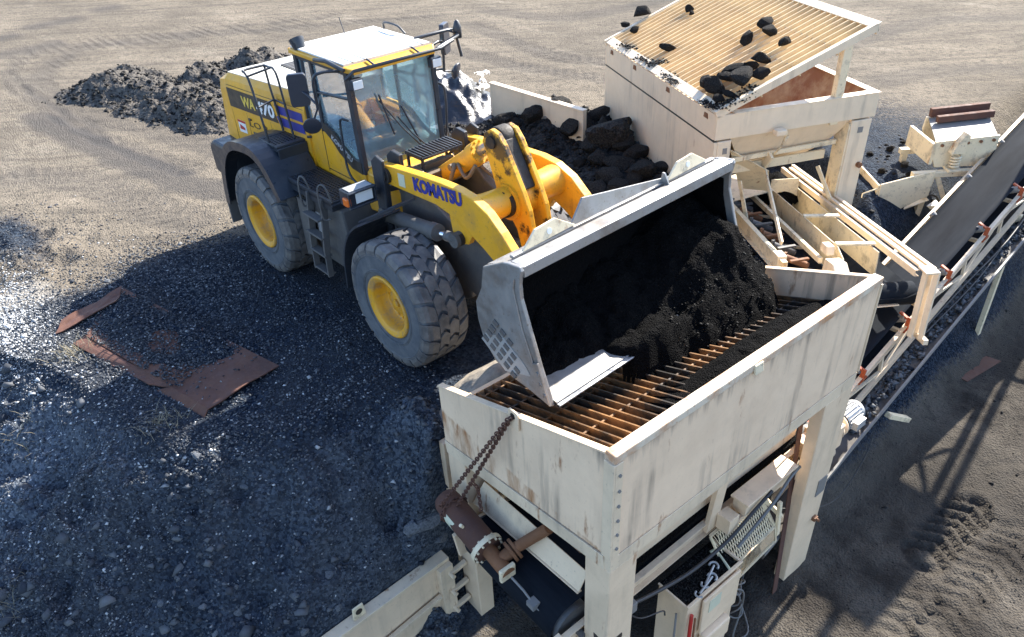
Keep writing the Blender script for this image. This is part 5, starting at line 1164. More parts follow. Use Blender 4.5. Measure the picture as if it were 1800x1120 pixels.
b = hm(); x_, y_, _ = basis(cd); aa = [math.radians(150+12*k) for k in range(11)]; q0 = [c0+cd*(.27+.02*math.sin(k*2.3))+(x_*math.cos(a)+y_*math.sin(a))*.1595 for k, a in enumerate(aa)]; q1 = [c0+cd*(.40+.03*math.sin(k*1.7+1))+(x_*math.cos(a)+y_*math.sin(a))*.1595 for k, a in enumerate(aa)]; b.add(q0+q1, [(k, k+1, k+12, k+11) for k in range(10)], True); b.build('bare_patch', M_STICK, AC)
def chain(b, path, pitch=.062, r=.0085):
    P = [np.asarray(p, float) for p in path]; L = np.concatenate([[0], np.cumsum([np.linalg.norm(q-p) for p, q in zip(P[:-1], P[1:])])]); nn = int(L[-1]/(pitch*.72))
    for k in range(nn):
        s_ = (k+.5)*L[-1]/nn; i = min(np.searchsorted(L, s_)-1, len(P)-2); i = max(i, 0); t = (s_-L[i])/(L[i+1]-L[i]); c = P[i]+(P[i+1]-P[i])*t; d = (P[i+1]-P[i])/np.linalg.norm(P[i+1]-P[i])
        x, y, _ = basis(d); sd_ = x if k % 2 else y
        pts = [c+d*math.cos(a)*pitch*.5+sd_*math.sin(a)*pitch*.30 for a in [2*math.pi*j/10 for j in range(11)]]
        b.tube(pts, r, 5)
ch = thing('chain', 'rusty steel chain looped from the bin rim lug down round the brown canister', 'chain', HF((-.03, 1.27, 1.3)), HA)
b = hm(); lugp = np.array((-.05, 1.27, rimz(1.27)+.02)); x_, y_, _ = basis(cd)
m0 = c0+cd*.22
loop = [m0+(x_*math.cos(a)+y_*math.sin(a))*.170 for a in [math.radians(t) for t in range(0, 361, 24)]]
chain(b, [lugp, m0+np.array((.0, -.10, .15))]); chain(b, [lugp+np.array((-.02, .02, -.02)), m0+np.array((-.14, .05, .10))]); chain(b, loop); b.build('hanging_links', M_RUST, ch)
kp = lugp+(m0+np.array((.0, -.10, .15))-lugp)*.70
b = hm(); chain(b, [kp, kp+np.array((.03, -.06, -.06)), kp+np.array((.03, -.08, -.40))]); b.build('loose_end', M_RUST, ch)

# ramp wing wall in the lower left
def wl(x, y, z): return (x, y, z)
WW = thing('retaining_wall', 'cream steel wing wall with a lifting eye holding back gravel beside the bin legs', 'retaining wall', (5.1, -3.3, -PIT))
b = MB(); b.box((5.10, -5.6, -4.0), (5.16, -2.18, -1.86)); b.build('wall_sheet', M_CRM, WW, 0.006)
b = MB(); b.box((5.04, -5.6, -1.86), (5.20, -2.14, -1.80)); b.mark(); b.box((5.161, -2.34, -4.0), (5.27, -2.14, -1.865)); b.mark(); b.box((5.161, -3.9, -4.0), (5.24, -3.78, -1.865)); b.build('wall_frame', M_CRR, WW, 0.005)
b = MB(); b.beam((5.22, -2.34, -2.95), (5.22, -5.6, -2.62), .10, .10); b.mark(); b.beam((5.22, -2.34, -2.38), (5.22, -3.78, -2.50), .06, .06); b.build('wall_brace', M_CRR, WW, 0.005)
b = MB(); b.prism([(-.09, 0), (.09, 0), (.07, .20), (-.07, .20)], (5.12, -3.42, -1.80), (0, 1, 0), (0, 0, 1), (1, 0, 0), .025); lg = b.build('lifting_lug', M_TWI, WW, 0.01)
b = MB(); b.cyl((5.118, -3.42, -1.69), (5.149, -3.42, -1.69), .045, n=16); b.build('lug_hole', M_DEC, lg)
b = MB()
for z in (-2.0, -2.35, -2.7): b.beam((5.28, -2.20, z), (5.28, -1.95, z+.02), .06, .06); b.cyl((5.25, -2.2, z), (5.36, -2.2, z), .03, n=8); b.mark()
b.build('hinge_bracket', M_CRR, WW, 0.005)
# headwall behind the bin, mostly hidden
b = MB(); b.box((4.96, -1.9, -3.0), (5.05, 1.9, -.12)); tag(b.build('headwall', M_CRM, None, 0, (5.0, 0, -PIT)), 'cream steel headwall at the end of the loading ramp behind the front bin', 'retaining wall')

# control cabinet with tools on top
CB = thing('control_cabinet', 'dusty cream electrical cabinet with a sagging open door, below the front bin', 'cabinet', HF((1.65, .12, -PIT)), HA)
cu0, cu1, cv0, cv1, czt = 1.20, 2.10, -.06, .36, -1.30
b = hm(); b.box((cu0, cv0, -2.45), (cu1, cv1, czt)); b.build('cabinet_body', M_CRM, CB, 0.01)
b = hm(); b.box((cu0-.02, cv0-.02, czt), (cu1+.03, cv0+.015, czt+.035)); b.box((cu1, cv0, czt), (cu1+.03, cv1, czt+.035)); b.box((cu0-.02, cv0+.015, czt), (cu0+.005, cv1, czt+.02)); b.build('cabinet_rim', M_CRM, CB, 0.004)
b = hm(); b.box((cu0+.22, cv0-.055, -1.95), (cu1-.03, cv0-.021, czt-.04)); b.build('door', M_CRM, CB, 0.01)
b = hm(); b.box((cu0+.32, cv0-.062, -1.62), (cu0+.52, cv0-.0556, -1.42)); b.build('pale_sticker', M_STICK, CB)
b = hm(); b.box((cu0+.25, cv0-.13, -2.28), (cu1-.2, cv0-.02, -1.98)); b.build('socket_box', M_CRM, CB, 0.02)
for u, v in ((cu0+.05, cv0+.05), (cu1-.05, cv0+.05), (cu0+.05, cv1-.05), (cu1-.05, cv1-.05)):
    b = hm(); b.box((u-.04, v-.04, -2.98), (u+.04, v+.04, -2.45)); b.build('leg', M_CRM, CB, 0.004)
wpts = [HF((random.Random(i).uniform(cu0+.02, cu1-.02), random.Random(i+5000).uniform(cv0+.03, cv1-.02), czt+.006)) for i in range(2200)]
so_ = scatter('crumbs', wpts, 0.006+0.009*rng.uniform(0, 1, 2200)**2, rng.beta(1, 1.6, 2200), M_GRAVD, None, 9); CBI = world_of(CB).inverted()
so_.parent = CB; so_.matrix_parent_inverse = CBI
so_['kind'] = 'stuff'
b = hm(); b.box((cu0+.01, cv0+.02, czt+.001), (cu1-.005, cv1-.005, czt+.008)); b.build('fines_layer', M_COAL, CB)
def hammer(name, label, u, v, a, mat, head):
    f = Frame(HF((u, v, czt+.03)), HA+a); b = MB(f); b.tube([(-.16, 0, 0), (.12, 0, .005)], [.016, .013], 8)
    if head == 'wrench': b.tube(curve([(.10, .05, 0), (.14, .045, 0), (.17, .0, 0), (.14, -.045, 0), (.10, -.05, 0)], 4), .014, 8); b.tube(curve([(-.16, .045, 0), (-.2, .035, 0), (-.21, -.01, 0), (-.18, -.045, 0)], 4), .013, 8)
    else: b.tube([(.12, -.07, .01), (.13, 0, .015), (.12, .08, .01)], [.014, .022, .02], 8)
    return tag(b.build(name, mat, None, 0.002, f.o), label, 'tool')
hammer('wrench', 'pale double-ended wrench lying on the gravelly cabinet top', cu1-.38, cv0+.12, 20, M_GAL, 'wrench')
hammer('wrench', 'wrench with hooked head at the front edge of the cabinet top', cu1-.52, cv0+.055, 10, M_GAL, 'wrench')
hammer('hammer', 'claw hammer lying near the back right corner of the cabinet top', cu1-.12, cv0+.16, 70, M_STICK, 'hammer')
f = HF; b = hm(); b.tube([(cu0-.12, cv0-.16, -2.95), (cu0+.10, cv0+.02, -1.70), (cu0+.12, cv0+.04, -1.62)], .014, 8); b.tube([(cu0+.10, cv0+.02, -1.70), (cu0+.16, cv0+.07, -1.36)], .02, 8); 
bar = MB(HF); bar.tube([(cu0-.16, cv0-.20, -2.95), (cu0+.0, cv0-.06, -1.75)], .013, 8); pb = bar.build('pry_bar', M_GRY, None, 0, HF((cu0-.16, cv0-.2, -2.95))); tag(pb, 'steel pry bar with a red grip leaning on the cabinet end', 'tool')
b = hm(); b.tube([(cu0-.012, cv0-.072, -1.84), (cu0+.035, cv0-.035, -1.42)], .022, 8); b.build('grip', M_RED, pb)
b = hm(); b.tube([(cu0-.30, cv0-.10, -2.95), (cu0-.06, cv0+.10, -1.45)], .012, 8); tag(b.build('steel_rod', M_GRY, None, 0, HF((cu0-.3, cv0-.1, -2.95))), 'thin grey steel rod leaning on the cabinet end beside the red-gripped bar', 'steel rod')
b = hm(); b.tube([(cu0-.05, cv0-.17, -2.95), (cu0+.08, cv0-.055, -1.5)], .013, 8); tag(b.build('copper_rod', M_RUSTO, None, 0, HF((cu0-.05, cv0-.17, -2.95))), 'brownish rod leaning on the cabinet end in front of the grey rod', 'steel rod')
b = hm()
rr = random.Random(3)
for k in range(3):
    c = np.array((cu1+.18+rr.uniform(-.06, .06), cv0+.06+rr.uniform(-.05, .05), -2.15+rr.uniform(-.25, .25))); ra = rr.uniform(.07, .13)
    b.tube([c+np.array((ra*math.cos(a), .04*math.sin(a*2+k), ra*math.sin(a))) for a in [2*math.pi*j/18 for j in range(19)]], .010, 6)
b.tube(curve([(cu1+.0, cv0+.1, -1.9), (cu1+.2, cv0+.0, -2.0), (cu1+.25, cv0, -2.4), (cu1+.1, cv0-.05, -2.8), (cu1+.35, cv0-.1, -2.86), (cu1+.7, cv0+.3, -2.86), (cu1+1.0, .4, -2.84)], 6), .012, 6)
tag(b.build('cable_coil', M_CABG, None, 0, HF((cu1+.18, 0, -2.4))), 'tangled coil of pale cable hanging from the right end of the cabinet', 'cable')
b = hm(); b.tube(curve([(cu1+.3, .38, -2.85), (cu1+.5, .42, -2.70), (cu1+.85, .46, -2.40), (cu1+1.05, .5, -2.1)], 6), .022, 8); b.tube(curve([(cu1+.2, .30, -2.86), (cu1+.5, .36, -2.78), (cu1+.9, .40, -2.55)], 6), .018, 8); tag(b.build('conduit', M_CABG, None, 0, HF((cu1+.5, .4, -2.8))), 'pale flexible conduit rising from the ground under the front bin', 'cable')

# ---- asphalt in the bucket, spilling onto the grate
def loadclip(X, Y, H):
    return np.where((Y > BW-.03) & (X < 6.75), -1, np.where((Y < -1.45) | (X < 5.70), -1, H))
def heap_load():
    res = .035; xs = np.arange(5.66, 7.75, res); ys = np.arange(-1.50, 1.80, res); X, Y = np.meshgrid(xs, ys, indexing='ij')
    zm = np.interp(Y, [-1.5, -.9, -.5, 0., .4, .7, 1.0, 1.35, 1.6, 1.8], [1.30, 1.31, 1.36, 1.42, 1.50, 1.62, 1.78, 1.86, 1.80, 1.5])   # height at the mouth
    top = zm+.30
    toe = np.interp(Y, [-1.5, -1.1, -.72, -.5, 0., .5, 1.0, 1.4, 1.65, 1.8], [6.34, 6.42, 6.50, 6.78, 6.88, 7.0, 7.14, 7.20, 7.05, 6.8])
    top = top+.10*fbm(Y*2.2, Y*0+.3, 0, 3, 3); toe = toe+.09*fbm(Y*2.6, Y*0+5.3, 0, 3, 4)
    XX = X+.09*fbm(X*2.2, Y*2.2, 3, 4, 61)
    t = np.clip((XX-5.72)/(toe-5.72), 0, 2)
    gate = 1.40-0.345*(7.77-X)     # grate surface below
    zin = np.where(XX < 6.40, top-(top-zm)*np.clip((XX-5.72)/.68, 0, 1), zm-(zm-gate)*np.clip((XX-6.40)/np.maximum(toe-6.40, .05), 0, 1.3)**.85)
    cov = sstep(-.80, -.50, Y+.12*fbm(Y*5, X*5, 0, 2, 8)); zin = np.where(X < 6.72, np.maximum(zin, 1.29+.075*cov), zin)
    floor_ = np.where(X < 6.64, 1.30, gate-.03)
    Z = np.where(t < 1, np.maximum(zin, floor_), floor_-.25*(t-1))
    k = sstep(1.06, .86, t)
    Z = floor_-.12+(np.maximum(Z, floor_)-floor_+.12)*k
    Z = Z+k*(.13*fbm(X*2.6, Y*2.6, 0, 4, 63, .6)+.045*(1-2*np.abs(fbm(X*7, Y*7, 0, 3, 64)))+.022*fbm(X*19, Y*19, 0, 2, 65))
    keep = (k > .02) & ~((Y > BW-.02) & (X < 6.50)) & (Z > floor_-.10)
    use = np.zeros(X.shape, bool); cell = keep[:-1, :-1] & keep[1:, :-1] & keep[1:, 1:] & keep[:-1, 1:]
    for a, c in ((0, 0), (1, 0), (1, 1), (0, 1)): use[a:X.shape[0]-1+a, c:X.shape[1]-1+c] |= cell
    idx = -np.ones(X.shape, int); idx[use] = np.arange(use.sum()); V = np.stack([X[use], Y[use], Z[use]], -1)
    F = np.stack([idx[:-1, :-1][cell], idx[1:, :-1][cell], idx[1:, 1:][cell], idx[:-1, 1:][cell]], -1)
    me = bpy.data.meshes.new('asphalt_load'); o0 = np.array((6.3, 0, 1.3)); me.from_pydata((V-o0).tolist(), [], F.tolist()); me.polygons.foreach_set('use_smooth', np.ones(len(F), bool)); me.update(); me.materials.append(M_COAL)
    o = bpy.data.objects.new('asphalt_load', me); COL.objects.link(o); o.location = o0
    # loose crumbs on the face
    rg = np.random.default_rng(12); pick = rg.choice(len(V), 5200); pts = V[pick]+rg.normal(0, .012, (5200, 3)); keep2 = (pts[:, 1] > .1) & (pts[:, 0] > 6.40) & (rg.uniform(0, 1, 5200) < .5)
    scatter('asphalt_crumbs', pts[keep2], .006+.014*rg.uniform(0, 1, keep2.sum())**2, rg.beta(1, 4.5, keep2.sum()), M_GRAVD, 'loose black crumbs on the tipped asphalt in the loader bucket', 5)
    return tag(o, 'heap of fine black crushed asphalt sliding out of the loader bucket onto the grate', 'asphalt heap', kind='stuff')
heap_load()
# strip of fines lying along the front wall on the grate, right half
fr_ = [tuple(HF((u, .46, 0))[:2])+(h, .30) for u, h in ((1.5, .06), (2.0, .20), (2.6, .26), (3.3, .22), (3.75, .12))]
def zgr(X, Y):
    q = (X-HO[0])*(-math.sin(math.radians(HA)))+(Y-HO[1])*math.cos(math.radians(HA)); return 1.36-0.345*q
heap('asphalt_fines', 'ridge of black asphalt fines lying along the inside of the front bin wall', 'asphalt fines', fr_, M_COAL, .03, .06, 4.0, 71, zb=zgr, kind='stuff', clip=lambda X, Y, H: np.where((X-HO[0])*(-math.sin(math.radians(HA)))+(Y-HO[1])*math.cos(math.radians(HA)) < .08, -1, H))

heap('gravel_bank', 'sunlit gravel bank against the back corner of the front bin grate', 'gravel bank', [(4.95, -1.3, .36, .40), (4.98, -1.0, .50, .6), (5.0, -.6, .50, .6), (4.95, .2, .45, .6), (4.95, 1.2, .45, .6)], None or paint('gravel_dust', (.30, .26, .21), .95, (.08, .075, .07), .8, bumpy=.6, dscale=9), .045, .06, 3.0, 81, kind='stuff', zb=lambda X, Y: base_h(np.minimum(X, 4.84), Y), clip=lambda X, Y, H: np.where((X > 5.19) | (Y < -1.80), -1, H))
# ------------------------------------------------------------------ tall rear bin (local: u along its front, v along its left side, z up)
TO = (4.07, 4.50, 0.0); TA = 63.5; TF = Frame(TO, TA); TW, TL, TZ = 2.93, 4.70, 1.85
TB = thing('grizzly_bin', 'tall white steel bin with a tilted bar grizzly on top strewn with black lumps', 'feed bin', TO, TA)
def tm(): return MB(TF)
b = tm(); b.box((0, 0.06, 1.44), (.06, TL, TZ)); b.box((-.004, 0, -.6), (.055, TL, 1.415)); tp = b.build('side_wall', M_TWR, TB, 0.006)
b = tm(); b.box((-.006, .02, 1.416), (.05, TL-.02, 1.439)); b.build('wall_seam', M_DEC, tp)
b = tm()
for v in (.35, 1.75, 3.2, 4.35): b.prism([(-.07, 0), (.07, 0), (.05, .08), (-.05, .08)], (-.001, v, TZ-.13), (0, 1, 0), (0, 0, 1), (-1, 0, 0), .01)
b.build('rim_notch', M_RUSTO, tp)
b = tm(); b.box((0, 0, 1.45), (TW, .06, TZ)); b.box((TW-.06, .06, 1.45), (TW, TL-.06, TZ)); b.box((.06, TL-.06, 1.45), (TW, TL, TZ)); b.build('upper_band', M_TWR, TB, 0.006)
b = tm(); b.box((.30, -.012, TZ-.002), (TW+.012, .14, TZ+.012)); b.box((TW-.13, .14, TZ-.002), (TW+.012, TL, TZ+.012)); b.box((0, TL-.1, TZ-.002), (TW-.13, TL, TZ+.012)); b.build('rim_flange', M_TWR, TB, 0.004)
# funnel: sloping front sheet, side sheets, inner faces
bt = [(.75, .95, .50), (2.25, .95, .50), (2.25, 3.6, .50), (.75, 3.6, .50)]; tp_ = [(.28, .05, 1.47), (TW-.34, .05, 1.47), (TW-.05, TL-.3, 1.47), (.08, TL-.3, 1.47)]
b = tm()
b.slab([tp_[0], tp_[1], (2.30, .32, .98), (.62, .32, .98)], .015); b.slab([(.62, .32, .98), (2.30, .32, .98), bt[1], bt[0]], .015)
b.slab([(.06, .06, 1.47), (.06, TL-.1, 1.47), bt[3], bt[0]], .015); b.slab([(TW-.06, TL-.1, 1.47), (TW-.06, .06, 1.47), bt[1], bt[2]], .015); b.slab([tp_[3], tp_[2], bt[2], bt[3]], .015)
b.build('funnel', M_TWR, TB, 0.004)
b = tm()
def inner(pts): b.slab(pts, .006)
inner([(.075, .08, TZ-.02), (TW-.075, .08, TZ-.02), bt[1], bt[0]]); inner([(TW-.075, .08, TZ-.03), (TW-.075, TL-.08, TZ-.03), (2.24, 3.58, .52), (2.24, .97, .52)]); inner([(.075, TL-.08, TZ-.03), (.075, .08, TZ-.03), (.76, .97, .52), (.76, 3.58, .52)]); inner([(TW-.08, TL-.08, TZ-.03), (.08, TL-.08, TZ-.03), (.77, 3.57, .52), (2.23, 3.57, .52)])
b.build('worn_lining', M_BIN, TB)
b = tm(); b.beam((.42, .20, .98), (2.42, .20, 1.02), .05, .08); b.mark(); b.beam((.55, .36, .74), (2.32, .30, .78), .04, .16); b.mark(); b.beam((1.15, .12, 1.00), (1.15, .40, .58), .14, .05, (1, 0, 0)); b.build('funnel_flange', M_TWI, TB, 0.006)
# legs
for (u0, u1, v0, v1) in ((0.058, .30, 0.0, .34), (TW-.42, TW-.04, .0, .34), (TW-.42, TW-.04, TL-.36, TL-.02), (.058, .30, TL-.36, TL-.02)):
    b = tm(); b.box((u0, v0, -.9), (u1, v1, 1.42)); lg = b.build('leg', M_TWR, TB, 0.01)
    if v0 < 1:
        b = tm(); b.box((u0+.10 if u0 < 1 else u0+.14, -.004, 1.20), ((u0+.18) if u0 < 1 else u0+.24, .002, 1.30)); b.build('leg_hole', M_GRY, lg)
b = tm(); b.box((TW-.455, .01, -.9), (TW-.425, .33, 1.38)); b.build('leg_flange', M_YELG and M_TWI, TB, 0.004)
b = tm(); b.cyl((TW-.12, -.001, .62), (TW-.12, -.06, .62), .05, n=10); b.build('cable_gland', M_RUSTO, TB)
# tilted grizzly
gu = 2.62; gsl = (2.93-1.90)/2.61
gzt = lambda u: 1.90+gsl*u
G = lambda u, v, dz=0.0: np.array((u, v, gzt(u)+dz))
b = tm(); nb = 30
for k in range(nb):
    v = .10+k*(TL-.2)/(nb-1); b.beam(G(.10, v, -.03), G(gu-.05, v, -.03), .016, .10)
b.build('grizzly_bars', M_BARC, TB)
b = tm()
for u in (.75, 1.38, 2.0): b.beam(G(u, .05, -.10), G(u, TL-.05, -.10), .02, .12, (-gsl, 0, 1))
b.build('grizzly_cross_bars', M_BARC, TB)
b = tm(); b.beam(G(-.02, 0.035, -.03), G(gu, 0.035, -.03), .07, .13); b.mark(); b.beam(G(-.02, TL-.03, -.03), G(gu, TL-.03, -.03), .07, .13); b.mark(); b.slab([G(gu-.12, 0, .03), G(gu+.04, 0, .03), G(gu+.04, TL, .03), G(gu-.12, TL, .03)], .02); b.beam(G(gu, 0, -.06), G(gu, TL, -.06), .03, .16); b.mark(); b.slab([(-.03, 0, 1.895), (.13, 0, gzt(.13)+.03), (.13, TL, gzt(.13)+.03), (-.03, TL, 1.895)][::1], .015); b.build('grizzly_frame', M_TWR, TB, 0.005)
b = tm(); b.box((TW-.83, .02, 1.40), (TW-.68, .14, gzt(TW-.75)-.08)); b.mark(); b.box((TW-.83, TL-.14, 1.40), (TW-.68, TL-.02, gzt(TW-.75)-.08)); b.build('grizzly_post', M_TWI, TB, 0.008)
# flood lamp on the front sheet
b = tm(); b.box((.98, -.20, 1.44), (1.16, -.06, 1.54)); fl = b.build('flood_lamp', M_TWR, TB, 0.02)
b = tm(); b.tube(curve([(1.16, -.10, 1.48), (1.22, -.10, 1.44), (1.22, -.02, 1.2), (1.22, .12, 1.02), (1.25, .2, .95)], 5), .018, 8); b.tube([(1.22, -.02, 1.22), (1.34, .0, 1.34)], .014, 6); b.build('lamp_cable', M_TWI, fl)
# clear of the bin: lumps on the grizzly
def gpos(px, py, up=0.08):
    nn = TF.R @ np.array((-gsl, 0, 1.0)); p = on_plane((px, py), TF((0, 0, 1.90)), nn); return p+nn/np.linalg.norm(nn)*up
GL = [(1132, 30, .17, 'large flat black lump overhanging the low corner of the grizzly'), (1103, 48, .085, 'small black lump on the low edge of the grizzly below the flat lump'), (1117, 59, .10, 'small black lump on the bars just inside the low far corner'),
      (1212, 20, .095, 'round black lump alone high on the grizzly bars at the picture top'), (1217, 27, .06, 'little black lump touching the round lump at the top of the grizzly'), (1175, 91, .12, 'flat black lump lying alone on the left part of the grizzly'),
      (1348, 50, .14, 'flat black lump topmost of the group high on the grizzly'), (1356, 65, .145, 'round black lump below the flat one high on the grizzly'), (1315, 76, .125, 'black lump to the left of the round one high on the grizzly'), (1381, 83, .125, 'round black lump nearest the high edge of the grizzly'),
      (1339, 112, .135, 'black lump midway down the grizzly near its front edge'), (1321, 125, .11, 'smaller black lump beside the one midway down the grizzly'), (1290, 132, .14, 'flat black lump at the top of the cluster in the low front corner'), (1283, 145, .13, 'squarish black lump at the left of the corner cluster under the flat lump'),
      (1309, 152, .21, 'biggest black lump of the cluster in the low front corner of the grizzly'), (1337, 140, .12, 'black lump at the right end of the corner cluster'), (1243, 156, .14, 'black lump at the left end of the corner cluster near the low edge'), (1257, 165, .18, 'wide black lump in the middle of the corner cluster'), (1281, 170, .09, 'small black lump in front of the biggest lump of the corner cluster'), (1264, 180, .10, 'small black lump right at the low front corner of the grizzly')]
for k, (px, py, s_, lb) in enumerate(GL):
    s_ *= 1.42; lump('asphalt_lump', lb, 'asphalt lump', gpos(px, py, s_*.55), s_, 300+k, M_CHNK, 'black asphalt lumps on the tilted grizzly', tilt=-.2, squash=(1.15, .8, .62) if 'flat' in lb else None)
for lbk, q in (('smear of black asphalt crumbs on the low edge of the grizzly, front end', ((1238, 178), (1262, 190), (1290, 180), (1330, 152))), ('patch of black crumbs halfway along the low edge of the grizzly', ((1128, 102), (1142, 110))), ('patch of black crumbs near the far end of the low edge of the grizzly', ((1100, 80), (1112, 86))), ('smear of black crumbs inside the low edge, left of the lone flat lump', ((1146, 116), (1168, 108))), ('small black crumb patch on the low edge in front of its middle', ((1170, 132), (1196, 148)))):
    pts = []; rg = np.random.default_rng(abs(hash(q)) % 999 + 5); P = [gpos(px, py, .01) for px, py in q]
    for a, c in zip(P[:-1], P[1:]):
        for k in range(160): t = rg.uniform(); pts.append(a+(c-a)*t+np.array((*rg.normal(0, .07, 2), abs(rg.normal(0, .012)))))
    scatter('crumb_patch', np.array(pts), .012+.022*rg.uniform(0, 1, len(pts))**2, rg.beta(1, 3, len(pts)), M_GRAVD, lbk, 13)

# ------------------------------------------------------------------ feed conveyor from the tall bin to the long belt
CA = np.array((.773, -.635, .126)); CA2 = CA/np.linalg.norm(CA); CS = np.array((-.635, -.773, 0)); CS = CS/np.linalg.norm(CS)
CE = AY(1640, 470, 4.7); CU = np.cross(CA2, -CS); CU = CU if CU[2] > 0 else -CU
def cv(a, s, z=0.0): return CE+CA2*a+CS*s+CU*z
FB = thing('bin_conveyor', 'short cream framed feed conveyor rising from under the tall white bin to the long belt', 'conveyor', cv(-2, .8, -1.0))
b = MB(); b.channel(cv(-5.2, 0, -.06), cv(0, 0, -.06), .05, .10, .012, side=1); b.mark(); b.channel(cv(-5.2, .20, -.10), cv(-.05, .20, -.10), .05, .10, .012); b.mark(); b.beam(cv(-5.0, 0.10, -.02), cv(-.02, .10, -.02), .06, .04); b.build('guide_rail', M_TWR, FB, 0.004)
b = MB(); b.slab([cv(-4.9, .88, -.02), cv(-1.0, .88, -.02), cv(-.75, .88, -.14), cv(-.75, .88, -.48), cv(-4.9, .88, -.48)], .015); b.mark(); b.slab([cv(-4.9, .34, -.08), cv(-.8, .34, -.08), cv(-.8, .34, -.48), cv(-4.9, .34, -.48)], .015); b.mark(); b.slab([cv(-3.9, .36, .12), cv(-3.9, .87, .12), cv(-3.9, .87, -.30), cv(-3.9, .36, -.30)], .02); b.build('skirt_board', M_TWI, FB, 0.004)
b = MB()
for a in (-2.3, -1.05): b.beam(cv(a, .90, -.005), cv(a, .30, -.04), .08, .03); b.mark()
b.build('cross_tie', M_TWI, FB, 0.004)
b = MB()
q0, q1 = [], []
for a in np.linspace(-5.2, -.1, 14):
    q0.append([cv(a, 1.28, -.40), cv(a, 1.0, -.50), cv(a, .22, -.50), cv(a, .05, -.44), cv(a, .05, -.455), cv(a, .22, -.515), cv(a, 1.0, -.515), cv(a, 1.28, -.415)])
b.loft(q0); b.build('belt', M_BELT, FB)
b = MB(); b.channel(cv(-5.2, 1.72, -.22), cv(-.75, 1.72, -.26), .07, .28, .012, side=-1); b.mark(); b.channel(cv(-5.2, 0.02, -.62), cv(-.2, .02, -.62), .06, .16, .012); b.mark(); b.beam(cv(-5.0, 1.16, -.20), cv(-.9, 1.16, -.20), .06, .09); b.mark()
for a in (-3.6, -2.1, -.8): b.beam(cv(a, 1.72, -.36), cv(a, 0.02, -.66), .06, .06); b.mark()
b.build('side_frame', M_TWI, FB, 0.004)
for (pa, va), (pb_, sb) in ((((1345, 300), .12), ((1374, 428), 1.66)), (((1437, 292), .2), ((1466, 368), .05)), (((1300, 318), .3), ((1312, 385), 1.6))):
    p = on_plane(pa, TF((0, va, 0)), TF.R @ np.array((0, 1.0, 0))); q = on_plane(pb_, cv(0, sb), CS); b = MB(); b.beam(p, q, .07, .03, (0, 1, 0)); b.build('frame_strut', M_TWI, FB, 0.004)
b = MB(); b.prism([(-.12, -.1), (.12, -.1), (.12, .12), (-.12, .12)], cv(-1.0, 1.68, -.2), CA2, CU, CS, .14); b.build('bearing_block', M_TWI, FB, 0.01)
for k in range(8):
    a = -4.7+k*.52
    b = MB(); b.cyl(cv(a, 1.64, -.18), cv(a, 1.28, -.34), .055, n=12); b.beam(cv(a, 1.66, -.3), cv(a, 1.64, -.10), .06, .04); b.beam(cv(a+.12, 1.6, -.2), cv(a+.05, 1.3, -.2), .05, .03); b.build('idler', M_RUSTO if k % 2 else M_DKG, FB)
b = MB(); hd = cv(-.35, .55, -.35)
b.lathe(cv(-.30, 1.05, -.52), CS, [(-1.0, .02), (-1.0, .17), (0, .17), (0, .02)], 20); b.build('head_pulley', M_BELT, FB)
b = MB(); b.prism([(-.28, -.22), (.22, -.22), (.26, .05), (.05, .22), (-.20, .20)], cv(-.42, 1.02, -.24), CA2, CU, CS, .22); b.cyl(cv(-.55, 1.20, -.50), cv(-.55, 1.46, -.50), .14, n=18); b.cyl(cv(-.55, 1.44, -.50), cv(-.55, 1.5, -.50), .05, n=10); b.cyl(cv(-.85, 1.0, -.30), cv(-.62, 1.0, -.27), .12, n=16); b.prism([(-.12, 0), (.12, 0), (.10, .14), (-.10, .14)], cv(-.95, 1.0, -.10), CA2, CU, CS, .12); b.build('gearbox', M_TWR, FB, 0.015)
b = MB()   # discharge hood posts
for s_, a in ((0, 0), (.12, .06), (.02, .16)):
    b.beam(cv(a, s_, -.02), cv(a-.02, s_+.02, -1.05), .09 if s_ == 0 else .06, .07); b.mark()
b.slab([cv(-.02, 0, 0), cv(.2, 0, -.02), cv(.2, .2, -.02), cv(-.02, .2, 0)], .03); b.mark(); b.beam(cv(-.2, .0, -1.05), cv(.25, .02, -1.05), .07, .08); b.build('discharge_post', M_TWR, FB, 0.006)
b = MB(); b.slab([cv(-.5, 1.15, -.55), cv(.02, 1.15, -.50), cv(-.08, 1.0, -1.05), cv(-.45, 1.05, -1.15)], .02); b.mark(); b.slab([cv(-.8, 1.1, -.7), cv(-.05, 1.1, -.62), cv(-.1, .3, -.62), cv(-.8, .3, -.7)][::-1], .02); b.build('discharge_chute', M_CRM, FB, 0.004)
b = MB(); b.beam(cv(-.45, 1.18, -.66), cv(-.02, 1.18, -.74), .04, .07); b.build('belt_scraper', M_RUST, FB)
for a in (-3.4, -1.4):
    for s_ in (.02, 1.75):
        p = cv(a, s_, -.6); b = MB(); b.beam(p, (p[0], p[1], base_h(p[0], p[1])-.1), .08, .08); b.build('leg', M_TWI, FB, 0.004)
o = heap('asphalt_fines', 'small dark mound of fines at the gate of the tall bin on the feed conveyor', 'asphalt fines', [tuple(cv(-4.35, .62)[:2])+(.30, .36), tuple(cv(-4.1, .62)[:2])+(.28, .30)], M_COAL, .03, .05, 4, 15, zb=lambda X, Y: np.full(X.shape, cv(-4.2, .6, -.18)[2]), kind='stuff')

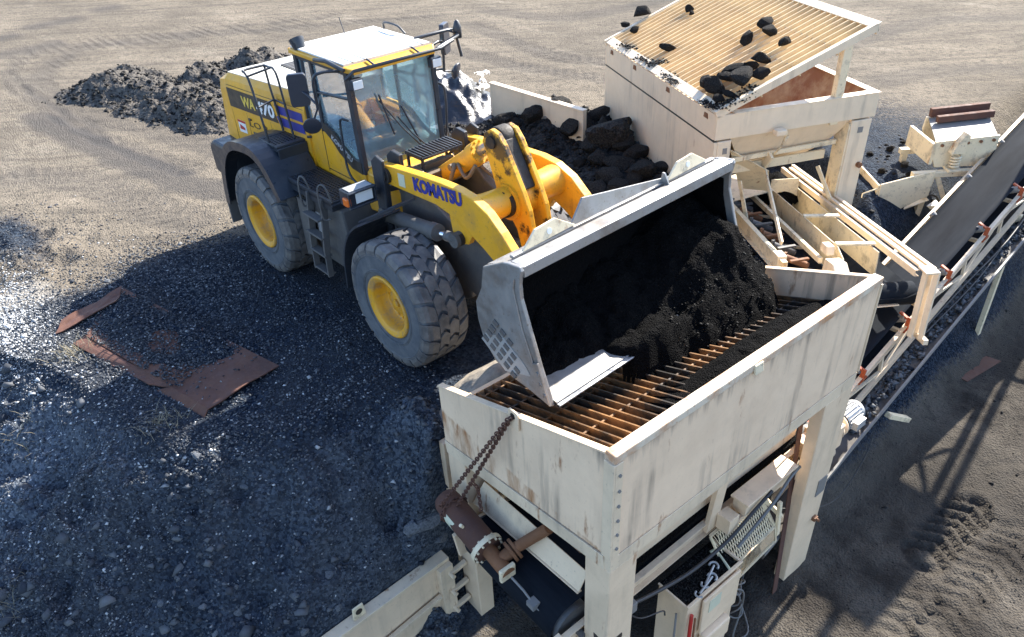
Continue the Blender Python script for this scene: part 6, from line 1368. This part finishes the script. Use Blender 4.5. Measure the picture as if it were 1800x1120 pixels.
# ------------------------------------------------------------------ long inclined belt conveyor running off to the right
IC = thing('incline_conveyor', 'long inclined conveyor with a shiny grey-black belt rising out of the picture at right', 'conveyor', (7.05, 6.0, -PIT))
Y0, Y1 = 1.5, 22.0
bz = lambda y: -0.2+0.22*(y-6.0)
xs_ = [(6.70, .03), (6.80, .005), (6.92, -.03), (7.16, -.03), (7.28, .005), (7.40, .035)]
b = MB(); secs = []
for y in np.linspace(Y0, Y1, 40): secs.append([(x, y, bz(y)+z) for x, z in xs_]+[(x, y, bz(y)+z-.014) for x, z in xs_[::-1]])
b.loft(secs, True); b.build('belt', M_BELT, IC)
b = MB(); secs = []
for y in np.linspace(Y0, Y1, 20): secs.append([(6.75, y, bz(y)-.42), (7.36, y, bz(y)-.42), (7.36, y, bz(y)-.434), (6.75, y, bz(y)-.434)])
b.loft(secs); b.build('return_belt', M_BELT, IC)
for x, sd in ((6.62, -1), (7.47, 1)):
    b = MB(); b.channel((x, Y0, bz(Y0)-.14), (x, Y1, bz(Y1)-.14), .05, .11, .01, side=-sd); b.channel((x+sd*.03, Y0, bz(Y0)-.55), (x+sd*.03, Y1, bz(Y1)-.55), .05, .10, .01, side=-sd)
    y = Y0+.2; k = 0
    while y < Y1-1.3:
        b.beam((x, y, bz(y)-.18), (x+sd*.03, y, bz(y)-.52), .05, .04); b.beam((x, y, bz(y)-.18) if k % 2 else (x+sd*.03, y, bz(y)-.52), (x+sd*.03, y+1.25, bz(y+1.25)-.52) if k % 2 else (x, y+1.25, bz(y+1.25)-.18), .04, .035); y += 1.25; k += 1
    b.build('truss_side', M_CRR, IC)
b = MB(); secs = []   # spillage pan
for y in np.linspace(Y0-.6, Y1, 20): secs.append([(6.72, y, bz(y)-.66), (7.55, y, bz(y)-.74), (7.80, y, bz(y)-.80), (7.81, y, bz(y)-.74), (7.83, y, bz(y)-.74), (7.82, y, bz(y)-.83), (7.55, y, bz(y)-.77), (6.72, y, bz(y)-.69)])
b.loft(secs); b.build('spill_pan', M_GRS if 0 else paint('pan_grimy', (.07, .062, .055), .6, (.16, .13, .11), .6), IC)
b = MB(); b.beam((7.825, Y0-.6, bz(Y0-.6)-.73), (7.825, Y1, bz(Y1)-.73), .03, .06); b.build('pan_edge', M_GRY, IC)
y = 2.3; first = None
while y < Y1-1:
    if first is None or y < 12.5:
        b = MB(); z = bz(y)
        b.beam((7.50, y, z-.16), (7.52, y, z+.06), .06, .03, (0, 1, 0)); b.beam((7.50, y, z+.03), (7.36, y+.02, z+.08), .05, .03); b.beam((7.50, y-.05, z-.18), (7.50, y+.16, z-.16), .05, .04); ib = b.build('idler_bracket', M_ORG, IC, 0.006)
        b = MB(); b.cyl((7.46, y, z+.02), (7.17, y, z-.14), .055, n=14); b.cyl((7.15, y, z-.145), (6.93, y, z-.145), .055, n=14); b.cyl((6.91, y, z-.14), (6.64, y, z+.01), .055, n=14); b.build('idler_roller', M_GRY, ib)
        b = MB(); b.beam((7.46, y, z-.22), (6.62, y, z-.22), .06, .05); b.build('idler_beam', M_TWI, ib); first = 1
    y += 1.22
# supports: cream raking legs, one pair near, a braced trestle farther up
for y in (8.7, 13.2, 18.0):
    for x, xo in ((6.6, -.25), (7.55, .1)):
        b = MB(); zt = bz(y)-.6; b.beam((x, y, zt), (x+xo*.6, y-.15 if y < 10 else y, -PIT-.1 if x > 7 else base_h(x, y)-.1), .12, .08); b.build('support_leg', M_TWI, IC, 0.006)
    if y > 10:
        b = MB(); b.beam((6.5, y, bz(y)-1.6), (7.62, y, bz(y)-1.7), .08, .08); b.mark(); b.beam((6.5, y, bz(y)-1.7), (7.6, y, bz(y)-3.4), .06, .06); b.build('trestle_brace', M_TWI, IC)
# unseen tower beyond the right picture edge, added to throw shadow over the lower yard
b = MB()
for x, y in ((6.95, 12.0), (7.75, 12.0), (7.75, 13.6)): b.beam((x, y, -PIT), (x, y, 4.9), .12, .12); b.mark()
b.beam((6.95, 12, 2.0), (7.75, 12, 3.2), .07, .07); b.mark(); b.beam((7.75, 12, 2.0), (6.95, 12, 3.2), .07, .07); b.mark(); b.beam((6.9, 12, 3.3), (7.8, 12, 3.3), .09, .09); b.build('shadow_caster_frame', M_TWI, IC)
b = MB(); b.prism([(-.5, 0), (.5, 0), (.62, .5), (.5, 1.0), (-.5, 1.0), (-.62, .5)], (7.35, 11.7, 4.0), (1, 0, 0), (0, 0, 1), (0, 1, 0), 1.5); b.build('shadow_caster_box', M_TWI, IC)
b = MB(); b.tube([(7.35, 12.4, 5.0), (7.35, 12.4, 7.6)], .08, 8); b.build('shadow_caster_pipe', M_GRY, IC)
b = MB(); b.beam((7.75, 12, -1.0), (9.3, 11.6, -.3), .14, .10); b.mark(); b.beam((7.75, 12, .2), (9.3, 11.6, -.3), .08, .08); b.build('shadow_caster_arm', M_TWI, IC)
b = MB(); b.tube(curve([(7.5, 1.3, -1.75), (7.86, 1.9, -1.95), (7.95, 2.6, -2.2), (7.92, 3.3, -1.9), (7.84, 3.6, -1.6)], 6), .007, 5); b.build('dangling_wire', M_CABLE, IC)
pts = []; rg = np.random.default_rng(31)
for k in range(2600):
    y = rg.uniform(3.2, 11); x = 7.56+.22*rg.uniform()-.12*rg.uniform(); pts.append((x, y, bz(y)-.775+.0+abs(rg.normal(0, .035))))
scatter('spilled_stones', pts, .012+.06*rg.uniform(0, 1, 2600)**4, np.clip(rg.beta(1.3, 1.8, 2600), 0, .7), M_GRAV, 'grey spilled stones lying in the pan along the right edge of the long conveyor', 6)
b = MB(); b.tube(curve([(7.55, 5.2, bz(5.2)-.62), (7.6, 6.6, bz(6.6)-.6), (7.66, 8.0, bz(8)-.62), (7.6, 9.5, bz(9.5)-.62), (7.64, 12, bz(12)-.62)], 5), .016, 6); b.tube(curve([(7.6, 5.4, bz(5.4)-.66), (7.68, 7, bz(7)-.66), (7.6, 9, bz(9)-.66), (7.66, 12, bz(12)-.66)], 5), .014, 6); tag(b.build('power_cable', M_CABLE, None, 0, (7.6, 8, 0)), 'black cables lying over the stones beside the long belt', 'cable')
b = MB(); b.beam((7.86, 3.95, bz(4)-.95), (7.98, 4.5, bz(4)-1.3), .10, .08); tag(b.build('timber_block', M_TWI, None, .008, (7.9, 4.2, -2)), 'short cream block wedged under the right edge of the long conveyor', 'block')

# ------------------------------------------------------------------ vibrating screen behind the long belt
VS = thing('vibrating_screen', 'cream vibrating screen deck on coil springs behind the long belt', 'screen', (6.2, 8.6, -.8))
VF = Frame((5.95, 8.15, 0), 0)
SF = Frame(AY(1645, 252, 8.5), 48.0)
def sm(): return MB(SF)
VS.location = SF.o; VS.rotation_euler = (0, 0, math.radians(48))
b = sm(); b.prism([(0, .02), (1.1, .10), (1.1, -.46), (.1, -.46), (-.02, -.2)], (0, 0, 0), (1, 0, 0), (0, 0, 1), (0, 1, 0), .05); b.mark(); b.prism([(0, .02), (1.1, .10), (1.1, -.46), (.1, -.46), (-.02, -.2)], (.25, .95, 0.1), (1, 0, 0), (0, 0, 1), (0, 1, 0), .05); b.mark(); b.box((-.03, 0, -.40), (.03, .95, -.02)); b.build('side_plate', M_TWI, VS, 0.006)
b = sm()
for k in range(5):
    u = .12+k*.22; b.cyl((u, -.002, -.05+.07*u), (u, -.03, -.05+.07*u), .028, n=8); b.mark()
b.build('bolt', M_RUSTO, VS)
b = sm(); b.slab([(.03, .06, .01), (1.08, .06, .085), (1.33, .95, .185), (.28, .95, .11)], .03); b.build('screen_deck', M_GRY, VS)
b = sm(); b.beam((.30, .98, .20), (1.35, .98, .27), .10, .16); b.mark(); b.beam((.30, .70, .17), (1.3, .70, .24), .10, .12); b.build('deck_bar', M_RUST, VS, 0.01)
for u in (.36,):
    b = sm(); nn = 60; b.tube([(u+.075*math.cos(a), -.12+.075*math.sin(a), -.42+.24*a/(2*math.pi*4.5)) for a in np.linspace(0, 2*math.pi*4.5, nn)], .018, 7); b.build('coil_spring', M_TWI, VS)
    b = sm(); b.prism([(-.12, -.16), (.12, -.16), (.10, .02), (.14, .16), (.06, .22), (-.04, .05)], (u, -.16, .0), (1, 0, 0), (0, 0, 1), (0, 1, 0), .14); b.mark(); b.box((u-.12, -.24, -.47), (u+.12, -.001, -.43)); b.build('spring_seat', M_TWI, VS, 0.008)
b = sm(); b.beam((-.35, -.15, -.52), (1.0, -.15, -.50), .12, .10); b.mark(); b.beam((-.1, .95, -.52), (1.0, .95, -.5), .12, .10); b.mark(); b.beam((.0, -.15, -.55), (-.1, -.15, -1.5), .10, .10); b.mark(); b.beam((.1, -.15, -.55), (.55, -.3, -1.5), .08, .08); b.mark(); b.beam((0, .95, -.55), (0, .95, -1.2), .1, .1); b.build('base_frame', M_TWI, VS, 0.006)
b = sm(); b.slab([(-.95, -.3, -.60), (-.05, -.3, -.38), (-.05, -.3, -.85), (-.95, -.3, -1.35)], .03); b.mark(); b.slab([(-.98, -.3, -.62), (-.98, .9, -.60), (-.98, .9, -1.1), (-.98, -.3, -1.35)], .03); b.mark(); b.slab([(-.95, -.3, -1.33), (-.0, -.3, -.95), (-.0, .9, -.95), (-.95, .9, -1.33)], .02); b.build('side_chute', M_TWI, VS, 0.006)
b = sm(); b.tube([(-1.0, -.32, -1.4), (-1.25, -.35, -.95), (-1.25, -.35, -.75), (-1.0, -.32, -.68)], .014, 6); b.build('chute_handle', M_TWI, VS)
b = sm(); b.box((-.30, .1, -1.35), (.5, .8, -1.28)); b.build('light_plate', M_WHT, VS); b = sm(); b.tube(curve([(-.6, .2, -.9), (-.3, .1, -1.2), (.2, 0, -1.0), (.5, .1, -1.3)], 5), .02, 6); b.build('hose', M_CABLE, VS)

# ------------------------------------------------------------------ low white wall, heaps, plastic, rusty plates
b = MB(); b.box((-2.55, 5.42, -.3), (.35, 5.52, .84)); lw = b.build('low_wall', M_TWR, None, 0.006, (-1.1, 5.47, 0)); tag(lw, 'low white steel wall standing behind the black asphalt heap left of the tall bin', 'wall')
b = MB(); b.cyl((-.75, 5.395, .40), (-.75, 5.421, .40), .10, n=20); b.build('wall_hole', M_GRY, lw); b = MB(); b.beam((-2.55, 5.47, .85), (.35, 5.47, .85), .14, .03); b.build('wall_cap', M_TWR, lw, 0.004)
def gp(px, py, z=0.0): return tuple(AZ(px, py, z)[:2])
heap('asphalt_heap', 'dark heap of broken asphalt piled against the low white wall behind the loader cab', 'asphalt heap', [gp(790, 232, .2)+(.28, .7), gp(860, 226, .2)+(.24, .6), gp(925, 212, .3)+(.36, .7), gp(985, 195, .5)+(.72, .95), gp(1045, 210, .4)+(.5, .8)], M_PILE, .05, .20, 2.2, 101)
heap('asphalt_heap', 'low spread of black asphalt rubble at the foot of the tall bin wall', 'asphalt heap', [gp(1075, 235, .3)+(.45, 1.0), gp(1120, 300, .2)+(.28, 1.1), gp(1190, 330, .1)+(.25, 1.0), gp(1240, 350, .1)+(.2, .8)], M_PILE, .05, .14, 2.6, 111)
rr = random.Random(5)
PL = [(985, 195, .26, 'rounded lump on top of the heap by the low white wall'), (1010, 205, .22, 'lump right of the heap top, close to the end of the low wall'), (1050, 205, .20, 'lump at the end of the low white wall'), (1002, 232, .30, 'broad slab-like lump on the face of the heap'), (1020, 222, .24, 'lump above the slab-like lump on the heap face'), (1060, 228, .20, 'lump in the corner between heap and tall bin wall'), (1072, 248, .42, 'biggest rounded lump lying against the tall bin wall'), (1040, 262, .25, 'lump to the left of the biggest one by the tall bin'), (973, 272, .15, 'small lump lying alone on the sunlit gravel edge'),
      (1100, 262, .20, 'lump under the reflection patch on the tall bin wall'), (1120, 272, .22, 'lump halfway along the tall bin wall'), (1140, 272, .20, 'rounded lump touching the tall bin wall, second from its front corner'), (1055, 285, .26, 'lump in the middle of the rubble'), (1085, 292, .24, 'lump right of the middle of the rubble'), (1072, 320, .26, 'large lump at the near side of the rubble'), (1030, 338, .20, 'lump near the top of the right lift arm'), (1052, 342, .23, 'pyramid-like lump close behind the lift arm'), (1085, 340, .22, 'grey-topped lump behind the bucket edge'), (1130, 305, .26, 'wide lump in front of the tall bin wall'), (1160, 300, .20, 'lump close to the bin wall behind the bucket'), (1172, 330, .24, 'lump just above the bucket lug'), (1110, 320, .18, 'small lump between the wide lump and the grey-topped one'), (1195, 308, .16, 'lump at the foot of the front corner of the tall bin'), (1150, 335, .16, 'small lump behind the bucket edge, left of the lug'), (1078, 355, .13, 'little lump nearest the bucket edge'), (1020, 290, .12, 'little lump at the left rim of the rubble'), (880, 215, .2, 'lump on the left shoulder of the heap by the wall'), (945, 205, .2, 'lump on the crest of the heap under the wall hole'), (905, 220, .16, 'lump low on the front of the heap by the wall'), (1110, 345, .2, 'dark lump tucked behind the bucket top')]
def crumbs_on(hs, n, s0, s1, mat, label, seed):
    rg_ = np.random.default_rng(seed); V = np.concatenate([h[0] for h in hs]); P_ = V[rg_.choice(len(V), n)]+rg_.normal(0, .02, (n, 3))
    scatter('rubble', P_, s0+s1*rg_.uniform(0, 1, n)**3, rg_.beta(1.1, 2.2, n), mat, label, seed)
crumbs_on(HEAPS[-2:], 5200, .015, .085, M_GRAVD, 'broken asphalt rubble covering the two heaps by the tall white bin', 61)
_tr2 = [BVHTree.FromPolygons([Vector(v) for v in V], F.tolist()) for V, F in HEAPS[-2:]]
for k, (px, py, s_, lb) in enumerate(PL):
    zz = heap_hit(px, py, _tr2); s_ *= 1.45; lump('asphalt_boulder', 'black asphalt: '+lb, 'asphalt lump', zz+np.array((0, 0, s_*.22)), s_, 500+k, M_CHNK, 'black asphalt lumps heaped by the tall bin')
heap('dirt_pile', 'long grey-brown dirt pile left behind the loader engine hood', 'dirt pile', [gp(140, 160, .1)+(.2, .6), gp(175, 145, .3)+(.42, .9), gp(215, 131, .4)+(.54, 1.1), gp(275, 151, .4)+(.46, 1.05), gp(335, 172, .3)+(.42, 1.0), gp(400, 187, .3)+(.42, 1.0)], M_SPOIL, .06, .30, 1.5, 121)
heap('dirt_pile', 'blackish dirt pile farther back above the engine hood', 'dirt pile', [gp(345, 135, .3)+(.45, .9), gp(390, 117, .4)+(.52, 1.0), gp(445, 102, .5)+(.68, 1.1), gp(480, 99, .5)+(.64, 1.0)], M_SPOIL, .06, .30, 1.5, 131)
crumbs_on(HEAPS[-2:], 5000, .015, .07, M_GRAVD, 'loose clods and stones on the two dirt piles behind the loader', 62)
# black plastic sheeting
def sheet():
    c = np.array((*gp(805, 165, .4), 0)); res = .05; xs = np.arange(-2.2, 2.2, res); X, Y = np.meshgrid(xs, xs, indexing='ij')
    H = .95*np.exp(-((X-.0)/.95)**2-((Y+.1)/.9)**2)+.5*np.exp(-((X+.9)/.6)**2-((Y-.3)/.7)**2)-.10
    H = H+.55*sstep(0, .4, H)*(np.abs(fbm(X*1.1+Y*.5, Y*1.3, 0, 3, 201))*-1.2+.25)+.10*sstep(0, .3, H)*(1-2*np.abs(fbm(X*3.2, Y*3.2, 2, 2, 202)))
    keep = H > -.08+.06*fbm(X*3, Y*3, 0, 2, 203); cell = keep[:-1, :-1] & keep[1:, :-1] & keep[1:, 1:] & keep[:-1, 1:]
    use = np.zeros(X.shape, bool)
    for a, d in ((0, 0), (1, 0), (1, 1), (0, 1)): use[a:X.shape[0]-1+a, d:X.shape[1]-1+d] |= cell
    idx = -np.ones(X.shape, int); idx[use] = np.arange(use.sum()); V = np.stack([X[use]+c[0], Y[use]+c[1], H[use]+.02], -1); F = np.stack([idx[:-1, :-1][cell], idx[1:, :-1][cell], idx[1:, 1:][cell], idx[:-1, 1:][cell]], -1)
    me = bpy.data.meshes.new('plastic_sheet'); me.from_pydata((V-c).tolist(), [], F.tolist()); me.polygons.foreach_set('use_smooth', np.ones(len(F), bool)); me.update(); me.materials.append(M_BAG)
    o = bpy.data.objects.new('plastic_sheet', me); COL.objects.link(o); o.location = c; tag(o, 'crumpled shiny black plastic sheeting over a mound behind the loader cab', 'plastic sheet')
    s2 = bpy.data.objects.new('torn_film', me.copy()); return c
sheet()
for k, (px, py, sx, lb) in enumerate(((838, 150, .38, 'crumpled torn strip of white film on the right flank of the black sheeting'), (850, 128, .22, 'smaller white film scrap high beside the black sheeting'))):
    c = AZ(px, py, .45); rg = np.random.default_rng(k+3); gx = np.linspace(-1, 1, 26); X, Y = np.meshgrid(gx, gx, indexing='ij'); Z = .30*fbm(X*2.1, Y*2.1, k, 4, 210+k)-.35*(X+Y)*.3
    V = np.stack([X*sx*.55, Y*sx, Z*sx*1.2], -1).reshape(-1, 3); idx = np.arange(26*26).reshape(26, 26); m = (np.abs(fbm(X*2.4, Y*2.4, 9, 2, 220+k)) < .34)[:-1, :-1]; F = np.stack([idx[:-1, :-1][m], idx[1:, :-1][m], idx[1:, 1:][m], idx[:-1, 1:][m]], -1)
    me = bpy.data.meshes.new('film_scrap'); me.from_pydata(V.tolist(), [], F.tolist()); me.polygons.foreach_set('use_smooth', np.ones(len(F), bool)); me.materials.append(M_WHT); o = bpy.data.objects.new('film_scrap', me); COL.objects.link(o); o.location = c; tag(o, lb, 'plastic film')

# bent rusty plates half buried in the gravel
def gz_(x, y): return float(terrain(np.array([x]), np.array([y]))[0][0])
RP = thing('steel_plate', 'bent rust-brown steel plate half buried in gravel in the loader shadow', 'steel plate', (1.0, -3.6, 0))
A_, B_, C_, D_ = [np.array(AZ(px, py, zz)) for px, py, zz in ((490, 642, .05), (366, 718, .06), (150, 590, .05), (212, 505, .06))]
def gridplate(name, P, bend, mat, n=14, t=.012, seed=1):
    a, b_, c, d = P; us = np.linspace(0, 1, n); top = np.array([[a+(d-a)*u+((b_-a)+((c-d)-(b_-a))*u)*v+np.array((0, 0, bend*.05*fbm(np.array([u*2.3]), np.array([v*2.]), 0, 3, seed)[0])) for v in us] for u in us])
    V = np.concatenate([top.reshape(-1, 3), top.reshape(-1, 3)-np.array((0, 0, t))]); idx = np.arange(n*n).reshape(n, n)
    F = np.stack([idx[:-1, :-1], idx[1:, :-1], idx[1:, 1:], idx[:-1, 1:]], -1).reshape(-1, 4); F2 = F[:, ::-1]+n*n; E_ = []
    for k in range(n-1):
        for p, q in ((idx[0, k], idx[0, k+1]), (idx[n-1, k+1], idx[n-1, k]), (idx[k+1, 0], idx[k, 0]), (idx[k, n-1], idx[k+1, n-1])): E_.append((p, q, q+n*n, p+n*n))
    b = MB(); b.add(list(V), [tuple(f) for f in F]+[tuple(f) for f in F2]+E_, False); return b.build(name, mat, RP)
gridplate('plate_sheet', (A_, B_, C_, D_), .6, M_RUST, 18, .014, 3)
Bf, Bg = np.array(AZ(350, 757, -.14)), np.array(AZ(262, 690, -.06)); Bh = B_+(C_-B_)*.27
gridplate('bent_flange', (B_+np.array((0, 0, .005)), Bf, Bg, Bh), .3, M_RUST, 8, .014, 5)
Bi, Bj = np.array(AZ(262, 690, -.02))+np.array((0, .15, .02)), np.array(AZ(128, 604, .02)); gridplate('bent_flange', (Bh, np.array(AZ(262, 676, .02)), Bj, C_), .8, M_RUST, 10, .014, 7)
def pp(u, v): return A_+(D_-A_)*u+((B_-A_)+((C_-D_)-(B_-A_))*u)*v
gd_ = heap('gravel_drift', 'drift of dark gravel covering the middle of the rusty plate', 'gravel', [tuple(pp(u, v)[:2])+(h, w_) for u, v, h, w_ in ((.30, .25, .05, .30), (.45, .42, .08, .42), (.62, .48, .09, .46), (.80, .42, .08, .42), (.95, .3, .06, .36))], MATS['yard_ground'], .03, .13, 2.6, 141, clip=lambda X, Y, H: H-.30*np.exp(-((X-AZ(290, 600, .05)[0])/.30)**2-((Y-AZ(290, 600, .05)[1])/.16)**2), zb=lambda X, Y: 0*X+.045, kind='stuff')
a_ = gd_.data.attributes.new('grit', 'FLOAT', 'POINT'); a_.data.foreach_set('value', np.ones(len(gd_.data.vertices), np.float32))
gridplate('torn_strip', [np.array(AZ(px, py, zz)) for px, py, zz in ((214, 503, .13), (205, 532, .12), (96, 586, .05), (108, 562, .07))], .8, M_RUST, 10, .014, 9)
rg_ = np.random.default_rng(45); Vd = HEAPS[-1][0]; Pd = Vd[rg_.choice(len(Vd), 9000)]+np.concatenate([rg_.normal(0, .02, (9000, 2)), rg_.uniform(0, .012, (9000, 1))], 1)
scatter('gravel', Pd, 0.0105+0.015*rg_.uniform(0, 1, 9000)**2, rg_.beta(0.75, 1.9, 9000), M_GRAV, 'loose gravel on the drift that buries the rusty plate', 15)
rg = np.random.default_rng(44); n = 5000
uv = rg.uniform(0, 1, (n, 2)); cover = sstep(.18, .34, uv[:, 0])*sstep(.0, .10, uv[:, 1])*(fbm(uv[:, 0]*7, uv[:, 1]*2.2, 0, 3, 46) > -.28)
cover = np.maximum(cover, .06*(uv[:, 0] > .05)); k = rg.uniform(0, 1, n) < cover; uv = uv[k]; cover_k = cover[k]
P = np.array([A_+(D_-A_)*u+((B_-A_)+((C_-D_)-(B_-A_))*u)*v for u, v in uv])+np.array((0, 0, .010)); P[:, 2] += .02*rg.uniform(0, 1, len(P))
scatter('plate_gravel', P, .010+.013*rg.uniform(0, 1, len(P))**2, rg.beta(1.1, 2.4, len(P)), M_GRAV, 'gravel lying over the middle of the rusty plate', 8)
b = MB(); q = [np.array(AZ(px, py, -PIT+.06)) for px, py in ((1760, 636), (1700, 672), (1640, 640), (1690, 612))]; b.slab(q, .015); tag(b.build('steel_plate', M_RUST, None, 0.004, q[0]), 'flat rusty steel plate on the ground below the long conveyor at the right', 'steel plate')

# larger stones on the ramp slope
ST = [(432, 855, .11, 'long bluish stone on the slope below the rusty plate'), (345, 800, .10, 'rough stone cluster piece under the rusty plate corner'), (190, 495, .10, 'pale block by the upper left end of the rusty plate'), (725, 815, .15, 'grey clod half way down the slope by the bin'), (740, 920, .34, 'big grey clod with a broken face beside the rear bin leg'), (712, 785, .11, 'pale clod above the big clods near the bin'), (775, 945, .20, 'broken clod at the top of the wing wall'), (580, 1010, .13, 'pale rock in the lower slope near the wing wall'), (595, 1068, .10, 'lower pale rock just left of the wing wall'), (285, 1060, .11, 'rounded rock at the bottom of the picture, left one of a row'), (318, 1068, .09, 'brownish rock in the bottom row'), (358, 1066, .09, 'oval rock in the bottom row right of the brownish one'), (415, 1075, .10, 'pale rock of the pair at the bottom'), (435, 1082, .10, 'second pale rock of the pair at the bottom'), (380, 1112, .09, 'rock cut by the bottom picture edge'), (532, 1075, .06, 'small pale rock right of the bottom pair'), (535, 1112, .09, 'rock at the bottom edge near the wing wall')]
def hit(px, py):
    v = ray((px, py)); lo, hi = 1.0, 40.0; t = 4.0
    ts = np.arange(3.0, 30.0, .03); Q = CAM+v[None]*ts[:, None]; g = terrain(Q[:, 0], Q[:, 1])[0]; k = np.argmax(Q[:, 2] < g); return Q[k]
for k, (px, py, s_, lb) in enumerate(ST):
    s_ *= .8; p = hit(px, py); lump('rock', lb, 'rock', p+np.array((0, 0, s_*.05)), s_, 700+k, M_ROCK, 'rocks on the ramp slope', squash=(1.0, .75, .6), rough=.34)
# dry grass tufts
def tuft(px, py, lb, nbl, seed, hgt=.28):
    p = hit(px, py); r = random.Random(seed); b = MB()
    for k in range(nbl):
        a = r.uniform(0, 6.28); rad = r.uniform(0, .28)**1.0; q = p+np.array((rad*math.cos(a), rad*math.sin(a)*1.2, 0)); q[2] = gz_(q[0], q[1]); h = hgt*r.uniform(.5, 1.2); ln = r.uniform(.05, .28); a2 = r.uniform(0, 6.28)
        m_ = q+np.array((ln*.4*math.cos(a2), ln*.4*math.sin(a2), h*.6)); e = q+np.array((ln*math.cos(a2), ln*math.sin(a2), h)); sd_ = np.array((-math.sin(a2), math.cos(a2), 0))*.0035
        b.add([q-sd_, q+sd_, m_+sd_*.8, m_-sd_*.8, e], [(0, 1, 2, 3), (3, 2, 4)])
    return tag(b.build('grass_tuft', M_GRASS, None, 0, p), lb, 'dry grass')
tuft(130, 625, 'sparse dry grass tuft at the left end of the rusty plate', 90, 1, .16); tuft(285, 745, 'dry grass tuft under the lower corner of the rusty plate', 70, 2, .14); tuft(35, 760, 'dry grass at the left picture edge on the slope', 40, 3, .14); tuft(20, 1060, 'pale dry stalks in the bottom left corner', 40, 4, .18)
# scattered small black lumps on the yard behind the conveyors
YS = [(1700, 268), (1588, 250), (1564, 262), (1560, 275), (1530, 270), (1590, 290), (1572, 305), (1600, 305), (1550, 300), (1468, 303)]
for k, (px, py) in enumerate(YS):
    p = AZ(px, py, .03); lump('asphalt_crumb', 'small black crumb lying on the pale ground behind the tall bin leg', 'asphalt lump', p, .06+.03*(k % 3), 900+k, M_CHNK, 'small crumbs behind the tall bin', sub=2)

# crumbling mounds of asphalt clods on the ramp slope
for k, (px, py, h_, w_, lb) in enumerate(((735, 800, .30, .34, 'crumbling clod mound half way down the slope beside the short bin side'), (748, 900, .36, .36, 'biggest crumbling mound beside the rear bin leg above the wing wall'))):
    p = hit(px, py); o = heap('clod_mound', lb, 'rubble mound', [(p[0]-.25, p[1]+.1, h_*.8, w_), (p[0], p[1], h_, w_), (p[0]+.2, p[1]-.25, h_*.7, w_*.8)], MATS['yard_ground'], .03, .22, 3.0, 160+7*k, zb=lambda X, Y: terrain(X, Y)[0]-.03)
    for nm, vl in (('grit', 1.0), ('bank', .30)): a_ = o.data.attributes.new(nm, 'FLOAT', 'POINT'); a_.data.foreach_set('value', np.full(len(o.data.vertices), vl, np.float32))
    Vd = HEAPS[-1][0]; rg_ = np.random.default_rng(170+k); n_ = 700; Pd = Vd[rg_.choice(len(Vd), n_)]+rg_.normal(0, .015, (n_, 3)); scatter('rubble', Pd, .012+.05*rg_.uniform(0, 1, n_)**4, rg_.beta(.8, 1.9, n_), M_GRAV, 'loose stones on the '+lb, 180+k)
# sheet-metal chute sides closing the space between the tall bin funnel and its feed conveyor
b = MB(); fn = TF.R @ np.array((0, 1.0, 0)); q = [on_plane((1283, 262), TF((0, .18, 0)), fn), on_plane((1352, 300), TF((0, .18, 0)), fn), on_plane((1350, 335), cv(0, 1.0), CS), on_plane((1300, 330), cv(0, 1.55), CS)]
b.slab(q, .012); b.build('chute_side', M_TWI, FB, .003)
b = MB(); b.slab([cv(-4.9, 1.66, -.14), cv(-3.6, 1.66, -.14), cv(-3.6, .92, .02), cv(-4.9, .92, .02)], .012); b.build('cover_plate', M_TWI, FB, .003)
